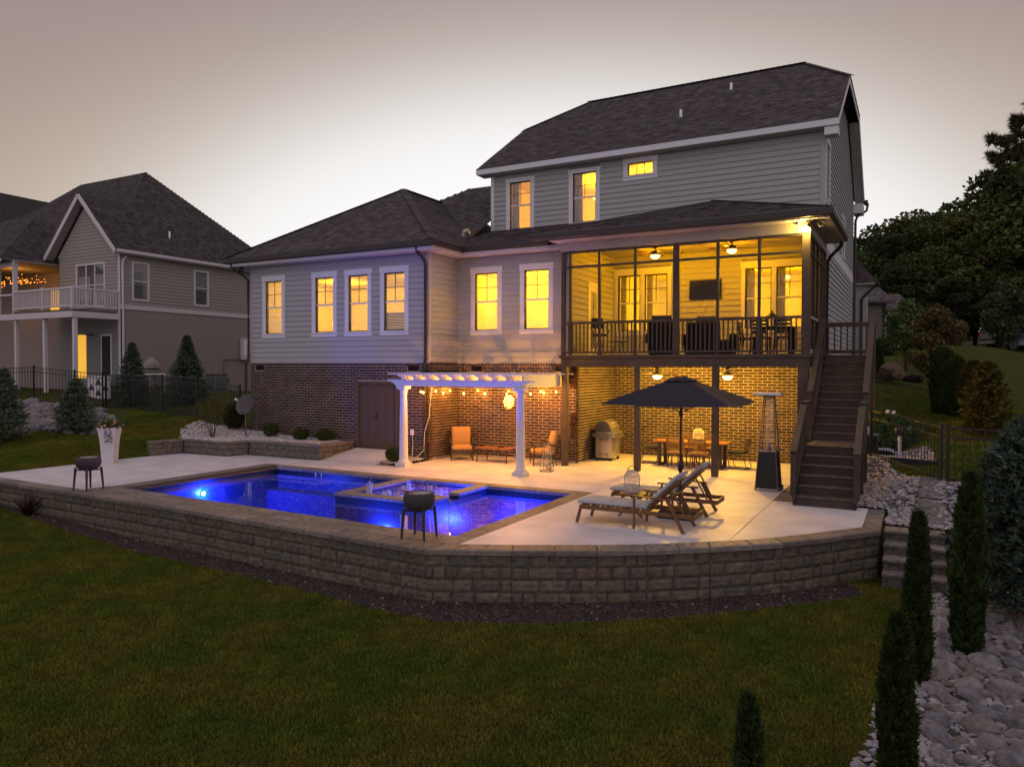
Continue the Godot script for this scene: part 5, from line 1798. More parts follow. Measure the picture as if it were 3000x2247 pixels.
func fire_bowl(label: String, at: Vector3, red_wand: bool) -> void:
	var b := thing("fire_bowl", label, "fire bowl", at, 0.1, "round fire bowls on four legs beside the pool")
	lathe("bowl", b, M.bowl, [Vector2(0.001, 0.46), Vector2(0.12, 0.465), Vector2(0.2, 0.5), Vector2(0.255, 0.565), Vector2(0.275, 0.64), Vector2(0.268, 0.72), Vector2(0.245, 0.775), Vector2(0.225, 0.78), Vector2(0.21, 0.765), Vector2(0.2, 0.73), Vector2(0.001, 0.72)], Vector3.ZERO, 30)
	for k in 4:
		var a := PI / 4 + k * PI / 2
		var d := Vector3(cos(a), 0, sin(a))
		var st := st_new()
		tube_to(st, [d * 0.31, d * 0.29 + Vector3(0, 0.25, 0), d * 0.265 + Vector3(0, 0.53, 0)], [0.019, 0.026, 0.03], 8)
		fin(st, "leg", M.bowl_leg, b)
	beam("brace", b, M.bowl_leg, Vector3(cos(PI / 4), 0, sin(PI / 4)) * 0.27 + Vector3(0, 0.475, 0), -Vector3(cos(PI / 4), 0, sin(PI / 4)) * 0.27 + Vector3(0, 0.475, 0), 0.03, 0.025)
	beam("brace", b, M.bowl_leg, Vector3(-cos(PI / 4), 0, sin(PI / 4)) * 0.27 + Vector3(0, 0.476, 0), Vector3(cos(PI / 4), 0, -sin(PI / 4)) * 0.27 + Vector3(0, 0.476, 0), 0.03, 0.025)
	var fg := st_new()
	for k in 110:
		var a := rng.randf() * TAU
		var r := 0.19 * sqrt(rng.randf())
		box_to(fg, Vector3(cos(a) * r, 0.735 + rng.randf() * 0.03, sin(a) * r), Vector3.ONE * rng.randf_range(0.015, 0.032), Basis(Vector3(rng.randf(), rng.randf(), 0.3).normalized(), rng.randf() * 3.0))
	tag(fin(fg, "fire_glass", plain(lin(0.45, 0.42, 0.4), 0.08, 0.3), b), "", "", "", "stuff")
	if red_wand:
		tube("lighter", b, plain(lin(0.35, 0.02, 0.02), 0.35), [Vector3(-0.27, 0.8, 0.08), Vector3(-0.12, 0.795, 0.12), Vector3(0.0, 0.79, 0.13)], [0.016, 0.014, 0.006], 8)

func lounger(at: Vector3, label: String) -> void:
	# foot end at -x, back rest at +x
	var l := thing("sun_lounger", label, "sun lounger", at, 0.0, "teak sun loungers under the umbrella")
	var w := 0.33
	for s in [-1, 1]:
		span("side_rail", l, M.teak, Vector3(-1.1, 0.26, s * w - 0.014), Vector3(1.05, 0.335, s * w + 0.014), 0.004)
		beam("leg", l, M.teak, Vector3(-1.14, 0.0, s * (w + 0.03)), Vector3(-1.05, 0.33, s * (w + 0.03)), 0.03, 0.06)
		beam("leg", l, M.teak, Vector3(-0.01, 0.0, s * (w + 0.04)), Vector3(-0.01, 0.575, s * (w + 0.04)), 0.03, 0.07)
		beam("leg", l, M.teak, Vector3(0.9, 0.0, s * (w + 0.04)), Vector3(0.6, 0.575, s * (w + 0.04)), 0.03, 0.065)
		beam("armrest", l, M.teak, Vector3(-0.1, 0.6, s * (w + 0.04)), Vector3(0.72, 0.565, s * (w + 0.04)), 0.07, 0.028)
	for k in 14:
		var x := -1.06 + k * 0.098
		if x < 0.22: span("slat", l, M.teak, Vector3(x, 0.337, -w), Vector3(x + 0.055, 0.352, w), 0.002)
	span("end_rail", l, M.teak, Vector3(1.05, 0.24, -w), Vector3(1.075, 0.33, w), 0.004)
	span("end_rail", l, M.teak, Vector3(-1.1, 0.265, -w), Vector3(-1.075, 0.33, w), 0.004)
	# back rest: a slatted frame leaning on a prop
	var ang := 0.78
	var br := part("back_rest", l, Vector3(0.2, 0.36, 0))
	br.basis = Basis(Vector3.BACK, ang)
	for s in [-1, 1]: span("stile", br, M.teak, Vector3(0.0, -0.012, s * 0.29 - 0.02), Vector3(0.8, 0.012, s * 0.29 + 0.02), 0.003)
	for k in 7: span("slat", br, M.teak, Vector3(0.04 + k * 0.11, -0.009, -0.29), Vector3(0.1 + k * 0.11, 0.009, 0.29), 0.002)
	for k in 2:
		put("cushion", cushion_mesh(Vector3(0.45, 0.075, 0.62), 0.015), M.cushion_pale, br, Vector3(0.2 + k * 0.445, 0.055, 0))
	for s in [-1, 1]:
		tube("tie", br, M.cushion_pale, [Vector3(0.02, 0.06, s * 0.3), Vector3(0.0, 0.0, s * 0.33), Vector3(-0.03, -0.08, s * 0.33), Vector3(0.03, -0.1, s * 0.32)], 0.006, 5)
	beam("prop", l, M.teak, Vector3(0.62, 0.74, 0.2), Vector3(0.86, 0.3, 0.2), 0.025, 0.03)
	beam("prop", l, M.teak, Vector3(0.62, 0.74, -0.2), Vector3(0.86, 0.3, -0.2), 0.025, 0.03)
	for k in 4:
		put("cushion", cushion_mesh(Vector3(0.345, 0.07, 0.64), 0.014), M.cushion_pale, l, Vector3(-0.98 + k * 0.34, 0.392, 0))

func wire_lantern(label: String, at: Vector3, r: float, h: float, m: Material, lit: bool) -> void:
	var t := thing("wire_lantern", label, "lantern", at)
	for k in 18:
		var a := TAU * k / 18.0
		var d := Vector3(cos(a), 0, sin(a))
		tube("rib", t, m, [d * r * 0.8, d * r + Vector3(0, h * 0.12, 0), d * r + Vector3(0, h * 0.75, 0), d * r * 0.75 + Vector3(0, h * 0.92, 0), d * r * 0.55 + Vector3(0, h, 0)], 0.006, 4)
	for y in [0.02, 0.12, 0.3, 0.48, 0.66, 0.78]:
		var ring := []
		for q in 21: ring.append(Vector3(cos(TAU * q / 20.0), 0, sin(TAU * q / 20.0)) * r * (0.82 if y < 0.1 else 1.0) + Vector3(0, h * y, 0))
		tube("hoop", t, m, ring, 0.006, 4)
	lathe("rim", t, m, [Vector2(r * 0.5, h * 0.97), Vector2(r * 0.6, h), Vector2(r * 0.5, h * 1.04)], Vector3.ZERO, 18)
	lathe("glass", t, pane(0.12, 0.08), [Vector2(r * 0.6, h * 0.04), Vector2(r * 0.6, h * 0.8)], Vector3.ZERO, 16)
	lathe("candle", t, plain(lin(0.7, 0.62, 0.5), 0.6), [Vector2(r * 0.35, h * 0.03), Vector2(r * 0.35, h * 0.42), Vector2(0.001, h * 0.43)], Vector3.ZERO, 14)
	if lit: pass
	var hd := []
	for q in 11: hd.append(Vector3(cos(PI * q / 10.0) * r * 0.6, h + sin(PI * q / 10.0) * 0.1, 0))
	tube("handle", t, M.black_metal, hd, 0.009, 5)

func wicker_chair(at: Vector3, turn: float, label: String) -> void:
	# faces -z, the woven back at +z
	var c := thing("wicker_chair", label, "dining chair", at, turn, "chairs round the patio dining table")
	for s in [-1, 1]:
		beam("leg", c, M.bowl_leg, Vector3(s * 0.23, 0, 0.23), Vector3(s * 0.2, 0.42, 0.2), 0.03, 0.03)
		beam("leg", c, M.bowl_leg, Vector3(s * 0.23, 0, -0.24), Vector3(s * 0.21, 0.42, -0.21), 0.03, 0.03)
		beam("stretcher", c, M.bowl_leg, Vector3(s * 0.225, 0.16, 0.22), Vector3(s * 0.225, 0.16, -0.23), 0.018, 0.018)
		beam("arm_post", c, M.wicker, Vector3(s * 0.25, 0.42, 0.2), Vector3(s * 0.25, 0.86, 0.3), 0.028, 0.028)
	put("seat", cushion_mesh(Vector3(0.5, 0.08, 0.48), 0.015), M.cushion_tan, c, Vector3(0, 0.45, 0))
	# woven back: a lattice of strips
	var st := st_new()
	for k in 11:
		var x := -0.22 + k * 0.044
		var pts := []
		for q in 13:
			var y := 0.44 + q * 0.034
			pts.append(Vector3(x, y, 0.2 + (y - 0.42) * 0.22 + (0.007 if (q + k) % 2 else -0.007)))
		tube_to(st, pts, 0.007, 4)
	for q in 12:
		var y := 0.455 + q * 0.034
		var pts := []
		for k in 13:
			var x := -0.245 + k * 0.041
			pts.append(Vector3(x, y, 0.2 + (y - 0.42) * 0.22 + (-0.007 if (q + k) % 2 else 0.007)))
		tube_to(st, pts, 0.008, 4)
	tag(fin(st, "woven_back", M.wicker, c), "", "", "", "stuff")
	beam("top_rail", c, M.wicker, Vector3(-0.26, 0.865, 0.3), Vector3(0.26, 0.865, 0.3), 0.035, 0.035)
	beam("seat_rail", c, M.bowl_leg, Vector3(-0.23, 0.4, 0.21), Vector3(0.23, 0.4, 0.21), 0.03, 0.04)
	beam("seat_rail", c, M.bowl_leg, Vector3(-0.23, 0.4, -0.22), Vector3(0.23, 0.4, -0.22), 0.03, 0.04)

func sled_chair(at: Vector3, turn: float, label: String) -> void:
	# faces +x on two bent metal runners
	var c := thing("sled_chair", label, "dining chair", at, turn, "chairs round the patio dining table")
	for s in [-0.23, 0.23]:
		tube("runner", c, M.dark_metal, [Vector3(-0.32, 0.88, s * 0.9), Vector3(-0.22, 0.46, s), Vector3(0.2, 0.43, s), Vector3(0.24, 0.36, s), Vector3(0.19, 0.04, s), Vector3(0.12, 0.012, s), Vector3(-0.26, 0.012, s), Vector3(-0.31, 0.05, s), Vector3(-0.2, 0.42, s)], 0.012, 8)
	for x in [[-0.26, 0.012], [0.12, 0.012], [-0.32, 0.88]]:
		tube("cross_bar", c, M.dark_metal, [Vector3(x[0], x[1], -0.22), Vector3(x[0], x[1], 0.22)], 0.011, 8)
	put("pad", cushion_mesh(Vector3(0.46, 0.09, 0.46), 0.015), M.umbrella, c, Vector3(0.0, 0.475, 0))
	for k in 5:
		var t := 0.12 + k * 0.19
		var p := Vector3(-0.22, 0.46, 0).lerp(Vector3(-0.32, 0.88, 0), t)
		box("back_strap", c, M.brown_furniture, p, Vector3(0.012, 0.045, 0.42), Basis.IDENTITY, 0.003)

func club_chair(at: Vector3, turn: float, label: String) -> void:
	# deep chair facing +z
	var c := thing("patio_armchair", label, "armchair", at, turn, "tan cushioned armchairs under the pergola")
	for s in [-1, 1]:
		beam("leg", c, M.bowl_leg, Vector3(s * 0.33, 0, 0.33), Vector3(s * 0.33, 0.56, 0.3), 0.035, 0.035)
		tube("back_post", c, M.bowl_leg, [Vector3(s * 0.33, 0, -0.38), Vector3(s * 0.33, 0.3, -0.3), Vector3(s * 0.31, 0.92, -0.46)], 0.02, 8)
		tube("armrest", c, M.bowl_leg, [Vector3(s * 0.33, 0.6, -0.36), Vector3(s * 0.36, 0.63, -0.1), Vector3(s * 0.36, 0.61, 0.2), Vector3(s * 0.34, 0.55, 0.34)], 0.025, 8)
		beam("side_rail", c, M.bowl_leg, Vector3(s * 0.33, 0.28, 0.31), Vector3(s * 0.33, 0.26, -0.32), 0.03, 0.06)
	beam("front_rail", c, M.bowl_leg, Vector3(-0.33, 0.28, 0.31), Vector3(0.33, 0.28, 0.31), 0.03, 0.09)
	put("seat_cushion", cushion_mesh(Vector3(0.62, 0.15, 0.66), 0.02), M.cushion_tan, c, Vector3(0, 0.39, 0.0))
	put("back_cushion", cushion_mesh(Vector3(0.6, 0.15, 0.58), 0.03), M.cushion_tan, c, Vector3(0, 0.72, -0.31), Basis(Vector3.RIGHT, PI / 2 - 0.24))

func build_patio_things() -> void:
	fire_bowl("dark fire bowl on four legs at the far left corner of the pool", Vector3(-3.72, 0.004, 8.58), false)
	fire_bowl("dark fire bowl with red lighter on the near pool edge before the spa", Vector3(5.97, 0.004, 8.8), true)
	lounger(Vector3(8.93, 0, 5.92), "teak lounger with pale cushion nearest the curved wall")
	lounger(Vector3(8.93, 0, 4.25), "teak lounger with pale cushion behind the umbrella pole, farther from the curved wall")
	# side table with the lantern
	var t := thing("side_table", "small folding teak table between the two loungers", "side table", Vector3(8.5, 0, 5.12))
	for k in 6: span("slat", t, M.teak, Vector3(-0.24, 0.42, -0.24 + k * 0.081), Vector3(0.24, 0.445, -0.165 + k * 0.081), 0.003)
	for s in [-0.2, 0.2]:
		beam("leg", t, M.teak, Vector3(-0.24, 0, s), Vector3(0.2, 0.42, s), 0.022, 0.04)
		beam("leg", t, M.teak, Vector3(0.24, 0, s * 0.85), Vector3(-0.2, 0.42, s * 0.85), 0.022, 0.04)
	wire_lantern("white wire lantern with dark handle on the side table between the loungers", Vector3(8.46, 0.446, 5.1), 0.155, 0.42, M.white_wire, false)
	# umbrella
	var u := thing("patio_umbrella", "open square charcoal umbrella on a dark pole between the loungers", "umbrella", Vector3(9.34, 0, 4.78))
	stone("base", u, M.heater_panel, [Vector2(-0.36, -0.36), Vector2(0.36, -0.36), Vector2(0.36, 0.36), Vector2(-0.36, 0.36)], 0.0, 0.15, 0.05)
	tube("pole", u, M.black_metal, [Vector3(0, 0.14, 0), Vector3(0, 2.62, 0)], 0.024, 12)
	lathe("crank_housing", u, M.black_metal, [Vector2(0.025, 0.86), Vector2(0.05, 0.92), Vector2(0.055, 1.0), Vector2(0.045, 1.06), Vector2(0.025, 1.1)], Vector3.ZERO, 12)
	var st := st_new()
	var hw := 1.2
	var top := 2.68
	var edge := 2.26
	var n := 14
	st.set_smooth_group(2)
	for f in 4:
		st.set_smooth_group(10 + f)
		var ax := Basis(Vector3.UP, f * PI / 2)
		for i in n:
			for j in n:
				var pt := func(a: int, b: int) -> Vector3:
					# a: from the middle (0) to the hem (n); b: across the panel
					var s := lerpf(0.14, 1.0, float(a) / n)
					var x := (float(b) / n * 2.0 - 1.0) * s
					var sag := 0.045 * s * (1.0 - x * x / (s * s)) * s
					return ax * Vector3(x * hw, lerpf(top, edge, (s - 0.14) / 0.86) - sag - 0.02 * s * s, s * hw - 0.03 * s * (1.0 - pow(x / s, 2.0)))
				quad(st, pt.call(i + 1, j), pt.call(i + 1, j + 1), pt.call(i, j + 1), pt.call(i, j))
	fin(st, "canopy", M.umbrella, u)
	st = st_new()
	for f in 4:
		st.set_smooth_group(20 + f)
		var ax := Basis(Vector3.UP, f * PI / 2)
		for j in 6:
			var q := func(s: float, b: int, y: float) -> Vector3: return ax * Vector3((b / 6.0 * 2 - 1) * s, y + 0.012 * cos(b * 2.1), s)
			quad(st, q.call(0.27, j, 2.66), q.call(0.27, j + 1, 2.66), q.call(0.07, j + 1, 2.735), q.call(0.07, j, 2.735))
		quad(st, ax * Vector3(-0.07, 2.735, 0.07), ax * Vector3(0.07, 2.735, 0.07), ax * Vector3(0, 2.74, 0), ax * Vector3(0, 2.74, 0))
	fin(st, "vent_cap", M.umbrella, u)
	for k in 8:
		var a := k * PI / 4
		var r := hw * (1.41 if k % 2 else 1.0) * 0.985
		var d := Vector3(sin(a), 0, cos(a))
		tube("rib", u, M.black_metal, [Vector3(0, 2.6, 0) + d * 0.04, d * r + Vector3(0, edge - (0.035 if k % 2 else 0.09), 0)], 0.009, 5)
		tube("strut", u, M.black_metal, [Vector3(0, 2.02, 0), d * r * 0.5 + Vector3(0, 2.4, 0)], 0.007, 5)
	lathe("runner", u, M.black_metal, [Vector2(0.03, 1.97), Vector2(0.045, 2.0), Vector2(0.03, 2.05)], Vector3.ZERO, 10)
	# pyramid heater
	var h := thing("patio_heater", "tall pyramid patio heater with black base beside the staircase", "patio heater", Vector3(10.28, 0, 0.5))
	var b0 := 0.26
	var b1 := 0.115
	for sx in [-1, 1]:
		for sz in [-1, 1]:
			beam("leg", h, M.steel_dark, Vector3(sx * b0, 0.0, sz * b0), Vector3(sx * b1, 2.2, sz * b1), 0.03, 0.03)
	var bs := st_new()
	var y1 := 0.92
	var w0 := b0 - 0.012
	var w1 := lerpf(b0, b1, y1 / 2.2) - 0.012
	for f in 4:
		var ax := Basis(Vector3.UP, f * PI / 2)
		quad(bs, ax * Vector3(-w0, 0.05, w0), ax * Vector3(w0, 0.05, w0), ax * Vector3(w1, y1, w1), ax * Vector3(-w1, y1, w1))
	quad(bs, Vector3(-w1, y1, w1), Vector3(w1, y1, w1), Vector3(w1, y1, -w1), Vector3(-w1, y1, -w1))
	fin(bs, "base_panel", M.heater_panel, h)
	for y in [0.035, 0.94]:
		var w := lerpf(b0, b1, y / 2.2) + 0.008
		for f in 4:
			var ax := Basis(Vector3.UP, f * PI / 2)
			beam("trim_bar", h, M.steel, ax * Vector3(-w, y, w), ax * Vector3(w, y, w), 0.015, 0.02)
	lathe("glass_tube", h, pane(0.1, 0.04), [Vector2(0.055, 0.98), Vector2(0.055, 2.16)], Vector3.ZERO, 16)
	lathe("burner", h, M.steel_dark, [Vector2(0.06, 0.93), Vector2(0.06, 1.06), Vector2(0.03, 1.1)], Vector3.ZERO, 12)
	for f in 4:
		var ax := Basis(Vector3.UP, f * PI / 2)
		for k in 9:
			var y := 1.06 + k * 0.125
			var w := lerpf(b0, b1, y / 2.2)
			tube("guard_wire", h, M.steel, [ax * Vector3(-w, y, w), ax * Vector3(w, y, w)], 0.004, 4)
	stone("reflector", h, M.steel, [Vector2(-0.31, -0.31), Vector2(0.31, -0.31), Vector2(0.31, 0.31), Vector2(-0.31, 0.31)], 2.27, 2.33, 0.03)
	box("top_plate", h, M.steel_dark, Vector3(0, 2.225, 0), Vector3(0.24, 0.06, 0.24))
	for z in [-0.15, 0.15]:
		tube("wheel", h, M.black_metal, [Vector3(0.27, 0.06, z), Vector3(0.315, 0.06, z)], 0.06, 14)
	# grill
	grill()
	# dining table and chairs
	var dt := thing("dining_table", "long wooden dining table on dark U-shaped legs under the porch", "dining table", Vector3(7.53, 0, -2.84))
	for k in 5:
		span("top_board", dt, M.wood_top, Vector3(-1.1, 0.705, -0.42 + k * 0.168), Vector3(1.1, 0.745, -0.255 + k * 0.168), 0.004)
	for s in [-0.9, 0.9]:
		for z in [-0.3, 0.3]: box("leg", dt, M.bowl_leg, Vector3(s, 0.35, z), Vector3(0.1, 0.7, 0.06))
		box("foot", dt, M.bowl_leg, Vector3(s, 0.031, 0), Vector3(0.1, 0.06, 0.54))
	box("runner", dt, M.cushion_tan, Vector3(-0.05, 0.7485, 0), Vector3(1.3, 0.005, 0.3), Basis.IDENTITY, 0.001)
	wicker_chair(Vector3(7.22, 0, -2.38), 0.03, "woven-back dining chair facing the table, nearer the grill")
	wicker_chair(Vector3(7.88, 0, -2.38), -0.05, "woven-back dining chair facing the table, farther from the grill")
	wicker_chair(Vector3(7.25, 0, -3.36), PI, "woven-back dining chair on the wall side of the table, nearer the grill")
	wicker_chair(Vector3(7.9, 0, -3.36), PI, "woven-back dining chair on the wall side of the table, nearer the heater")
	sled_chair(Vector3(6.22, 0, -3.0), 0.2, "dark padded sled-leg chair at the grill end of the dining table")
	sled_chair(Vector3(8.86, 0, -2.95), PI - 0.1, "dark padded sled-leg chair at the heater end of the dining table")
	wire_lantern("cream wire lantern on the dining table", Vector3(7.72, 0.752, -2.84), 0.16, 0.36, plain(lin(0.75, 0.68, 0.5), 0.5), true)
	# pergola seating
	club_chair(Vector3(0.72, 0, -0.78), 0.62, "tan cushioned armchair in the brick corner, left of the coffee table")
	club_chair(Vector3(3.5, 0, -0.95), -0.95, "tan cushioned armchair behind the right pergola column")
	var ct := thing("coffee_table", "low wooden coffee table with thin dark legs under the pergola", "coffee table", Vector3(2.0, 0, -0.78))
	for k in 4: span("top_board", ct, M.wood_top, Vector3(-0.58, 0.42, -0.36 + k * 0.181), Vector3(0.58, 0.45, -0.182 + k * 0.181), 0.004)
	for sx in [-1, 1]:
		for sz in [-1, 1]:
			beam("leg", ct, M.bowl_leg, Vector3(sx * 0.53, 0, sz * 0.32), Vector3(sx * 0.48, 0.42, sz * 0.27), 0.03, 0.03)
	box("tray", ct, M.bowl_leg, Vector3(0.15, 0.47, 0), Vector3(0.16, 0.04, 0.12))
	# glass pyramid lantern
	var gp := thing("glass_lantern", "tapering glass lantern filled with coloured balls beside the right pergola column", "lantern", Vector3(4.27, 0, 0.33), 0.15)
	var q0 := 0.16
	var q1 := 0.075
	var hh := 0.82
	for sx in [-1, 1]:
		for sz in [-1, 1]: beam("frame_bar", gp, M.black_metal, Vector3(sx * q0, 0.0, sz * q0), Vector3(sx * q1, hh, sz * q1), 0.014, 0.014)
	for y in [0.01, hh]:
		var w: float = lerpf(q0, q1, y / hh)
		for f in 4:
			var ax := Basis(Vector3.UP, f * PI / 2)
			beam("frame_bar", gp, M.black_metal, ax * Vector3(-w, y, w), ax * Vector3(w, y, w), 0.014, 0.016)
	for f in 4:
		var ax := Basis(Vector3.UP, f * PI / 2)
		var ps := st_new()
		quad(ps, ax * Vector3(-q0, 0.012, q0), ax * Vector3(q0, 0.012, q0), ax * Vector3(q1, hh, q1), ax * Vector3(-q1, hh, q1))
		fin(ps, "pane", M.glass, gp)
	var cols := [lin(0.5, 0.45, 0.05), lin(0.05, 0.2, 0.08), lin(0.5, 0.06, 0.05), lin(0.6, 0.58, 0.5), lin(0.1, 0.3, 0.35)]
	for k in 34:
		var y := 0.045 + (k / 34.0) * 0.2
		var w := lerpf(q0, q1, y / hh) - 0.04
		lathe("ball", gp, plain(cols[rng.randi() % 5], 0.2), [Vector2(0.001, -0.03), Vector2(0.021, -0.021), Vector2(0.03, 0), Vector2(0.021, 0.021), Vector2(0.001, 0.03)], Vector3(rng.randf_range(-w, w), y, rng.randf_range(-w, w)), 8)
	# white planter with flowers
	var pl := thing("tall_planter", "tall tapered white planter with red and green flowers on the left patio edge", "planter", Vector3(-8.05, 0, 5.25), 0.62)
	var pst := st_new()
	var prof := [[0.17, 0.0], [0.185, 0.35], [0.21, 0.7], [0.245, 0.98], [0.27, 1.08]]
	for f in 4:
		var ax := Basis(Vector3.UP, f * PI / 2)
		for k in prof.size() - 1:
			var a: Array = prof[k]
			var b: Array = prof[k + 1]
			quad(pst, ax * Vector3(-a[0], a[1], a[0]), ax * Vector3(a[0], a[1], a[0]), ax * Vector3(b[0], b[1], b[0]), ax * Vector3(-b[0], b[1], b[0]))
		quad(pst, ax * Vector3(-0.27, 1.08, 0.27), ax * Vector3(0.27, 1.08, 0.27), ax * Vector3(0.235, 1.08, 0.235), ax * Vector3(-0.235, 1.08, 0.235))
		quad(pst, ax * Vector3(-0.235, 1.08, 0.235), ax * Vector3(0.235, 1.08, 0.235), ax * Vector3(0.22, 1.0, 0.22), ax * Vector3(-0.22, 1.0, 0.22))
	quad(pst, Vector3(-0.22, 1.0, 0.22), Vector3(0.22, 1.0, 0.22), Vector3(0.22, 1.0, -0.22), Vector3(-0.22, 1.0, -0.22))
	fin(pst, "pot", M.planter_white, pl)
	var fl := st_new()
	for k in 420:
		var a := rng.randf() * TAU
		var r := 0.34 * sqrt(rng.randf())
		var c := Vector3(cos(a) * r, 1.06 + rng.randf() * 0.26 * (1.0 - r * 1.4), sin(a) * r)
		var col := Color(0.03, 0.055, 0.012)
		if rng.randf() < 0.22: col = Color(0.16, 0.012, 0.02)
		elif rng.randf() < 0.14: col = Color(0.4, 0.3, 0.16)
		leaf_to(fl, c, rng.randf_range(0.03, 0.06), col)
	for k in 60:
		var a := 0.9 + rng.randf() * 0.8
		leaf_to(fl, Vector3(cos(a) * 0.27, 1.02 - rng.randf() * 0.4, sin(a) * 0.27 + 0.03), 0.03, Color(0.03, 0.05, 0.015))
	fin(fl, "flowers", M.leaf, pl)
	var gr := st_new()
	for k in 34:
		var a := rng.randf() * TAU
		var d := Vector3(cos(a), 0, sin(a)) * rng.randf_range(0.05, 0.24)
		blade_to(gr, Vector3(-0.1, 1.02, -0.05), d + Vector3(0, rng.randf_range(0.35, 0.62), 0), 0.012, Color(0.12, 0.13, 0.03))
	fin(gr, "spike_grass", M.leaf, pl)

func leaf_to(st: SurfaceTool, c: Vector3, s: float, col: Color, up_bias := 0.3) -> void:
	# one leaf: a bent diamond of two faces
	st.set_color(col * rng.randf_range(0.95, 2.1))
	var d := Vector3(rng.randf_range(-1, 1), rng.randf_range(-0.7, 0.7) + up_bias, rng.randf_range(-1, 1)).normalized()
	var sd := d.cross(Vector3(rng.randf_range(-1, 1), rng.randf_range(-1, 1), rng.randf_range(-1, 1))).normalized()
	var nn := d.cross(sd)
	var tip := c + d * s
	var base := c - d * s
	var fold := nn * s * 0.2
	st.add_vertex(base); st.add_vertex(c + sd * s * 0.55 + fold); st.add_vertex(tip)
	st.add_vertex(base); st.add_vertex(tip); st.add_vertex(c - sd * s * 0.55 + fold)

func blade_to(st: SurfaceTool, base: Vector3, v: Vector3, w: float, col: Color) -> void:
	st.set_color(col * rng.randf_range(0.6, 1.3))
	var sd := v.cross(Vector3(rng.randf_range(-1, 1), 0, rng.randf_range(-1, 1))).normalized() * w
	var mid := base + v * 0.55 + Vector3(v.x, 0, v.z) * -0.12
	st.add_vertex(base - sd); st.add_vertex(base + sd); st.add_vertex(mid)
	st.add_vertex(base - sd); st.add_vertex(mid + sd * 0.7); st.add_vertex(mid - sd * 0.7)
	st.add_vertex(mid - sd * 0.7); st.add_vertex(mid + sd * 0.7); st.add_vertex(base + v)

func grill() -> void:
	# faces +x, backs on to the brick return
	var g := thing("gas_grill", "stainless steel gas grill with domed lid by the brick wall", "grill", Vector3(4.78, 0, -3.05))
	span("cabinet", g, M.steel, Vector3(-0.28, 0.09, -0.36), Vector3(0.26, 0.72, 0.36), 0.012)
	for k in 2: span("cabinet_door", g, M.steel, Vector3(0.262, 0.12, -0.35 + k * 0.352), Vector3(0.275, 0.69, -0.004 + k * 0.352), 0.004)
	for k in 2: tube("door_handle", g, M.steel, [Vector3(0.3, 0.3, -0.05 + k * 0.1), Vector3(0.3, 0.6, -0.05 + k * 0.1)], 0.01, 8)
	for y in [0.16, 0.62]:
		for z in [-0.09, 0.09]:
			for q in 4: box("louvre", g, M.black_metal, Vector3(z, y + q * 0.025, 0.3605), Vector3(0.13, 0.01, 0.003), Basis.IDENTITY, 0.0)
	for x in [-0.24, 0.22]:
		for z in [-0.32, 0.32]: tube("caster", g, M.black_metal, [Vector3(x, 0.045, z - 0.015), Vector3(x, 0.045, z + 0.015)], 0.045, 12)
	span("firebox", g, M.steel, Vector3(-0.27, 0.722, -0.36), Vector3(0.22, 0.92, 0.36), 0.01)
	extrude("control_panel", g, M.steel, [Vector2(-0.02, 0.0), Vector2(0.14, 0.0), Vector2(0.1, 0.17), Vector2(-0.02, 0.19)], 0.8, Vector3(0.24, 0.73, 0.0))
	for k in 5:
		var kn := part("knob", g, Vector3(0.375, 0.81, -0.3 + k * 0.15))
		tube("dial", kn, M.steel_dark, [Vector3(-0.02, 0, 0), Vector3(0.03, 0.008, 0)], [0.035, 0.028], 14)
	# lid: half a barrel
	var prof := []
	for k in 13:
		var a := lerpf(0.02, PI * 0.98, k / 12.0)
		prof.append(Vector2(cos(a) * 0.27 - 0.03, sin(a) * 0.33))
	extrude("lid", g, M.steel, prof, 0.74, Vector3(0.0, 0.925, 0.0))
	for z in [-0.375, 0.375]: extrude("lid_end", g, M.steel_dark, prof.map(func(v): return v * 1.03), 0.02, Vector3(0.0, 0.92, z))
	tube("lid_handle", g, M.steel, [Vector3(0.19, 1.05, -0.3), Vector3(0.28, 1.06, -0.3), Vector3(0.28, 1.06, 0.3), Vector3(0.19, 1.05, 0.3)], 0.014, 8)
	lathe("thermometer", g, M.white_plastic, [Vector2(0.04, 0.0), Vector2(0.035, 0.015), Vector2(0.001, 0.016)], Vector3(0.16, 1.17, 0.0), 14)
	for s in [-1, 1]:
		span("side_shelf", g, M.steel_dark, Vector3(-0.26, 0.76, s * 0.365), Vector3(0.26, 0.87, s * 0.68), 0.01)

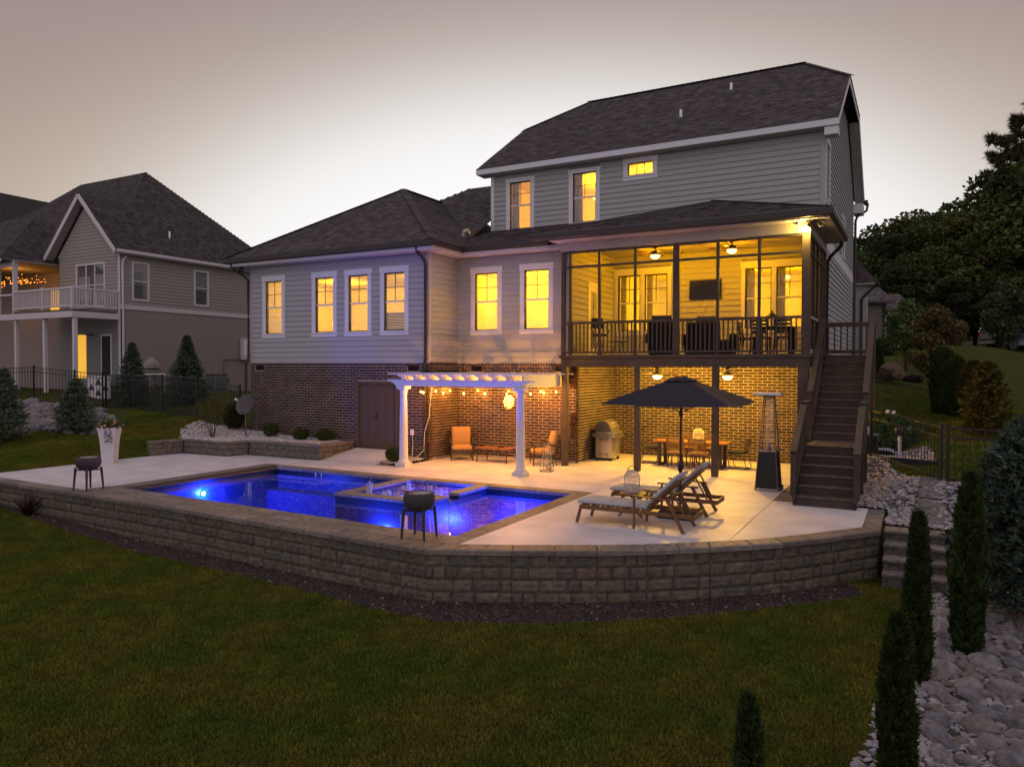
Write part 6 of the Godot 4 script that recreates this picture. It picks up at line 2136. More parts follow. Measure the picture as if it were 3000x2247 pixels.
# ---------------------------------------------------------------- things on the screened porch
func build_porch_things() -> void:
	var fy := 3.276
	var dark := rough_mat(lin(0.025, 0.02, 0.018), 0.7, M.tex_grain, 2.0)
	var tv := thing("television", "flat black television on the porch wall between the two windows", "television", Vector3(7.42, 5.43, -4.70))
	box("panel", tv, M.black_metal, Vector3.ZERO, Vector3(1.02, 0.62, 0.05))
	box("screen", tv, plain(lin(0.006, 0.006, 0.007), 0.15), Vector3(0, 0, 0.027), Vector3(0.98, 0.57, 0.004), Basis.IDENTITY, 0.0)
	box("wall_mount", tv, M.dark_metal, Vector3(0, 0, -0.035), Vector3(0.3, 0.3, 0.03))
	tube("cable", tv, M.white_plastic, [Vector3(0, -0.3, -0.03), Vector3(0.01, -0.9, -0.035), Vector3(0, -1.4, -0.035)], 0.012, 6)
	# swivel bar stool
	var bs := thing("bar_stool", "tall dark swivel stool at the left end of the screened porch", "stool", Vector3(5.0, fy, -1.75))
	for k in 8:
		var a := TAU * k / 8.0
		var d := Vector3(cos(a), 0, sin(a))
		tube("leg", bs, M.black_metal, [d * 0.2, d * 0.07 + Vector3(0, 0.3, 0), d * 0.04 + Vector3(0, 0.55, 0)], 0.012, 6)
	lathe("seat", bs, dark, [Vector2(0.001, 0.58), Vector2(0.2, 0.58), Vector2(0.22, 0.62), Vector2(0.2, 0.66), Vector2(0.001, 0.67)], Vector3.ZERO, 16)
	for s in [-1, 1]:
		tube("arm", bs, M.black_metal, [Vector3(s * 0.2, 0.6, -0.15), Vector3(s * 0.26, 0.75, -0.1), Vector3(s * 0.26, 0.84, 0.1), Vector3(s * 0.2, 0.86, 0.2)], 0.014, 6)
	box("back", bs, dark, Vector3(0, 0.96, 0.2), Vector3(0.36, 0.3, 0.04))
	var ft := thing("small_table", "small dark metal table beside the porch stool", "table", Vector3(5.62, fy, -1.75))
	lathe("top", ft, M.black_metal, [Vector2(0.001, 0.4), Vector2(0.26, 0.4), Vector2(0.26, 0.43), Vector2(0.001, 0.43)], Vector3.ZERO, 18)
	for k in 3:
		var a := TAU * k / 3.0 + 0.4
		tube("leg", ft, M.black_metal, [Vector3(cos(a), 0, sin(a)) * 0.24, Vector3(cos(a), 0, sin(a)) * 0.1 + Vector3(0, 0.4, 0)], 0.012, 6)
	# armchair and sofa seen from behind
	var ac := thing("porch_armchair", "dark wicker armchair with a cushion seen from behind, left of the middle porch post", "armchair", Vector3(6.95, fy, -1.75), 0.12)
	box("base", ac, dark, Vector3(0, 0.22, 0), Vector3(0.72, 0.4, 0.72), Basis.IDENTITY, 0.04)
	box("back", ac, dark, Vector3(0, 0.66, 0.36), Vector3(0.72, 0.6, 0.12), Basis(Vector3.RIGHT, 0.12), 0.04)
	for s in [-1, 1]: box("arm", ac, dark, Vector3(s * 0.38, 0.48, 0), Vector3(0.12, 0.3, 0.7), Basis.IDENTITY, 0.04)
	put("cushion", cushion_mesh(Vector3(0.56, 0.16, 0.56), 0.03), rough_mat(lin(0.09, 0.08, 0.085), 0.95, M.tex_grain, 3.0), ac, Vector3(0, 0.86, 0.22), Basis(Vector3.RIGHT, PI / 2 - 0.2))
	var so := thing("porch_sofa", "long dark wicker sofa seen from behind, right of the middle porch post", "sofa", Vector3(8.3, fy, -1.8))
	box("base", so, dark, Vector3(0, 0.22, 0), Vector3(1.3, 0.4, 0.75), Basis.IDENTITY, 0.04)
	box("back", so, dark, Vector3(-0.12, 0.62, 0.34), Vector3(0.95, 0.6, 0.12), Basis(Vector3.RIGHT, 0.1), 0.05)
	for s in [-1, 1]: box("arm", so, dark, Vector3(s * 0.66, 0.42, 0.02), Vector3(0.13, 0.36, 0.72), Basis.IDENTITY, 0.05)
	put("cushion", cushion_mesh(Vector3(0.5, 0.16, 0.5), 0.03), rough_mat(lin(0.16, 0.12, 0.08), 0.95, M.tex_grain, 3.0), so, Vector3(-0.1, 0.84, 0.16), Basis(Vector3.RIGHT, PI / 2 - 0.3))
	# dining set at the right end
	var dt := thing("porch_dining_table", "dark dining table at the right end of the screened porch", "dining table", Vector3(10.0, fy, -2.0))
	box("top", dt, dark, Vector3(0, 0.73, 0), Vector3(1.0, 0.05, 0.9), Basis.IDENTITY, 0.01)
	for sx in [-0.42, 0.42]:
		for sz in [-0.37, 0.37]: box("leg", dt, dark, Vector3(sx, 0.353, sz), Vector3(0.07, 0.7, 0.07))
	var k := 0
	for c in [[9.72, -1.42, 0.0, "dark ladder-back chair at the porch dining table, nearest the sofa"], [10.32, -1.42, 0.0, "dark ladder-back chair at the porch dining table, nearest the corner post"], [9.3, -2.05, -PI / 2, "dark ladder-back chair at the sofa-side end of the porch dining table"]]:
		var ch := thing("porch_dining_chair", c[3], "dining chair", Vector3(c[0], fy, c[1]), c[2], "chairs round the porch dining table")
		for sx in [-0.2, 0.2]:
			beam("leg", ch, dark, Vector3(sx * 1.1, 0, -0.2), Vector3(sx, 0.44, -0.18), 0.035, 0.035)
			beam("back_leg", ch, dark, Vector3(sx * 1.15, 0, 0.24), Vector3(sx, 0.44, 0.18), 0.035, 0.035)
			beam("back_post", ch, dark, Vector3(sx, 0.44, 0.18), Vector3(sx * 1.05, 0.92, 0.26), 0.035, 0.035)
		box("seat", ch, dark, Vector3(0, 0.455, 0), Vector3(0.46, 0.04, 0.44))
		for q in 4: box("back_slat", ch, dark, Vector3(0, 0.6 + q * 0.095, 0.205 + q * 0.016), Vector3(0.4, 0.06, 0.018))
		k += 1
	var ln := thing("porch_lantern", "glass lantern with dark peaked top on the porch dining table", "lantern", Vector3(9.92, fy + 0.755, -1.9))
	for sx in [-0.08, 0.08]:
		for sz in [-0.08, 0.08]: box("post", ln, M.black_metal, Vector3(sx, 0.15, sz), Vector3(0.014, 0.3, 0.014), Basis.IDENTITY, 0.0)
	box("base", ln, M.black_metal, Vector3(0, 0.01, 0), Vector3(0.2, 0.02, 0.2))
	lathe("roof", ln, M.black_metal, [Vector2(0.14, 0.3), Vector2(0.05, 0.39), Vector2(0.02, 0.4), Vector2(0.03, 0.43), Vector2(0.001, 0.45)], Vector3.ZERO, 12)
	lathe("candle", ln, plain(lin(0.7, 0.62, 0.5), 0.6), [Vector2(0.035, 0.021), Vector2(0.035, 0.14), Vector2(0.001, 0.145)], Vector3.ZERO, 12)
	for f in 4:
		var ax := Basis(Vector3.UP, f * PI / 2)
		var ps := st_new()
		quad(ps, ax * Vector3(-0.075, 0.02, 0.08), ax * Vector3(0.075, 0.02, 0.08), ax * Vector3(0.075, 0.3, 0.08), ax * Vector3(-0.075, 0.3, 0.08))
		fin(ps, "pane", M.glass, ln)
	# furniture glimpsed through the bedroom windows
	var bd := thing("bed", "bed with pale pillows behind the window blinds of the left wing", "bed", Vector3(-2.6, 3.15, -2.4))
	box("mattress", bd, M.cushion_pale, Vector3(0, 0.4, 0), Vector3(1.6, 0.5, 2.0), Basis.IDENTITY, 0.06)
	box("headboard", bd, M.brown_furniture, Vector3(0.3, 0.9, 0.95), Vector3(1.5, 1.5, 0.08))
	for s in [-0.4, 0.35]: put("pillow", cushion_mesh(Vector3(0.6, 0.2, 0.45), 0.04), M.blind, bd, Vector3(s, 0.85, 0.8), Basis(Vector3.RIGHT, PI / 2 - 0.3))
	var tl := thing("table_lamp", "table lamp with drum shade behind a window of the left wing", "lamp", Vector3(-4.4, 4.0, -0.75))
	lathe("stand", tl, M.brown_furniture, [Vector2(0.1, 0.0), Vector2(0.03, 0.03), Vector2(0.05, 0.15), Vector2(0.015, 0.3), Vector2(0.015, 0.42)], Vector3.ZERO, 12)
	lathe("lamp_shade", tl, glow(Color(1.0, 0.8, 0.4), 1.3), [Vector2(0.19, 0.36), Vector2(0.16, 0.62)], Vector3.ZERO, 18)
	var ds := thing("dresser", "dark dresser under the lamp behind a window of the left wing", "dresser", Vector3(-4.3, 3.15, -0.75))
	box("body", ds, M.brown_furniture, Vector3(0, 0.43, 0), Vector3(1.0, 0.84, 0.5))

# ---------------------------------------------------------------- plants and stones
func rock_mesh(seed_: int, flat: float) -> ArrayMesh:
	var key := "rock%d" % seed_
	if box_cache.has(key): return box_cache[key]
	var t := (1.0 + sqrt(5.0)) / 2.0
	var v := [Vector3(-1, t, 0), Vector3(1, t, 0), Vector3(-1, -t, 0), Vector3(1, -t, 0), Vector3(0, -1, t), Vector3(0, 1, t), Vector3(0, -1, -t), Vector3(0, 1, -t), Vector3(t, 0, -1), Vector3(t, 0, 1), Vector3(-t, 0, -1), Vector3(-t, 0, 1)]
	var f := [[0, 11, 5], [0, 5, 1], [0, 1, 7], [0, 7, 10], [0, 10, 11], [1, 5, 9], [5, 11, 4], [11, 10, 2], [10, 7, 6], [7, 1, 8], [3, 9, 4], [3, 4, 2], [3, 2, 6], [3, 6, 8], [3, 8, 9], [4, 9, 5], [2, 4, 11], [6, 2, 10], [8, 6, 7], [9, 8, 1]]
	var n := FastNoiseLite.new()
	n.seed = seed_
	n.frequency = 0.55
	var planes := []
	var r := RandomNumberGenerator.new()
	r.seed = seed_ * 13 + 5
	for k in 7: planes.append([Vector3(r.randf_range(-1, 1), r.randf_range(-1, 1), r.randf_range(-1, 1)).normalized(), r.randf_range(0.62, 0.9)])
	var shape := func(p: Vector3) -> Vector3:
		p = p.normalized() * (1.0 + 0.18 * n.get_noise_3dv(p.normalized() * 2.0))
		for q in planes:
			var d: float = p.dot(q[0])
			if d > q[1]: p -= q[0] * (d - q[1]) * 0.92
		return Vector3(p.x, p.y * flat, p.z)
	var st := st_new()
	for tr in f:
		var a: Vector3 = v[tr[0]].normalized()
		var b: Vector3 = v[tr[1]].normalized()
		var c: Vector3 = v[tr[2]].normalized()
		var ab := (a + b).normalized()
		var bc := (b + c).normalized()
		var ca := (c + a).normalized()
		for q in [[a, ab, ca], [ab, b, bc], [ca, bc, c], [ab, bc, ca]]:
			var x: Vector3 = shape.call(q[0])
			var y: Vector3 = shape.call(q[1])
			var z: Vector3 = shape.call(q[2])
			if (y - x).cross(z - x).dot(x + y + z) < 0: tri(st, x, z, y)
			else: tri(st, x, y, z)
	st.generate_normals()
	box_cache[key] = st.commit()
	return box_cache[key]

func rand_basis(sx: float, sy: float, sz: float, tilt := 0.4) -> Basis:
	var b := Basis(Vector3.UP, rng.randf() * TAU) * Basis(Vector3.RIGHT, rng.randf_range(-tilt, tilt)) * Basis(Vector3.BACK, rng.randf_range(-tilt, tilt))
	return b * Basis.from_scale(Vector3(sx, sy, sz))

func scatter(called: String, parent: Node3D, mesh: Mesh, m: Material, spots: Array, cols: Array) -> MultiMeshInstance3D:
	var mm := MultiMesh.new()
	mm.transform_format = MultiMesh.TRANSFORM_3D
	mm.use_colors = true
	mm.mesh = mesh
	mm.instance_count = spots.size()
	for k in spots.size():
		mm.set_instance_transform(k, spots[k])
		mm.set_instance_color(k, cols[k])
	var o := MultiMeshInstance3D.new()
	o.name = called if parent != self else numbered(called)
	o.multimesh = mm
	o.material_override = m
	parent.add_child(o, true)
	tag(o, "", "", "", "stuff")
	return o

func in_poly(x: float, z: float, p: PackedVector2Array) -> bool:
	return Geometry2D.is_point_in_polygon(Vector2(x, z), p)

func bounds(p: PackedVector2Array) -> Rect2:
	var r := Rect2(p[0], Vector2.ZERO)
	for v in p: r = r.expand(v)
	return r

func draped(called: String, poly: PackedVector2Array, m: Material, lift: float, cell := 0.3) -> MeshInstance3D:
	# a sheet that follows the ground inside the outline
	var st := st_new()
	st.set_smooth_group(1)
	var r := bounds(poly)
	var x := r.position.x
	while x < r.end.x:
		var z := r.position.y
		while z < r.end.y:
			var sq := PackedVector2Array([Vector2(x, z), Vector2(x + cell, z), Vector2(x + cell, z + cell), Vector2(x, z + cell)])
			for piece in Geometry2D.intersect_polygons(sq, poly):
				var ids := Geometry2D.triangulate_polygon(piece)
				for k in range(0, ids.size(), 3):
					var a: Vector2 = piece[ids[k]]
					var b: Vector2 = piece[ids[k + 1]]
					var c: Vector2 = piece[ids[k + 2]]
					if (b - a).cross(c - a) > 0.0:
						var t := b; b = c; c = t
					tri(st, Vector3(a.x, ground_y(a.x, a.y) + lift, a.y), Vector3(b.x, ground_y(b.x, b.y) + lift, b.y), Vector3(c.x, ground_y(c.x, c.y) + lift, c.y))
			z += cell
		x += cell
	st.generate_normals()
	var o := put(called, st.commit(), m, self)
	tag(o, "", "", "", "structure")
	return o

func pebbles(called: String, parent: Node3D, poly: PackedVector2Array, count: int, lo: float, hi: float, cols: Array, lift := 0.0) -> void:
	var sp := []
	var cs := []
	var r := bounds(poly)
	for k in count:
		var x := r.position.x + rng.randf() * r.size.x
		var z := r.position.y + rng.randf() * r.size.y
		if not in_poly(x, z, poly): continue
		var s := rng.randf_range(lo, hi)
		sp.append(Transform3D(rand_basis(s, s * 0.55, s * rng.randf_range(0.6, 1.0), 0.5), Vector3(x, ground_y(x, z) + lift + s * 0.15, z)))
		var c: Color = cols[rng.randi() % cols.size()]
		cs.append(c * rng.randf_range(0.75, 1.2))
	scatter(called, parent, rock_mesh(3, 0.7), M.chip, sp, cs)

func rocks(parent: Node3D, poly: PackedVector2Array, most: int, lo: float, hi: float) -> void:
	var r := bounds(poly)
	var placed := []
	var tries := 0
	while placed.size() < most and tries < most * 40:
		tries += 1
		var x := r.position.x + rng.randf() * r.size.x
		var z := r.position.y + rng.randf() * r.size.y
		if not in_poly(x, z, poly): continue
		var s := lerpf(lo, hi, pow(rng.randf(), 1.6))
		var ok := true
		for p in placed:
			if Vector2(x - p.x, z - p.y).length() < (s + p.z) * 0.72:
				ok = false
				break
		if not ok: continue
		placed.append(Vector3(x, z, s))
		put("rock", rock_mesh(20 + rng.randi() % 7, 0.72), M.rock[rng.randi() % 5], parent, Vector3(x, ground_y(x, z) + s * 0.22, z), rand_basis(s, s * rng.randf_range(0.7, 1.0), s * rng.randf_range(0.65, 1.0), 0.35))

func conifer_mesh(h: float, r: float, n: int, col: Color, col2: Color, shape := 1.0, droop := 0.1, size := 0.09) -> ArrayMesh:
	# needle sprays set on boughs that get shorter towards the top
	var st := st_new()
	var boughs := int(n / 26.0)
	for b in boughs:
		var t := pow(rng.randf(), 0.8)
		var y := lerpf(0.04, 0.99, t) * h
		var rad := r * pow(1.0 - t, shape) * rng.randf_range(0.75, 1.1) + 0.03
		if t < 0.12: rad *= 0.7 + t * 2.5
		var a := rng.randf() * TAU
		var d := Vector3(cos(a), 0, sin(a))
		var shade := rng.randf_range(0.7, 1.25)
		for k in 26:
			var u := pow(rng.randf(), 0.6)
			var c := d * rad * u + Vector3(0, y - droop * rad * u + 0.12 * rad * u * u, 0) + Vector3(rng.randf_range(-1, 1), rng.randf_range(-0.5, 0.5), rng.randf_range(-1, 1)) * 0.16 * rad
			var v := (d * rng.randf_range(0.3, 1.0) + Vector3(rng.randf_range(-0.8, 0.8), rng.randf_range(-0.2, 0.8), rng.randf_range(-0.8, 0.8))).normalized() * size * rng.randf_range(0.6, 1.3)
			var cc := col.lerp(col2, rng.randf()) * shade * rng.randf_range(1.1, 1.9)
			st.set_color(cc)
			var sd := v.cross(Vector3(rng.randf_range(-1, 1), rng.randf_range(-1, 1), rng.randf_range(-1, 1))).normalized() * size * 0.22
			st.add_vertex(c - sd); st.add_vertex(c + sd); st.add_vertex(c + v)
			if k % 2 == 0:
				var v2 := (v.normalized() + sd.normalized() * 0.8).normalized() * size * 0.8
				st.add_vertex(c); st.add_vertex(c + sd * 1.2); st.add_vertex(c + v2)
	st.generate_normals()
	return st.commit()

func column_mesh(h: float, r: float, n: int, col: Color, col2: Color, size := 0.08, top := 0.35) -> ArrayMesh:
	# upright sprays of a narrow evergreen; top: how far down the tip tapers
	var st := st_new()
	for k in n:
		var t := rng.randf()
		var rr := r
		if t > 1.0 - top: rr *= sqrt(maxf(0.02, 1.0 - pow((t - 1.0 + top) / top, 2.0)))
		rr *= 0.75 + 0.25 * smoothstep(0.0, 0.15, t)
		var a := rng.randf() * TAU
		rr *= 1.0 + 0.16 * sin(a * 3.0 + t * 9.0) + 0.1 * sin(a * 5.0 - t * 17.0)
		var u := sqrt(rng.randf())
		u = lerpf(u, 1.0, 0.45)
		var d := Vector3(cos(a), 0, sin(a))
		var c := d * rr * u + Vector3(0, t * h, 0)
		var v := (d * rng.randf_range(0.1, 0.8) + Vector3(rng.randf_range(-0.4, 0.4), rng.randf_range(0.5, 1.2), rng.randf_range(-0.4, 0.4))).normalized() * size * rng.randf_range(0.6, 1.4)
		st.set_color(col.lerp(col2, rng.randf()) * rng.randf_range(0.8, 1.8))
		var sd := v.cross(Vector3(rng.randf_range(-1, 1), rng.randf_range(-1, 1), rng.randf_range(-1, 1))).normalized() * size * 0.3
		st.add_vertex(c - sd); st.add_vertex(c + sd); st.add_vertex(c + v)
		st.add_vertex(c + sd * 0.5); st.add_vertex(c + v * 0.6 + sd * 1.6); st.add_vertex(c + v * 0.5)
	st.generate_normals()
	return st.commit()

func ball_mesh(rx: float, ry: float, n: int, size: float, col: Color, col2: Color) -> ArrayMesh:
	var st := st_new()
	for k in n:
		var d := Vector3(rng.randf_range(-1, 1), rng.randf_range(-0.7, 1), rng.randf_range(-1, 1)).normalized()
		var u := lerpf(sqrt(rng.randf()), 1.0, 0.5) * (1.0 + 0.13 * noise_b.get_noise_3dv(d * 3.0 + Vector3(rx * 9, 0, 0)))
		leaf_to(st, Vector3(d.x * rx, ry + d.y * ry, d.z * rx) * u, size * rng.randf_range(0.7, 1.3), col.lerp(col2, rng.randf()), 0.5)
	st.generate_normals()
	return st.commit()

func plant(called: String, label: String, category: String, at: Vector3, crown: Mesh, m: Material, trunk_h := 0.2, trunk_r := 0.03, lift := 0.0, turn := 0.0, group := "") -> Node3D:
	var t := thing(called, label, category, at, turn, group)
	tube("trunk", t, M.bark, [Vector3(0, -0.05, 0), Vector3(0.01, trunk_h * 0.5, 0), Vector3(0, trunk_h, 0.01)], [trunk_r, trunk_r * 0.8, trunk_r * 0.4], 7)
	put("crown", crown, m, t, Vector3(0, lift, 0))
	return t

func gpos(x: float, z: float, dy := 0.0) -> Vector3:
	return Vector3(x, ground_y(x, z) + dy, z)

func picket_fence(label: String, pts: Array, hgt: float, group: String, gap := 0.115) -> void:
	# black metal fence: posts at the points, three rails and square pickets between
	var o := thing("metal_fence", label, "fence", Vector3.ZERO, 0.0, group)
	for k in pts.size():
		var p: Vector3 = pts[k]
		span("post", o, M.black_metal, p + Vector3(-0.032, -0.1, -0.032), p + Vector3(0.032, hgt + 0.06, 0.032), 0.004)
		box("post_cap", o, M.black_metal, p + Vector3(0, hgt + 0.07, 0), Vector3(0.08, 0.022, 0.08))
		if k == pts.size() - 1: break
		var q: Vector3 = pts[k + 1]
		for y in [0.12, hgt - 0.2, hgt]:
			beam("rail", o, M.black_metal, p + Vector3(0, y, 0), q + Vector3(0, y, 0), 0.028, 0.03, 0.0)
		var n := int(Vector2(q.x - p.x, q.z - p.z).length() / gap)
		for i in range(1, n):
			var b := p.lerp(q, float(i) / n)
			box("picket", o, M.black_metal, b + Vector3(0, hgt * 0.5 + 0.02, 0), Vector3(0.017, snappedf(hgt - 0.04, 0.001), 0.017), Basis.IDENTITY, 0.0)

func broadleaf(st_l: SurfaceTool, st_w: SurfaceTool, h: float, r: float, n: int, size: float, col: Color, col2: Color, trunk := 0.3) -> void:
	# trunk, limbs and clumps of leaves round the ends of the limbs
	var tr := h * 0.016 + 0.02
	tube_to(st_w, [Vector3(0, -0.2, 0), Vector3(0.02 * h, h * 0.3, 0.0), Vector3(0.0, h * 0.62, 0.01 * h), Vector3(0.01 * h, h * 0.92, 0)], [tr, tr * 0.8, tr * 0.5, tr * 0.15], 7)
	var clumps := []
	var nl := 16
	for k in nl:
		var t := lerpf(trunk, 0.94, (k + rng.randf()) / nl)
		var a := k * 2.4 + rng.randf()
		var env := sin(PI * clampf((t - trunk) / (1.05 - trunk), 0.03, 1.0)) * 0.75 + 0.25
		var reach := r * env * rng.randf_range(0.7, 1.1)
		var b := Vector3(0, h * t * 0.9, 0)
		var e := b + Vector3(cos(a) * reach, h * rng.randf_range(0.02, 0.12), sin(a) * reach)
		tube_to(st_w, [b, b.lerp(e, 0.5) + Vector3(0, 0.03 * h, 0), e], [tr * 0.35, tr * 0.22, tr * 0.06], 5)
		clumps.append([e, r * rng.randf_range(0.3, 0.46)])
		clumps.append([b.lerp(e, 0.6) + Vector3(rng.randf_range(-1, 1), rng.randf_range(0, 1), rng.randf_range(-1, 1)) * r * 0.15, r * rng.randf_range(0.26, 0.4)])
	clumps.append([Vector3(0, h * 0.95, 0), r * 0.35])
	for k in n:
		var c: Array = clumps[rng.randi() % clumps.size()]
		var d := Vector3(rng.randf_range(-1, 1), rng.randf_range(-0.8, 1), rng.randf_range(-1, 1)).normalized()
		var u := lerpf(sqrt(rng.randf()), 1.0, 0.35)
		leaf_to(st_l, c[0] + d * c[1] * u * Vector3(1, 0.72, 1), size * rng.randf_range(0.6, 1.35), col.lerp(col2, rng.randf()), 0.2)

func make_tree(called: String, label: String, category: String, at: Vector3, h: float, r: float, n: int, size: float, col: Color, col2: Color, trunk := 0.3, group := "") -> Node3D:
	var t := thing(called, label, category, at, rng.randf() * TAU, group)
	var sl := st_new()
	var sw := st_new()
	broadleaf(sl, sw, h, r, n, size, col, col2, trunk)
	fin(sw, "trunk", M.bark, t)
	fin(sl, "crown", M.leaf, t)
	return t

func build_left_garden() -> void:
	# white pebble bed behind the planter wall, between the house and the lawn
	var bed := PackedVector2Array([Vector2(-8.3, 2.4), Vector2(-6.36, 2.36), Vector2(-6.1, 1.68), Vector2(-3.0, 1.6), Vector2(-3.0, 0.02), Vector2(-7.9, 0.02), Vector2(-8.6, 0.3), Vector2(-9.5, 0.9), Vector2(-9.7, 1.5), Vector2(-8.9, 2.2)])
	draped("gravel_bed", bed, M.gravel_ground, 0.012, 0.25)
	var g := structure("pebble_cover")
	pebbles("pebbles", g, bed, 9000, 0.022, 0.055, [Color(0.46, 0.43, 0.43), Color(0.36, 0.34, 0.36), Color(0.55, 0.52, 0.5), Color(0.4, 0.36, 0.33)], 0.01)
	var bed2 := PackedVector2Array([Vector2(-0.76, 0.03), Vector2(-0.03, 0.03), Vector2(-0.03, 1.55), Vector2(-0.76, 1.62)])
	draped("gravel_bed", bed2, M.gravel_ground, 0.004, 0.25)
	pebbles("pebbles", g, bed2, 900, 0.022, 0.05, [Color(0.4, 0.37, 0.35), Color(0.32, 0.3, 0.3)], 0.004)
	# clipped shrubs against the brick
	var dg := Color(0.022, 0.034, 0.01)
	var dg2 := Color(0.04, 0.05, 0.014)
	plant("boxwood_shrub", "small round shrub by the brick wall, nearest the satellite dish", "shrub", gpos(-6.31, 0.5), ball_mesh(0.27, 0.25, 1500, 0.028, dg, dg2), M.leaf, 0.15, 0.02, 0.02, 0.0, "clipped shrubs along the brick wall")
	plant("boxwood_shrub", "small round shrub by the brick wall, the middle one of three", "shrub", gpos(-4.81, 0.6), ball_mesh(0.28, 0.21, 1500, 0.028, dg, dg2), M.leaf, 0.15, 0.02, 0.02, 0.0, "clipped shrubs along the brick wall")
	plant("boxwood_shrub", "small round shrub by the brick wall, nearest the basement door", "shrub", gpos(-3.9, 0.42), ball_mesh(0.29, 0.22, 1500, 0.028, dg, dg2), M.leaf, 0.15, 0.02, 0.02, 0.0, "clipped shrubs along the brick wall")
	plant("boxwood_shrub", "dark round shrub at the foot of the left pergola column", "shrub", gpos(-0.38, 1.25, 0.02), ball_mesh(0.27, 0.23, 1800, 0.028, Color(0.02, 0.035, 0.01), Color(0.035, 0.055, 0.015)), M.leaf, 0.15, 0.02)
	plant("dark_bush", "dark upright bush behind the satellite dish at the house corner", "bush", gpos(-8.2, 0.45), ball_mesh(0.36, 0.5, 2200, 0.04, Color(0.018, 0.02, 0.008), Color(0.03, 0.026, 0.012)), M.leaf, 0.3, 0.03)
	# multi-stemmed myrtle
	var my := thing("crape_myrtle", "young multi-stemmed shrub with reddish leaves in the pebble bed by the fence", "shrub", gpos(-7.95, 1.6))
	var sw := st_new()
	var sl := st_new()
	for k in 5:
		var a := k * 1.26
		var e := Vector3(cos(a) * 0.3, rng.randf_range(0.8, 1.1), sin(a) * 0.3)
		tube_to(sw, [Vector3(cos(a), 0, sin(a)) * 0.04, e * 0.5, e], [0.016, 0.012, 0.005], 5)
		for q in 330:
			var d := Vector3(rng.randf_range(-1, 1), rng.randf_range(-1, 1), rng.randf_range(-1, 1)).normalized() * 0.36 * sqrt(rng.randf())
			leaf_to(sl, e + d + Vector3(0, 0.12, 0), 0.03, Color(0.04, 0.055, 0.016).lerp(Color(0.11, 0.04, 0.02), 1.0 if rng.randf() < 0.25 else 0.0))
	fin(sw, "stem", M.bark, my)
	fin(sl, "crown", M.leaf, my)
	# satellite dish on a pole
	var dish := thing("satellite_dish", "grey satellite dish on a pole in the pebble bed at the house corner", "satellite dish", gpos(-7.05, 0.95))
	tube("pole", dish, M.steel_dark, [Vector3(0, -0.1, 0), Vector3(0, 1.0, 0)], 0.025, 10)
	var face := Vector3(0.16, 0.32, 0.77).normalized()
	var bs := frame_of(face)
	var ds := st_new()
	ds.set_smooth_group(1)
	for i in 5:
		for j in 20:
			var pt := func(ii: int, jj: int) -> Vector3:
				var r := ii / 5.0 * 0.36
				return Vector3(0, 1.12, 0.0) + bs * Vector3(cos(TAU * jj / 20.0) * r * 0.92, sin(TAU * jj / 20.0) * r * 1.05, r * r * 0.5)
			quad(ds, pt.call(i, j), pt.call(i, j + 1), pt.call(i + 1, j + 1), pt.call(i + 1, j))
	fin(ds, "reflector", plain(lin(0.06, 0.056, 0.058), 0.6), dish)
	tube("arm", dish, M.steel, [Vector3(0, 0.85, 0), Vector3(0, 1.0, 0) + face * 0.3 + Vector3(-0.05, -0.2, 0), Vector3(0, 1.12, 0) + face * 0.52], 0.014, 6)
	tube("feed_horn", dish, M.white_plastic, [Vector3(0, 1.12, 0) + face * 0.46, Vector3(0, 1.12, 0) + face * 0.58], [0.03, 0.04], 8)
	# fence along the neighbour's side
	var fp := [Vector3(-8.25, 0, 0.15), Vector3(-9.95, 0, 0.64), Vector3(-13.16, 0, -0.28), Vector3(-16.23, 0, -1.16), Vector3(-18.88, 0, -1.58)]
	for k in fp.size(): fp[k].y = ground_y(fp[k].x, fp[k].z) - 0.02
	picket_fence("black metal picket fence between the left lawn and the neighbour", fp, 1.5, "black metal picket fences")
	var fq := [Vector3(-18.88, 0, -1.58), Vector3(-19.6, 0, -0.6), Vector3(-20.6, 0, 0.6), Vector3(-22.6, 0, 2.2), Vector3(-24.6, 0, 4.0)]
	fq[0] += Vector3(-0.1, 0, 0.08)
	for k in fq.size(): fq[k].y = ground_y(fq[k].x, fq[k].z) - 0.02
	picket_fence("black metal picket fence climbing above the rock slope on the far left", fq, 1.55, "black metal picket fences")
	# rock slope
	var rs := PackedVector2Array([Vector2(-16.9, 5.9), Vector2(-14.6, 4.9), Vector2(-13.2, 4.0), Vector2(-11.9, 3.3), Vector2(-11.6, 2.5), Vector2(-13.6, 1.4), Vector2(-15.5, 0.6), Vector2(-18.4, -0.4), Vector2(-19.4, 0.4), Vector2(-20.3, 1.6), Vector2(-19.6, 4.6)])
	var rb := structure("rock_slope")
	rocks(rb, rs, 280, 0.16, 0.36)
	pebbles("pebbles", rb, rs, 1500, 0.05, 0.12, [Color(0.36, 0.34, 0.36), Color(0.3, 0.27, 0.27)], 0.02)
	# blue-green conifers
	var bg := Color(0.055, 0.085, 0.07)
	var bg2 := Color(0.085, 0.1, 0.055)
	plant("blue_conifer", "bushy blue-green conifer at the left edge above the rocks", "conifer", gpos(-12.9, 5.75), conifer_mesh(2.5, 0.85, 11000, bg, bg2, 0.75, 0.0, 0.11), M.needle, 1.8, 0.05)
	plant("blue_conifer", "bushy blue-green conifer between the rocks and the fence, left of the white planter", "conifer", gpos(-12.5, 3.6), conifer_mesh(1.95, 0.8, 11000, bg, bg2, 0.7, 0.0, 0.1), M.needle, 1.4, 0.05)
	plant("blue_spruce", "layered spruce on the neighbour's lawn beside the grey air conditioner", "conifer", gpos(-17.0, -4.4), conifer_mesh(3.2, 1.15, 13000, bg, bg2, 0.95, 0.15, 0.15), M.needle, 2.4, 0.07)
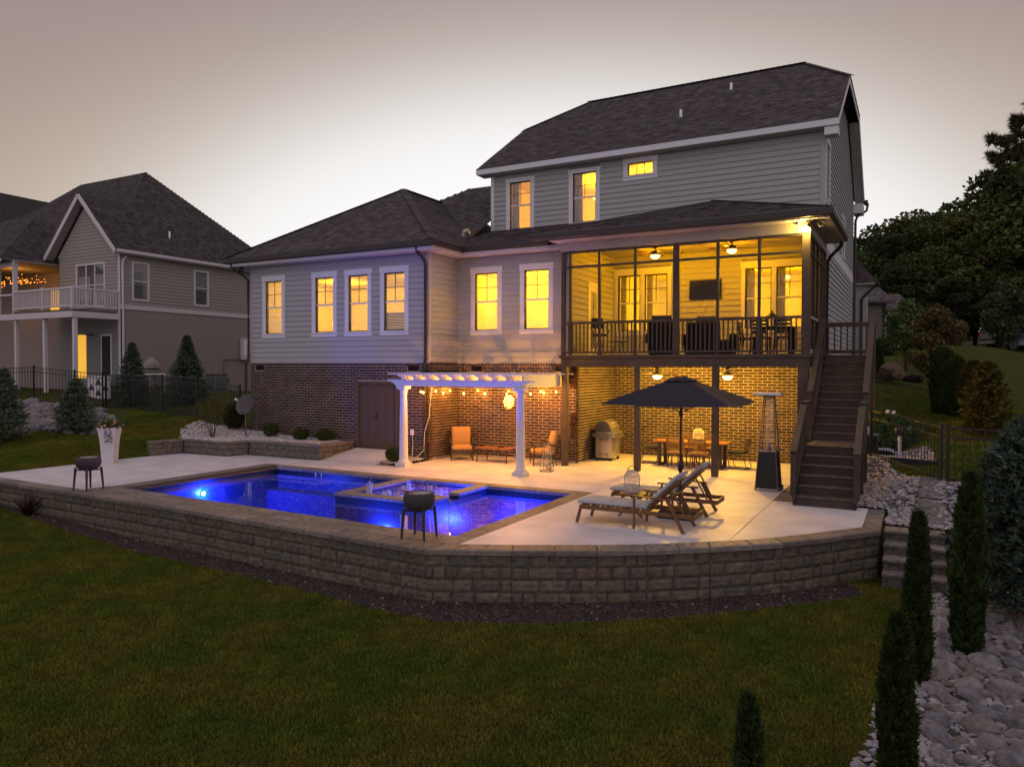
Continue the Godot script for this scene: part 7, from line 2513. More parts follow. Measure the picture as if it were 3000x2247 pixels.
	plant("blue_spruce", "spruce behind the fence in front of the neighbour's house corner", "conifer", gpos(-18.9, -2.9), conifer_mesh(2.9, 0.85, 11000, bg, bg2, 0.8, 0.1, 0.13), M.needle, 2.2, 0.06)
	plant("boxwood_shrub", "round dark shrub behind the fence at the house corner, by the gas meter", "shrub", gpos(-13.5, -9.0), ball_mesh(0.4, 0.55, 1500, 0.05, dg, dg2), M.leaf, 0.3, 0.03)
	# red grass at the foot of the retaining wall
	var og := thing("purple_grass", "dark purple fountain grass at the foot of the retaining wall on the left", "ornamental grass", gpos(-5.25, 9.12))
	var gs := st_new()
	for k in 260:
		var a := rng.randf() * TAU
		var sp := rng.randf() * 0.42
		blade_to(gs, Vector3(cos(a), 0, sin(a)) * 0.08 * rng.randf(), Vector3(cos(a) * sp, rng.randf_range(0.25, 0.6), sin(a) * sp), 0.006, Color(0.035, 0.018, 0.016))
	fin(gs, "blades", M.leaf, og)

func build_right_garden() -> void:
	# gravel beside and behind the staircase, with the stepping path
	var gv := PackedVector2Array([Vector2(11.02, 1.98), Vector2(12.9, 1.98), Vector2(12.92, 3.62), Vector2(14.6, 3.62), Vector2(15.0, 0.9), Vector2(13.9, 0.75), Vector2(12.9, -1.2), Vector2(12.6, -2.4), Vector2(11.02, -4.6)])
	draped("gravel_bed", gv, M.gravel_ground, 0.012, 0.25)
	var g := structure("pebble_cover")
	pebbles("pebbles", g, gv, 8000, 0.028, 0.07, [Color(0.3, 0.29, 0.32), Color(0.22, 0.22, 0.25), Color(0.38, 0.34, 0.34), Color(0.3, 0.25, 0.23)], 0.012)
	var pad := PackedVector2Array([Vector2(12.85, -1.7), Vector2(13.85, -1.62), Vector2(13.6, -4.2), Vector2(12.0, -5.2), Vector2(11.1, -4.8), Vector2(11.5, -2.5)])
	draped("gravel_bed", pad, M.gravel_ground, 0.02, 0.25)
	pebbles("pebbles", g, pad, 2500, 0.03, 0.06, [Color(0.34, 0.31, 0.33), Color(0.28, 0.26, 0.27)], 0.02)
	var ed := thing("garden_edging", "black plastic edging in front of the gravel pad behind the right fence", "edging")
	beam("strip", ed, M.black_metal, gpos(12.82, -1.66, 0.03), gpos(13.86, -1.6, 0.03), 0.03, 0.14)
	# stepping stones
	var path := structure("stepping_path")
	for k in 8:
		var z := 3.28 - k * 0.385
		var y0 := ground_y(13.7, z) + 0.02
		var y1 := ground_y(13.7, z - 0.36) + 0.02
		var o := box("paver", path, M.paver, Vector3(13.68 + 0.008 * k, (y0 + y1) / 2, z - 0.18), Vector3(0.52, 0.06, 0.35), Basis(Vector3.RIGHT, atan2(y1 - y0, 0.36)), 0.008)
	# steps down to the lawn
	var steps := thing("garden_steps", "four stone steps with rounded treads at the right end of the retaining wall", "steps")
	for k in 5:
		var y := -0.01 - k * 0.19
		var z := 3.69 + 0.31 * k
		if k < 4:
			for i in 2:
				stone("tread", steps, M.coping[(k + i) % 5], [Vector2(12.9 + i * 0.49, z - (0.0 if k else 0.0)), Vector2(13.385 + i * 0.49, z), Vector2(13.385 + i * 0.49, z + 0.38), Vector2(12.9 + i * 0.49, z + 0.38)], y - 0.06, y, 0.02)
			span("riser", steps, M.block_pale, Vector3(12.91, -1.1, z + 0.01), Vector3(13.86, y - 0.061, z + 0.33), 0.006)
	span("side_block", steps, M.black_metal, Vector3(13.88, -0.5, 3.58), Vector3(14.5, -0.08, 3.64), 0.004)
	# fence and gate
	var fa := [Vector3(12.38, 0, -1.96), Vector3(13.87, 0, 0.8)]
	for k in 2: fa[k].y = ground_y(fa[k].x, fa[k].z) - 0.02
	picket_fence("black metal picket fence running from the staircase to the garden gate", fa, 1.2, "black metal picket fences", 0.13)
	var fb := [Vector3(13.99, 0, 0.83), Vector3(15.05, 0, 0.9), Vector3(17.2, 0, 1.0)]
	for k in 3: fb[k].y = ground_y(fb[k].x, fb[k].z) - 0.02
	picket_fence("black metal picket fence right of the gate post, behind the big cypress", fb, 1.2, "black metal picket fences", 0.13)
	# evergreens
	var dk := Color(0.02, 0.034, 0.011)
	var dk2 := Color(0.036, 0.055, 0.016)
	plant("arborvitae", "dark columnar arborvitae farthest up the right lawn, tallest of the three", "arborvitae", gpos(14.2, -10.9), column_mesh(2.3, 0.4, 7000, dk, dk2, 0.07), M.needle, 0.5, 0.05, 0.05, 0.0, "columnar arborvitae in a row")
	plant("arborvitae", "dark columnar arborvitae in the middle of the three on the right lawn", "arborvitae", gpos(14.52, -8.8), column_mesh(1.9, 0.36, 7000, dk, dk2, 0.07), M.needle, 0.5, 0.05, 0.05, 1.0, "columnar arborvitae in a row")
	plant("arborvitae", "dark columnar arborvitae next to the golden cypress on the right lawn", "arborvitae", gpos(14.85, -6.7), column_mesh(1.75, 0.36, 7000, dk, Color(0.04, 0.03, 0.01), 0.07), M.needle, 0.5, 0.05, 0.05, 2.0, "columnar arborvitae in a row")
	plant("golden_cypress", "golden-brown feathery cypress in front of the arborvitae row", "cypress", gpos(15.05, -4.5), conifer_mesh(2.05, 0.72, 9000, Color(0.07, 0.05, 0.012), Color(0.04, 0.045, 0.014), 0.6, -0.2, 0.1), M.needle, 1.2, 0.05)
	plant("blue_cypress", "large feathery blue-green cypress at the right edge above the rocks", "cypress", gpos(14.98, 5.95), conifer_mesh(3.0, 1.15, 30000, Color(0.03, 0.058, 0.052), Color(0.055, 0.066, 0.034), 0.55, -0.2, 0.12), M.needle, 2.2, 0.06)
	plant("slim_cypress", "slim young cypress beside the stone steps, in front of them", "cypress", gpos(13.43, 8.98), column_mesh(2.0, 0.125, 4200, dk, Color(0.03, 0.042, 0.01), 0.085, 0.8), M.needle, 1.0, 0.02, 0.0, 0.0, "slim young cypresses along the rock bed")
	plant("slim_cypress", "slim young cypress among the rocks below the big cypress", "cypress", gpos(14.02, 7.8), column_mesh(2.35, 0.17, 5600, dk, dk2, 0.09, 0.7), M.needle, 1.0, 0.02, 0.0, 1.0, "slim young cypresses along the rock bed")
	plant("slim_cypress", "slim young cypress at the lawn edge, lowest in the picture on the right", "cypress", gpos(13.27, 11.75), column_mesh(1.55, 0.13, 4500, dk, Color(0.03, 0.042, 0.01), 0.08, 0.8), M.needle, 1.0, 0.02, 0.0, 2.0, "slim young cypresses along the rock bed")
	plant("slim_cypress", "tip of a slim cypress at the bottom edge of the lawn", "cypress", gpos(12.16, 12.6), column_mesh(0.95, 0.1, 2500, dk, dk2, 0.06, 0.7), M.needle, 0.5, 0.015, 0.0, 3.0, "slim young cypresses along the rock bed")
	# hydrangea, magnolias, little trees
	var hy := plant("hydrangea", "wide green hydrangea bush with a few pale blooms beside the staircase", "shrub", gpos(12.45, -5.6), ball_mesh(0.9, 0.62, 3600, 0.09, Color(0.02, 0.05, 0.012), Color(0.05, 0.09, 0.02)), M.leaf, 0.4, 0.04)
	for b in [Vector3(0.2, 1.22, 0.25), Vector3(0.35, 1.2, 0.2), Vector3(0.75, 0.75, 0.45)]:
		put("bloom", ball_mesh(0.06, 0.05, 120, 0.016, Color(0.5, 0.5, 0.7), Color(0.6, 0.6, 0.75)), M.leaf, hy, b)
	make_tree("magnolia", "small magnolia with bronze-backed leaves behind the arborvitae row", "tree", gpos(14.03, -15.2), 3.3, 0.95, 4200, 0.085, Color(0.03, 0.04, 0.012), Color(0.12, 0.07, 0.03), 0.12)
	make_tree("magnolia", "magnolia with white blooms behind the dark car", "tree", gpos(18.4, -40.2), 4.6, 1.5, 3800, 0.13, Color(0.025, 0.04, 0.015), Color(0.06, 0.06, 0.03), 0.1)
	make_tree("young_tree", "thin young tree with light green leaves in front of the brick house on the right", "tree", gpos(12.95, -21.4), 3.6, 1.1, 2600, 0.09, Color(0.04, 0.07, 0.016), Color(0.08, 0.1, 0.03), 0.3)
	plant("cone_shrub", "narrow dark cone shrub beside the house wall on the right", "shrub", gpos(11.75, -17.4), column_mesh(1.6, 0.42, 3000, dk, dk2, 0.08, 0.95), M.needle, 0.4, 0.04)
	plant("round_shrub", "round dark shrub at the foot of the brick house on the right", "shrub", gpos(11.6, -33.0), ball_mesh(0.75, 0.6, 1500, 0.1, dk, dk2), M.leaf, 0.3, 0.04)
	plant("purple_shrub", "low dark purple shrub beside the sandstone boulders", "shrub", gpos(13.25, -18.2), ball_mesh(0.45, 0.16, 1300, 0.05, Color(0.03, 0.016, 0.022), Color(0.05, 0.03, 0.035)), M.leaf, 0.1, 0.02)
	var b1 := put("boulder", rock_mesh(41, 0.8), M.sandstone, self, gpos(12.35, -16.9, 0.3), Basis(Vector3.UP, 0.5) * Basis.from_scale(Vector3(0.62, 0.55, 0.5)))
	tag(b1, "large tan sandstone boulder on the right lawn", "boulder")
	var b2 := put("boulder", rock_mesh(43, 0.8), M.sandstone, self, gpos(12.72, -16.2, 0.12), Basis(Vector3.UP, 1.5) * Basis.from_scale(Vector3(0.3, 0.28, 0.28)))
	tag(b2, "smaller tan boulder leaning against the large sandstone one", "boulder")
	# plant by the house: condenser and well cap
	var ac := thing("air_conditioner", "dark air conditioner unit beside the house under the staircase", "air conditioner", gpos(12.1, -3.0))
	span("case", ac, M.black_metal, Vector3(-0.4, 0.04, -0.4), Vector3(0.4, 0.8, 0.4), 0.04)
	span("lid", ac, M.steel_dark, Vector3(-0.42, 0.802, -0.42), Vector3(0.42, 0.85, 0.42), 0.03)
	span("pad", ac, M.paver, Vector3(-0.48, -0.06, -0.48), Vector3(0.48, 0.04, 0.48), 0.01)
	var wc := thing("vent_post", "white pipe post with a black cap behind the right fence", "vent pipe", gpos(13.0, -2.86))
	tube("pipe", wc, M.white_plastic, [Vector3(0, -0.05, 0), Vector3(0, 0.62, 0)], 0.05, 12)
	lathe("cap", wc, M.black_metal, [Vector2(0.11, 0.58), Vector2(0.13, 0.62), Vector2(0.13, 0.76), Vector2(0.1, 0.8), Vector2(0.001, 0.81)], Vector3.ZERO, 14)
	var pm := thing("pool_pump", "pool pump and white pipes beside the vent post", "pump", gpos(12.65, -3.1))
	tube("motor", pm, M.dark_metal, [Vector3(-0.1, 0.22, 0), Vector3(0.25, 0.22, 0)], 0.09, 12)
	tube("pipe", pm, M.white_plastic, [Vector3(-0.5, 0.28, 0.1), Vector3(0.1, 0.28, 0.1), Vector3(0.3, 0.2, 0.1), Vector3(0.32, -0.05, 0.1)], 0.04, 8)
	lathe("filter_tank", pm, plain(lin(0.5, 0.46, 0.4), 0.5), [Vector2(0.2, 0.0), Vector2(0.22, 0.1), Vector2(0.22, 0.75), Vector2(0.12, 0.9), Vector2(0.001, 0.93)], Vector3(-0.55, 0.0, -0.2), 16)
	# rock bed at the lower right
	var rs := PackedVector2Array([Vector2(13.75, 4.3), Vector2(13.5, 6.0), Vector2(13.2, 7.2), Vector2(13.05, 8.4), Vector2(13.05, 9.6), Vector2(13.0, 11.0), Vector2(12.75, 12.2), Vector2(13.0, 14.5), Vector2(16.6, 14.5), Vector2(17.0, 9.0), Vector2(16.6, 5.2), Vector2(15.0, 4.0)])
	draped("rock_bed_soil", rs, M.gravel_ground, 0.012, 0.4)
	var rb := structure("rock_bed")
	var big := PackedVector2Array([Vector2(14.0, 5.2), Vector2(13.8, 7.3), Vector2(13.55, 9.4), Vector2(13.5, 11.0), Vector2(13.35, 12.6), Vector2(14.6, 12.6), Vector2(15.4, 9.0), Vector2(16.0, 5.2)])
	rocks(rb, big, 295, 0.1, 0.27)
	pebbles("pebbles", rb, rs, 14000, 0.022, 0.065, [Color(0.27, 0.25, 0.25), Color(0.22, 0.21, 0.23), Color(0.33, 0.3, 0.29), Color(0.24, 0.21, 0.19)], 0.014)
	# mulch strip under the retaining wall
	var mu := PackedVector2Array([Vector2(-7.6, 8.9), Vector2(-2.9, 9.45), Vector2(-0.6, 9.62), Vector2(2.05, 9.8), Vector2(4.35, 9.9), Vector2(6.3, 10.15), Vector2(7.3, 10.08), Vector2(8.25, 9.68), Vector2(9.1, 9.16), Vector2(10.15, 8.32), Vector2(11.2, 7.32), Vector2(12.1, 6.4), Vector2(12.76, 5.6), Vector2(12.4, 5.0), Vector2(11.8, 5.5), Vector2(10.4, 6.9), Vector2(8.9, 8.0), Vector2(6.45, 9.28), Vector2(3.9, 9.15), Vector2(-0.15, 8.9), Vector2(-7.6, 8.6)])
	draped("mulch_bed", mu, M.mulch_ground, 0.012, 0.3)
	var mc := structure("mulch_cover")
	var sp := []
	var cs := []
	var r := bounds(mu)
	for k in 40000:
		var x := r.position.x + rng.randf() * r.size.x
		var z := r.position.y + rng.randf() * r.size.y
		if not in_poly(x, z, mu): continue
		var s := rng.randf_range(0.02, 0.06)
		sp.append(Transform3D(rand_basis(s, 0.008, s * 0.35, 0.5), Vector3(x, ground_y(x, z) + 0.018, z)))
		var c := Color(0.085, 0.052, 0.046) * rng.randf_range(0.5, 1.4)
		if rng.randf() < 0.02: c = Color(0.3, 0.25, 0.2)
		cs.append(c)
	scatter("mulch_chips", mc, box_mesh(Vector3.ONE, 0.0), M.chip, sp, cs)

func build_lawn() -> void:
	# short grass: tufts of blades, only where the picture can see them
	var st := st_new()
	for k in 11:
		var a := rng.randf() * TAU
		var p := Vector3(cos(a), 0, sin(a)) * 0.045 * sqrt(rng.randf())
		var l := Vector3(rng.randf_range(-0.5, 0.5), 1.0, rng.randf_range(-0.5, 0.5)) * 0.05 * rng.randf_range(0.6, 1.15)
		var sd := Vector3(rng.randf_range(-1, 1), 0, rng.randf_range(-1, 1)).normalized() * 0.0035
		st.set_color(Color(1, 1, 1) * rng.randf_range(0.75, 1.2))
		st.add_vertex(p - sd); st.add_vertex(p + sd); st.add_vertex(p + l)
		st.add_vertex(p - sd * 0.5); st.add_vertex(p + l * 0.6 + sd); st.add_vertex(p + l * 1.05 + Vector3(sd.z, 0, sd.x) * 2.0)
	st.generate_normals()
	var tuft := st.commit()
	var mu := PackedVector2Array([Vector2(-7.6, 8.9), Vector2(-2.9, 9.45), Vector2(-0.6, 9.62), Vector2(2.05, 9.8), Vector2(4.35, 9.9), Vector2(6.3, 10.15), Vector2(7.3, 10.08), Vector2(8.25, 9.68), Vector2(9.1, 9.16), Vector2(10.15, 8.32), Vector2(11.2, 7.32), Vector2(12.1, 6.4), Vector2(12.76, 5.6), Vector2(12.4, 5.0), Vector2(11.8, 5.5), Vector2(10.4, 6.9), Vector2(8.9, 8.0), Vector2(6.45, 9.28), Vector2(3.9, 9.15), Vector2(-0.15, 8.9), Vector2(-7.6, 8.6)])
	var front := PackedVector2Array([Vector2(-10.5, 8.9), Vector2(-3, 9.35), Vector2(6.3, 10.1), Vector2(8.3, 9.6), Vector2(11.2, 7.3), Vector2(12.75, 5.6), Vector2(12.35, 4.95), Vector2(13.75, 5.0), Vector2(13.5, 6.0), Vector2(13.2, 7.2), Vector2(13.05, 8.4), Vector2(13.05, 9.6), Vector2(13.0, 11.0), Vector2(12.75, 12.2), Vector2(12.9, 14.2), Vector2(4.5, 16.5), Vector2(-3, 14.5), Vector2(-9, 11.5)])
	var left := PackedVector2Array([Vector2(-8.62, 8.6), Vector2(-8.62, 3.5), Vector2(-8.5, 2.5), Vector2(-9.75, 1.5), Vector2(-9.6, 0.85), Vector2(-13.0, -0.2), Vector2(-16.0, -1.0), Vector2(-11.6, 2.5), Vector2(-11.9, 3.35), Vector2(-14.6, 5.0), Vector2(-14.8, 8.0)])
	var right := PackedVector2Array([Vector2(12.95, -1.3), Vector2(13.9, 0.7), Vector2(17.0, 0.8), Vector2(19, -8), Vector2(16, -14), Vector2(12.5, -14), Vector2(13.6, -4.2), Vector2(13.85, -1.6)])
	var lawn := structure("lawn_grass")
	lawn.set_meta("kind", "stuff")
	tag(lawn, "short mown grass of the lawns around the pool terrace", "grass", "", "stuff")
	var nz := FastNoiseLite.new()
	nz.seed = 21
	nz.frequency = 0.5
	nz.fractal_octaves = 4
	for area in [[front, 62000, 1.0], [left, 22000, 1.35], [right, 9000, 1.4]]:
		var poly: PackedVector2Array = area[0]
		var r := bounds(poly)
		var sp := []
		var cs := []
		var tries := 0
		while sp.size() < int(area[1]) and tries < int(area[1]) * 4:
			tries += 1
			var x := r.position.x + rng.randf() * r.size.x
			var z := r.position.y + rng.randf() * r.size.y
			if not in_poly(x, z, poly): continue
			if poly == front and in_poly(x, z, mu): continue
			var p := nz.get_noise_2d(x, z)
			var q := nz.get_noise_2d(x * 4.0 + 50.0, z * 4.0)
			var s: float = area[2] * rng.randf_range(0.8, 1.3) * (1.0 + 0.25 * q)
			sp.append(Transform3D(Basis(Vector3.UP, rng.randf() * TAU) * Basis.from_scale(Vector3(s * 1.3, s * 0.85, s * 1.3)), Vector3(x, ground_y(x, z) - 0.004, z)))
			var c := Color(0.085, 0.125, 0.014).lerp(Color(0.15, 0.135, 0.022), clampf(0.5 + p * 1.3, 0.0, 1.0))
			cs.append(c * (1.0 + 0.35 * q) * rng.randf_range(0.8, 1.2))
		scatter("grass_tufts", lawn, tuft, M.grass, sp, cs)

# ---------------------------------------------------------------- neighbours and the wooded hill
func plain_window(parent: Node3D, at: Vector3, turn: float, w: float, h: float, cols: int, lit: Material, trim := 0.12) -> void:
	# at: lower left corner of the trim; local x along the wall, local z outwards
	var win := part("window", parent, at, turn)
	span("casing", win, M.neighbour_trim, Vector3(0, 0, 0), Vector3(trim, h, 0.05))
	span("casing", win, M.neighbour_trim, Vector3(w - trim, 0, 0), Vector3(w, h, 0.05))
	span("casing", win, M.neighbour_trim, Vector3(trim, h - trim, 0), Vector3(w - trim, h, 0.05))
	span("casing", win, M.neighbour_trim, Vector3(trim, 0, 0), Vector3(w - trim, trim, 0.06))
	span("meeting_rail", win, M.neighbour_trim, Vector3(trim, h / 2 - 0.03, 0), Vector3(w - trim, h / 2 + 0.03, 0.035))
	for k in range(1, cols):
		var x := lerpf(trim, w - trim, float(k) / cols)
		span("mullion", win, M.neighbour_trim, Vector3(x - 0.04, trim, 0), Vector3(x + 0.04, h - trim, 0.04))
	span("shade", win, lit, Vector3(trim, h * 0.42, -0.06), Vector3(w - trim, h - trim, -0.05), 0.0)
	span("pane", win, M.glass, Vector3(trim, trim, 0.01), Vector3(w - trim, h - trim, 0.011), 0.0)
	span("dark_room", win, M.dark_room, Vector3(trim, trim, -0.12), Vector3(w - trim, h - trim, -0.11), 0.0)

func build_neighbours() -> void:
	# --- the house on the left
	var n := thing("neighbour_house", "neighbouring grey clapboard house with steep dark roof and white balcony on the left", "house")
	var xs := -22.4
	var zf := -4.65
	var side := Transform3D(Basis(Vector3.UP, PI / 2), Vector3(xs, 0, zf))
	var front := Transform3D(Basis.IDENTITY, Vector3(0, 0, zf))
	var wall := part("wall", n)
	backing(wall, side, 0.02, 14.0, 0.5, 5.85, [], M.stucco, 0.3, "stucco")
	backing(wall, side, 0.02, 14.0, 5.85, 8.9, [[0.75, 1.52, 6.45, 8.25], [4.5, 5.27, 6.45, 8.25]], M.siding_back, 0.2)
	siding(wall, side, 0.02, 14.0, 6.12, 8.8, [[0.65, 1.62, 6.33, 8.37], [4.4, 5.37, 6.33, 8.37]], M.neighbour_siding)
	span("band_board", n, M.neighbour_trim, Vector3(xs, 5.86, -18.6), Vector3(xs + 0.05, 6.1, zf + 0.05))
	var shade := plain(lin(0.16, 0.16, 0.16), 0.8)
	plain_window(n, Vector3(xs, 6.33, zf - 0.62), PI / 2, 1.02, 2.06, 1, shade)
	plain_window(n, Vector3(xs, 6.33, zf - 4.38), PI / 2, 1.02, 2.06, 1, shade)
	# gable front
	var glim := func(y: float) -> Vector2:
		if y < 8.9: return Vector2(-27.6, xs - 0.1)
		var t := (y - 8.75) / 1.06
		return Vector2(-27.85 + t, -22.55 - t)
	siding(wall, front, -27.6, xs - 0.1, 5.9, 11.5, [[-26.12, -23.58, 6.0, 8.36]], M.neighbour_siding, glim)
	backing(wall, front, -27.7, xs, 0.5, 8.9, [[-26.0, -23.7, 6.1, 8.25]], M.siding_back, 0.2)
	var gs := st_new()
	tri(gs, Vector3(-27.9, 8.8, zf - 0.02), Vector3(-22.45, 8.8, zf - 0.02), Vector3(-25.2, 11.6, zf - 0.02))
	fin(gs, "gable", M.siding_back, wall)
	span("corner_board", n, M.neighbour_trim, Vector3(xs - 0.12, 2.0, zf), Vector3(xs + 0.03, 8.8, zf + 0.04))
	plain_window(n, Vector3(-26.12, 6.0, zf), 0.0, 2.54, 2.36, 3, M.dark_room)
	tube("downspout", n, M.neighbour_trim, [Vector3(xs + 0.1, 8.6, zf - 0.3), Vector3(xs + 0.08, 8.3, zf - 0.1), Vector3(xs + 0.08, 2.2, zf - 0.1)], 0.06, 8)
	# ground floor behind the deck posts
	var lit := plain(lin(0.7, 0.45, 0.12), 0.6)
	lit.emission_enabled = true
	lit.emission = lin(1.0, 0.5, 0.03)
	lit.emission_energy_multiplier = 0.75
	backing(n, Transform3D(Basis.IDENTITY, Vector3(0, 0, -4.75)), -40.0, -27.7, 1.2, 5.6, [], M.stucco, 0.2, "stucco")
	span("lit_window_glass", n, lit, Vector3(-26.05, 2.3, zf + 0.005), Vector3(-25.3, 4.6, zf + 0.02), 0.0)
	span("door_frame", n, M.neighbour_trim, Vector3(-24.0, 2.1, zf + 0.005), Vector3(-23.1, 4.6, zf + 0.03), 0.0)
	span("door", n, M.dark_room, Vector3(-23.9, 2.15, zf + 0.031), Vector3(-23.2, 4.5, zf + 0.04), 0.0)
	lathe("wall_clock", n, M.black_metal, [Vector2(0.3, -0.02), Vector2(0.3, 0.02), Vector2(0.001, 0.021)], Vector3(-24.9, 4.6, zf + 0.04), 18)
	# deck
	var zd := -2.25
	var dk := part("deck", n)
	span("floor", dk, M.deck, Vector3(-27.6, 5.6, zf + 0.22), Vector3(-22.45, 5.7, zd), 0.01)
	span("rim", dk, M.neighbour_trim, Vector3(-40.0, 5.3, zd - 0.02), Vector3(-22.42, 5.6, zd + 0.06), 0.01)
	span("rim", dk, M.neighbour_trim, Vector3(-22.5, 5.301, zf + 0.05), Vector3(-22.42, 5.601, zd - 0.022), 0.01)
	for x in [-22.5, -25.0, -27.55, -31.5, -36.0]:
		span("post", dk, M.neighbour_trim, Vector3(x - 0.14, 1.6, zd - 0.24), Vector3(x + 0.04, 5.3, zd - 0.06), 0.01)
	for x in [[-27.5, -25.05], [-24.95, -22.55]]:
		span("handrail", dk, M.neighbour_trim, Vector3(x[0], 6.68, zd - 0.06), Vector3(x[1], 6.78, zd + 0.04), 0.01)
		span("bottom_rail", dk, M.neighbour_trim, Vector3(x[0], 5.82, zd - 0.04), Vector3(x[1], 5.9, zd + 0.02), 0.01)
		var q: float = x[0] + 0.07
		while q < x[1]:
			span("baluster", dk, M.neighbour_trim, Vector3(q, 5.9, zd - 0.03), Vector3(q + 0.045, 6.68, zd + 0.01), 0.0)
			q += 0.145
	for x in [-22.5, -25.0, -27.55]: span("rail_post", dk, M.neighbour_trim, Vector3(x - 0.06, 5.7, zd - 0.07), Vector3(x + 0.06, 6.84, zd + 0.05), 0.01)
	span("handrail", dk, M.neighbour_trim, Vector3(-22.54, 6.68, zf + 0.05), Vector3(-22.44, 6.78, zd - 0.08), 0.01)
	span("bottom_rail", dk, M.neighbour_trim, Vector3(-22.52, 5.82, zf + 0.05), Vector3(-22.46, 5.9, zd - 0.08), 0.01)
	var z := zf + 0.15
	while z < zd - 0.1:
		span("baluster", dk, M.neighbour_trim, Vector3(-22.51, 5.9, z), Vector3(-22.47, 6.68, z + 0.045), 0.0)
		z += 0.145
	# screened porch to the left of the gable
	var sp := part("screen_porch", n)
	for x in [-28.0, -29.6, -33.0]: span("post", sp, M.neighbour_trim, Vector3(x - 0.1, 5.6, zd - 0.4), Vector3(x + 0.1, 8.35, zd - 0.2), 0.01)
	span("header", sp, M.neighbour_trim, Vector3(-42.0, 8.1, zd - 0.42), Vector3(-27.9, 8.4, zd - 0.18), 0.01)
	span("rail", sp, M.neighbour_trim, Vector3(-42.0, 6.6, zd - 0.35), Vector3(-27.9, 6.7, zd - 0.25), 0.01)
	span("ceiling", sp, M.stucco, Vector3(-42.0, 8.38, -6.6), Vector3(-27.8, 8.46, zd - 0.2), 0.0)
	span("back_wall", sp, M.stucco, Vector3(-42.0, 5.6, -6.6), Vector3(-27.8, 8.4, -6.4), 0.0)
	span("lit_window_glass", sp, lit, Vector3(-31.6, 6.2, -6.39), Vector3(-30.2, 7.4, -6.38), 0.0)
	# roofs
	var roof := part("roof", n)
	var sr := SurfaceTool.new()
	sr.begin(Mesh.PRIMITIVE_TRIANGLES)
	sr.set_smooth_group(-1)
	var ex := -22.05
	var ey := 8.85
	roof_plane(roof, [Vector3(ex, ey, -4.2), Vector3(ex, ey, -16.0), Vector3(-28, 14.75, -10.1), Vector3(-25.2, 11.95, -7.3), Vector3(-25.2, 11.95, -4.2)], sr, 0.2, false, 0.72)
	roof_plane(roof, [Vector3(-28.35, ey, -4.2), Vector3(-25.2, 11.95, -4.2), Vector3(-25.2, 11.95, -7.3)], sr, 0.2, false, 0.72)
	roof_plane(roof, [Vector3(-41.0, ey, -4.2), Vector3(-28.35, ey, -4.2), Vector3(-25.2, 11.95, -7.3), Vector3(-28, 14.75, -10.1), Vector3(-34.6, 14.75, -10.1)], sr, 0.2, false, 0.72)
	roof_plane(roof, [Vector3(-44.0, 8.4, -1.8), Vector3(-28.0, 8.4, -1.8), Vector3(-31.5, 11.6, -5.6), Vector3(-44.0, 11.6, -5.6)], sr, 0.2, false, 0.72)
	roof_plane(roof, [Vector3(-28.0, 8.4, -1.8), Vector3(-28.0, 8.4, -6.5), Vector3(-31.5, 11.6, -5.6)], sr, 0.2, false, 0.72)
	roof_plane(roof, [Vector3(-50.0, 10.2, -6.0), Vector3(-33.0, 10.2, -6.0), Vector3(-36.5, 13.6, -9.5), Vector3(-50.0, 16.6, -9.5)], sr, 0.2, false, 0.72)
	sr.generate_normals()
	tag(put("shingles", sr.commit(), M.shingles, roof), "", "", "", "stuff")
	beam("rake_board", n, M.neighbour_trim, Vector3(-22.1, 8.72, -4.2), Vector3(-25.2, 11.85, -4.2), 0.04, 0.22)
	beam("rake_board", n, M.neighbour_trim, Vector3(-28.3, 8.72, -4.2), Vector3(-25.2, 11.85, -4.2), 0.04, 0.22)
	beam("rake_soffit", n, M.neighbour_siding, Vector3(-28.2, 8.68, -4.42), Vector3(-25.2, 11.72, -4.42), 0.42, 0.03)
	beam("rake_soffit", n, M.neighbour_siding, Vector3(-22.2, 8.68, -4.42), Vector3(-25.2, 11.72, -4.42), 0.42, 0.03)
	span("gutter", n, M.neighbour_trim, Vector3(ex - 0.06, 8.68, -16.0), Vector3(ex + 0.1, 8.85, -4.25), 0.03)
	span("soffit", n, M.neighbour_trim, Vector3(xs - 0.02, 8.64, -16.0), Vector3(ex - 0.04, 8.68, -4.25), 0.01)
	span("gutter", n, M.neighbour_trim, Vector3(-44.0, 8.3, -1.9), Vector3(-27.95, 8.45, -1.75), 0.03)
	lathe("roof_pipe", roof, M.white_plastic, [Vector2(0.05, -0.1), Vector2(0.05, 0.35), Vector2(0.001, 0.36)], Vector3(-23.3, 10.1, -8.2), 10)
	# warm string lights inside its porch
	var sl := thing("porch_string_lights", "swags of tiny amber lights inside the neighbour's screened porch", "string lights")
	var bm := glow(Color(1.0, 0.55, 0.15), 6.0)
	for k in 110:
		var u := rng.randf()
		var px := -33.5 + u * 5.2
		put("bulb", box_mesh(Vector3(0.032, 0.032, 0.032), 0.01), bm, sl, Vector3(px, 7.95 - 0.25 * absf(sin(u * 11.0)) - rng.randf() * 0.35, -3.1 - rng.randf() * 1.5))
	omni("porch_glow_light", sl, Vector3(-31.0, 7.6, -4.0), lin(1.0, 0.4, 0.06), 2.0, 0.3)
	# things against its wall
	var ac := thing("air_conditioner", "grey air conditioner unit beside the neighbour's wall", "air conditioner", gpos(-20.9, -9.3))
	span("case", ac, plain(lin(0.12, 0.125, 0.125), 0.5), Vector3(-0.42, 0.05, -0.42), Vector3(0.42, 0.92, 0.42), 0.05)
	span("lid", ac, M.steel_dark, Vector3(-0.44, 0.922, -0.44), Vector3(0.44, 0.97, 0.44), 0.03)
	span("pad", ac, M.paver, Vector3(-0.5, -0.1, -0.5), Vector3(0.5, 0.05, 0.5), 0.01)
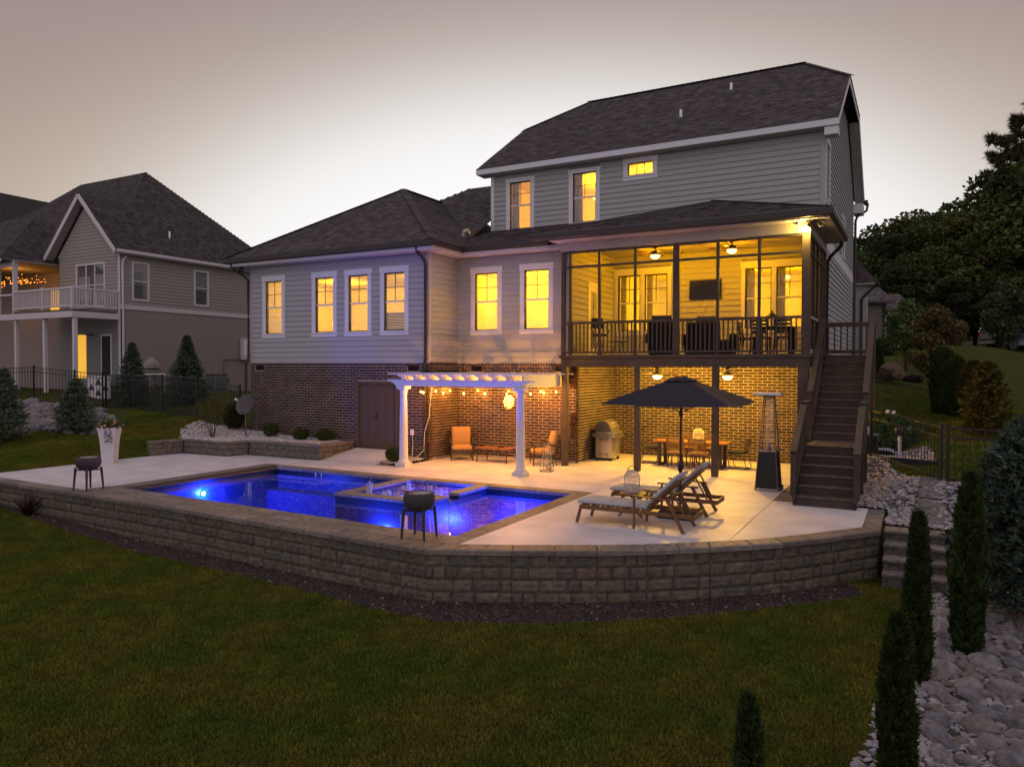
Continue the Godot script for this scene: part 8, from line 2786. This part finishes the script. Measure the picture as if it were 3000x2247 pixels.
	var eb := thing("meter_box", "white electric meter boxes on the neighbour's wall at our house corner", "meter box", Vector3(-22.35, 3.5, -12.6))
	box("cabinet", eb, M.neighbour_trim, Vector3(0.12, 0.5, 0), Vector3(0.22, 1.3, 0.7))
	box("panel", eb, M.white_plastic, Vector3(0.24, 0.55, 0.1), Vector3(0.02, 0.9, 0.35))
	tube("conduit", eb, M.steel_dark, [Vector3(0.05, -0.1, 0.2), Vector3(0.05, -0.15, 1.6), Vector3(0.05, -1.0, 1.6)], 0.03, 6)
	var gm := thing("gas_meter", "grey gas meter with bent pipes beside the neighbour's air conditioner", "gas meter", gpos(-21.6, -10.6))
	box("body", gm, plain(lin(0.1, 0.11, 0.115), 0.5), Vector3(0.0, 0.7, 0), Vector3(0.3, 0.36, 0.32), Basis.IDENTITY, 0.08)
	tube("pipe", gm, M.steel_dark, [Vector3(0, -0.1, 0.16), Vector3(0, 0.95, 0.16), Vector3(0, 1.05, 0.06), Vector3(0, 0.9, 0.0)], 0.03, 8)
	# ceramic cooker on its stand
	var kg := thing("kamado_grill", "egg-shaped ceramic cooker on a white pipe stand behind the left fence", "grill", gpos(-19.9, -4.6))
	lathe("cooker", kg, plain(lin(0.22, 0.2, 0.16), 0.5), [Vector2(0.15, 0.75), Vector2(0.3, 0.85), Vector2(0.38, 1.05), Vector2(0.385, 1.2), Vector2(0.37, 1.38), Vector2(0.28, 1.58), Vector2(0.12, 1.68), Vector2(0.1, 1.74), Vector2(0.001, 1.75)], Vector3.ZERO, 20)
	lathe("band", kg, M.black_metal, [Vector2(0.39, 1.14), Vector2(0.4, 1.17), Vector2(0.39, 1.2)], Vector3.ZERO, 20)
	for sx in [-0.45, 0.45]:
		for sz in [-0.4, 0.4]: tube("leg", kg, M.white_plastic, [Vector3(sx, -0.05, sz), Vector3(sx, 0.9, sz)], 0.04, 8)
	for sz in [-0.4, 0.4]: tube("rail", kg, M.white_plastic, [Vector3(-0.45, 0.9, sz), Vector3(0.45, 0.9, sz)], 0.04, 8)
	for sx in [-0.45, 0.45]: tube("rail", kg, M.white_plastic, [Vector3(sx, 0.9, -0.4), Vector3(sx, 0.9, 0.4)], 0.04, 8)
	# patterned white panel on the deck level below
	var cb := thing("white_board", "white board with dark geometric shapes leaning below the neighbour's balcony", "board", gpos(-21.0, -2.6), 0.15)
	box("panel", cb, M.neighbour_trim, Vector3(0, 0.55, 0), Vector3(1.5, 1.1, 0.04))
	for d in [[-0.45, 0.55], [0.0, 0.8], [0.0, 0.3], [0.45, 0.55]]:
		extrude("triangle", cb, M.black_metal, [Vector2(-0.2, -0.14), Vector2(0.2, -0.14), Vector2(0, 0.16)], 0.01, Vector3(d[0], d[1], 0.03))
	# --- the brick house on the right, up the slope
	var h := thing("brick_bungalow", "pale brick house with brown roof beyond the right lawn", "house", Vector3(11.38, 0, -36.79), YAW)
	var pale := rough_mat(lin(0.3, 0.25, 0.22), 0.9, noise_tex(61, 0.12, 0.55, 1.0), 0.6, noise_tex(62, 0.02, 0.7, 1.0), 0.3)
	span("wall", h, pale, Vector3(-9.0, 2.6, -7.0), Vector3(0.1, 7.35, 0.0), 0.0)
	span("wing_wall", h, pale, Vector3(0.1, 2.6, -7.0), Vector3(2.5, 6.8, -1.2), 0.0)
	var rs := SurfaceTool.new()
	rs.begin(Mesh.PRIMITIVE_TRIANGLES)
	rs.set_smooth_group(-1)
	var rf := part("roof", h)
	for pl in [[Vector3(-9.0, 7.45, 0.4), Vector3(0.5, 7.45, 0.4), Vector3(0.5, 9.35, -3.0), Vector3(-9.0, 9.35, -3.0)], [Vector3(0.4, 6.95, -0.8), Vector3(2.75, 6.95, -0.8), Vector3(2.75, 8.3, -3.4), Vector3(0.4, 8.3, -3.4)]]:
		roof_plane(rf, pl, rs, 0.22, false, 1.15)
	rs.generate_normals()
	tag(put("shingles", rs.commit(), M.shingles, rf), "", "", "", "stuff")
	span("gutter", h, M.gutter, Vector3(-9.0, 7.3, 0.3), Vector3(0.5, 7.45, 0.45))
	span("gutter", h, M.gutter, Vector3(0.6, 6.8, -0.9), Vector3(2.75, 6.95, -0.75))
	tube("downspout", h, M.gutter, [Vector3(0.0, 7.3, 0.3), Vector3(-0.03, 7.0, 0.08), Vector3(-0.03, 3.3, 0.08)], 0.06, 6)
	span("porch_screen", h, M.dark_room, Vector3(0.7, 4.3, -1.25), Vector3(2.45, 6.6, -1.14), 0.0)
	for x in [0.62, 1.56, 2.5]: span("porch_post", h, M.neighbour_trim, Vector3(x - 0.05, 3.6, -1.13), Vector3(x + 0.05, 6.65, -1.0))
	for y in [4.3, 6.6]: span("porch_rail", h, M.neighbour_trim, Vector3(0.68, y - 0.05, -1.13), Vector3(2.45, y + 0.05, -1.03))
	span("soffit", h, M.neighbour_trim, Vector3(0.6, 6.7, -1.2), Vector3(2.7, 6.78, -0.8))
	# projecting corner of our own street front seen past the right wall
	var fg := thing("front_gable", "small front gable of the grey house peeking out at its far right corner", "gable", Vector3(10.9, 0, -17.2))
	span("wall", fg, M.siding, Vector3(0.0, 2.0, -1.0), Vector3(0.5, 6.6, 0.0), 0.0)
	span("soffit", fg, M.soffit, Vector3(0.0, 6.6, -1.2), Vector3(0.85, 6.66, 0.3), 0.01)
	extrude("roof_end", fg, M.shingle_c, [Vector2(0.0, 6.66), Vector2(0.9, 6.66), Vector2(0.9, 6.75), Vector2(0.0, 7.9)], 1.5, Vector3(0, 0, -0.45))
	span("gutter", fg, M.gutter, Vector3(0.85, 6.6, -1.2), Vector3(0.97, 6.76, 0.3), 0.02)
	tube("downspout", fg, M.gutter, [Vector3(0.9, 6.6, 0.2), Vector3(0.5, 6.2, 0.12), Vector3(0.3, 6.0, 0.06), Vector3(0.3, 2.2, 0.06)], 0.055, 6)
	car()

func car() -> void:
	# a large dark SUV parked on the slope, its tail towards the house
	var c := thing("parked_suv", "black SUV parked on the lawn slope at the right edge", "car", gpos(19.9, -46.0, 0.02), 0.72)
	# side outline, x along the car with the tail at -x; y up
	var side := [Vector2(-2.55, 0.5), Vector2(-2.6, 0.85), Vector2(-2.52, 1.15), Vector2(-2.35, 1.62), Vector2(-2.1, 1.86), Vector2(-1.2, 1.92), Vector2(0.2, 1.9), Vector2(0.7, 1.78), Vector2(1.25, 1.2), Vector2(2.3, 1.08), Vector2(2.55, 0.9), Vector2(2.6, 0.5), Vector2(1.95, 0.38), Vector2(-1.9, 0.38)]
	extrude("body", c, M.car_paint, side, 1.86, Vector3(0, 0, 0))
	var glass := [Vector2(-2.2, 1.2), Vector2(-2.08, 1.62), Vector2(-1.9, 1.76), Vector2(0.15, 1.76), Vector2(0.62, 1.62), Vector2(1.02, 1.2)]
	extrude("side_glass", c, M.car_glass, glass, 1.9, Vector3(0, 0, 0))
	for x in [[-1.25, -1.05], [-0.1, 0.02]]: extrude("pillar", c, M.car_paint, [Vector2(x[0], 1.18), Vector2(x[1], 1.18), Vector2(x[1], 1.78), Vector2(x[0], 1.78)], 1.91, Vector3.ZERO)
	box("rear_glass", c, M.car_glass, Vector3(-2.4, 1.45, 0), Vector3(0.05, 0.42, 1.5), Basis(Vector3.BACK, -0.35))
	span("roof_rail", c, M.steel, Vector3(-1.9, 1.94, 0.75), Vector3(0.1, 1.98, 0.8))
	span("window_trim", c, M.steel, Vector3(-2.1, 1.17, 0.951), Vector3(1.0, 1.2, 0.958), 0.0)
	for s in [-1, 1]:
		box("tail_lamp", c, M.tail_lamp, Vector3(-2.5, 1.15, s * 0.82), Vector3(0.12, 0.4, 0.2), Basis(Vector3.BACK, -0.2), 0.02)
		for x in [-1.55, 1.6]:
			var w := part("wheel", c, Vector3(x, 0.4, s * 0.86))
			tube("tyre", w, M.tyre, [Vector3(0, 0, -0.12), Vector3(0, 0, 0.12)], 0.4, 22)
			tube("rim", w, M.steel_dark, [Vector3(0, 0, -0.125 if s < 0 else 0.1), Vector3(0, 0, -0.1 if s < 0 else 0.125)], 0.27, 10)
			for k in 5: box("spoke", w, M.black_metal, Vector3(0, 0, s * 0.128), Vector3(0.06, 0.5, 0.01), Basis(Vector3.BACK, k * PI / 5), 0.0)
	span("rear_bumper", c, M.car_paint, Vector3(-2.68, 0.45, -0.9), Vector3(-2.45, 0.75, 0.9), 0.05)

func build_forest() -> void:
	# crowns shared between the trees of the hill
	var kinds := []
	var pal := [[Color(0.022, 0.036, 0.01), Color(0.045, 0.06, 0.016)], [Color(0.03, 0.05, 0.012), Color(0.06, 0.08, 0.022)], [Color(0.018, 0.028, 0.01), Color(0.035, 0.042, 0.014)], [Color(0.035, 0.045, 0.012), Color(0.07, 0.068, 0.02)]]
	for k in 4:
		var sl := st_new()
		var sw := st_new()
		broadleaf(sl, sw, 10.0, 3.6, 9000, 0.19, pal[k][0], pal[k][1], 0.16)
		sl.generate_normals()
		sw.generate_normals()
		kinds.append([sl.commit(), sw.commit()])
	# a loblolly: bare pole and tufted top
	var pl := st_new()
	var pw := st_new()
	tube_to(pw, [Vector3(0, -0.3, 0), Vector3(0.1, 6, 0), Vector3(0, 13, 0.1), Vector3(0.05, 17.5, 0)], [0.26, 0.2, 0.12, 0.03], 8)
	for b in 34:
		var y := lerpf(7.0, 17.3, pow((b + rng.randf()) / 34.0, 0.9))
		var a := b * 2.4
		var reach := lerpf(3.0, 0.5, (y - 7.0) / 10.6) * rng.randf_range(0.6, 1.1)
		var e := Vector3(cos(a) * reach, y + rng.randf_range(0.2, 0.9), sin(a) * reach)
		tube_to(pw, [Vector3(0, y, 0), Vector3(e.x * 0.5, y + 0.2, e.z * 0.5), e], [0.05, 0.035, 0.012], 5)
		for q in 3:
			var c := Vector3(0, y, 0).lerp(e, [1.0, 0.75, 0.5][q]) + Vector3(rng.randf_range(-0.3, 0.3), 0.15, rng.randf_range(-0.3, 0.3))
			for i in 90:
				var d := Vector3(rng.randf_range(-1, 1), rng.randf_range(-0.6, 1), rng.randf_range(-1, 1)).normalized()
				pl.set_color(Color(0.03, 0.04, 0.014).lerp(Color(0.06, 0.05, 0.025), rng.randf()) * rng.randf_range(1.0, 2.0))
				var v := d * rng.randf_range(0.35, 0.62)
				var sd := v.cross(Vector3(rng.randf_range(-1, 1), rng.randf_range(-1, 1), 0.3)).normalized() * 0.045
				var o := c + d * 0.05
				pl.add_vertex(o - sd); pl.add_vertex(o + sd); pl.add_vertex(o + v)
	pl.generate_normals()
	pw.generate_normals()
	kinds.append([pl.commit(), pw.commit()])
	# x, z, height factor, kind
	var spots := [
		[6, -66, 1.3, 2], [9.5, -68, 1.35, 0], [13, -70, 1.45, 3], [17, -72, 1.5, 1], [21, -74, 1.65, 0], [25, -75, 1.85, 2],
		[7.5, -57, 1.05, 1], [10.5, -58, 1.15, 2], [13.5, -60, 1.2, 0], [16.5, -61.5, 1.25, 3], [19.5, -62, 1.4, 1], [22.5, -62, 1.65, 2], [26, -60, 1.7, 0],
		[11.5, -49, 0.75, 2], [14.5, -51, 0.85, 0], [17.5, -53, 0.95, 3], [20.7, -53, 1.1, 1], [23.8, -51, 1.3, 0], [26.2, -48, 1.2, 3],
		[16, -49, 0.6, 2], [19.2, -50, 0.65, 0], [22.6, -47.5, 0.75, 1], [25, -43, 0.8, 2],
		[20, -64, 1.1, 4], [21.8, -66, 1.22, 4], [23.5, -64, 1.28, 4], [25.2, -60, 1.2, 4]]
	var lab := ["broad dark green tree on the wooded hill behind the right lawn", "broad fresh green tree on the wooded hill behind the right lawn", "broad very dark tree on the wooded hill behind the right lawn", "broad olive green tree on the wooded hill behind the right lawn", "tall bare-trunked pine on the wooded hill at the right edge"]
	for s in spots:
		var k: int = s[3]
		var t := thing("pine_tree" if k == 4 else "forest_tree", lab[k], "tree", gpos(s[0], s[1]), rng.randf() * TAU, ["dark green hill trees", "fresh green hill trees", "very dark hill trees", "olive green hill trees", "tall hill pines"][k])
		var f: float = s[2]
		var b := Basis.from_scale(Vector3(f * rng.randf_range(0.9, 1.15), f, f * rng.randf_range(0.9, 1.15)))
		put("trunk", kinds[k][1], M.pine_bark if k == 4 else M.bark, t, Vector3.ZERO, b)
		put("crown", kinds[k][0], M.needle if k == 4 else M.leaf, t, Vector3.ZERO, b)
	# a far tree showing over the roof between the two houses
	var ft := thing("distant_tree", "treetop showing above the roof between the two houses", "tree", Vector3(-29.0, 1.5, -38.0))
	put("trunk", kinds[4][1], M.pine_bark, ft, Vector3.ZERO, Basis.from_scale(Vector3.ONE * 0.78))
	put("crown", kinds[4][0], M.needle, ft, Vector3.ZERO, Basis.from_scale(Vector3(0.9, 0.78, 0.9)))
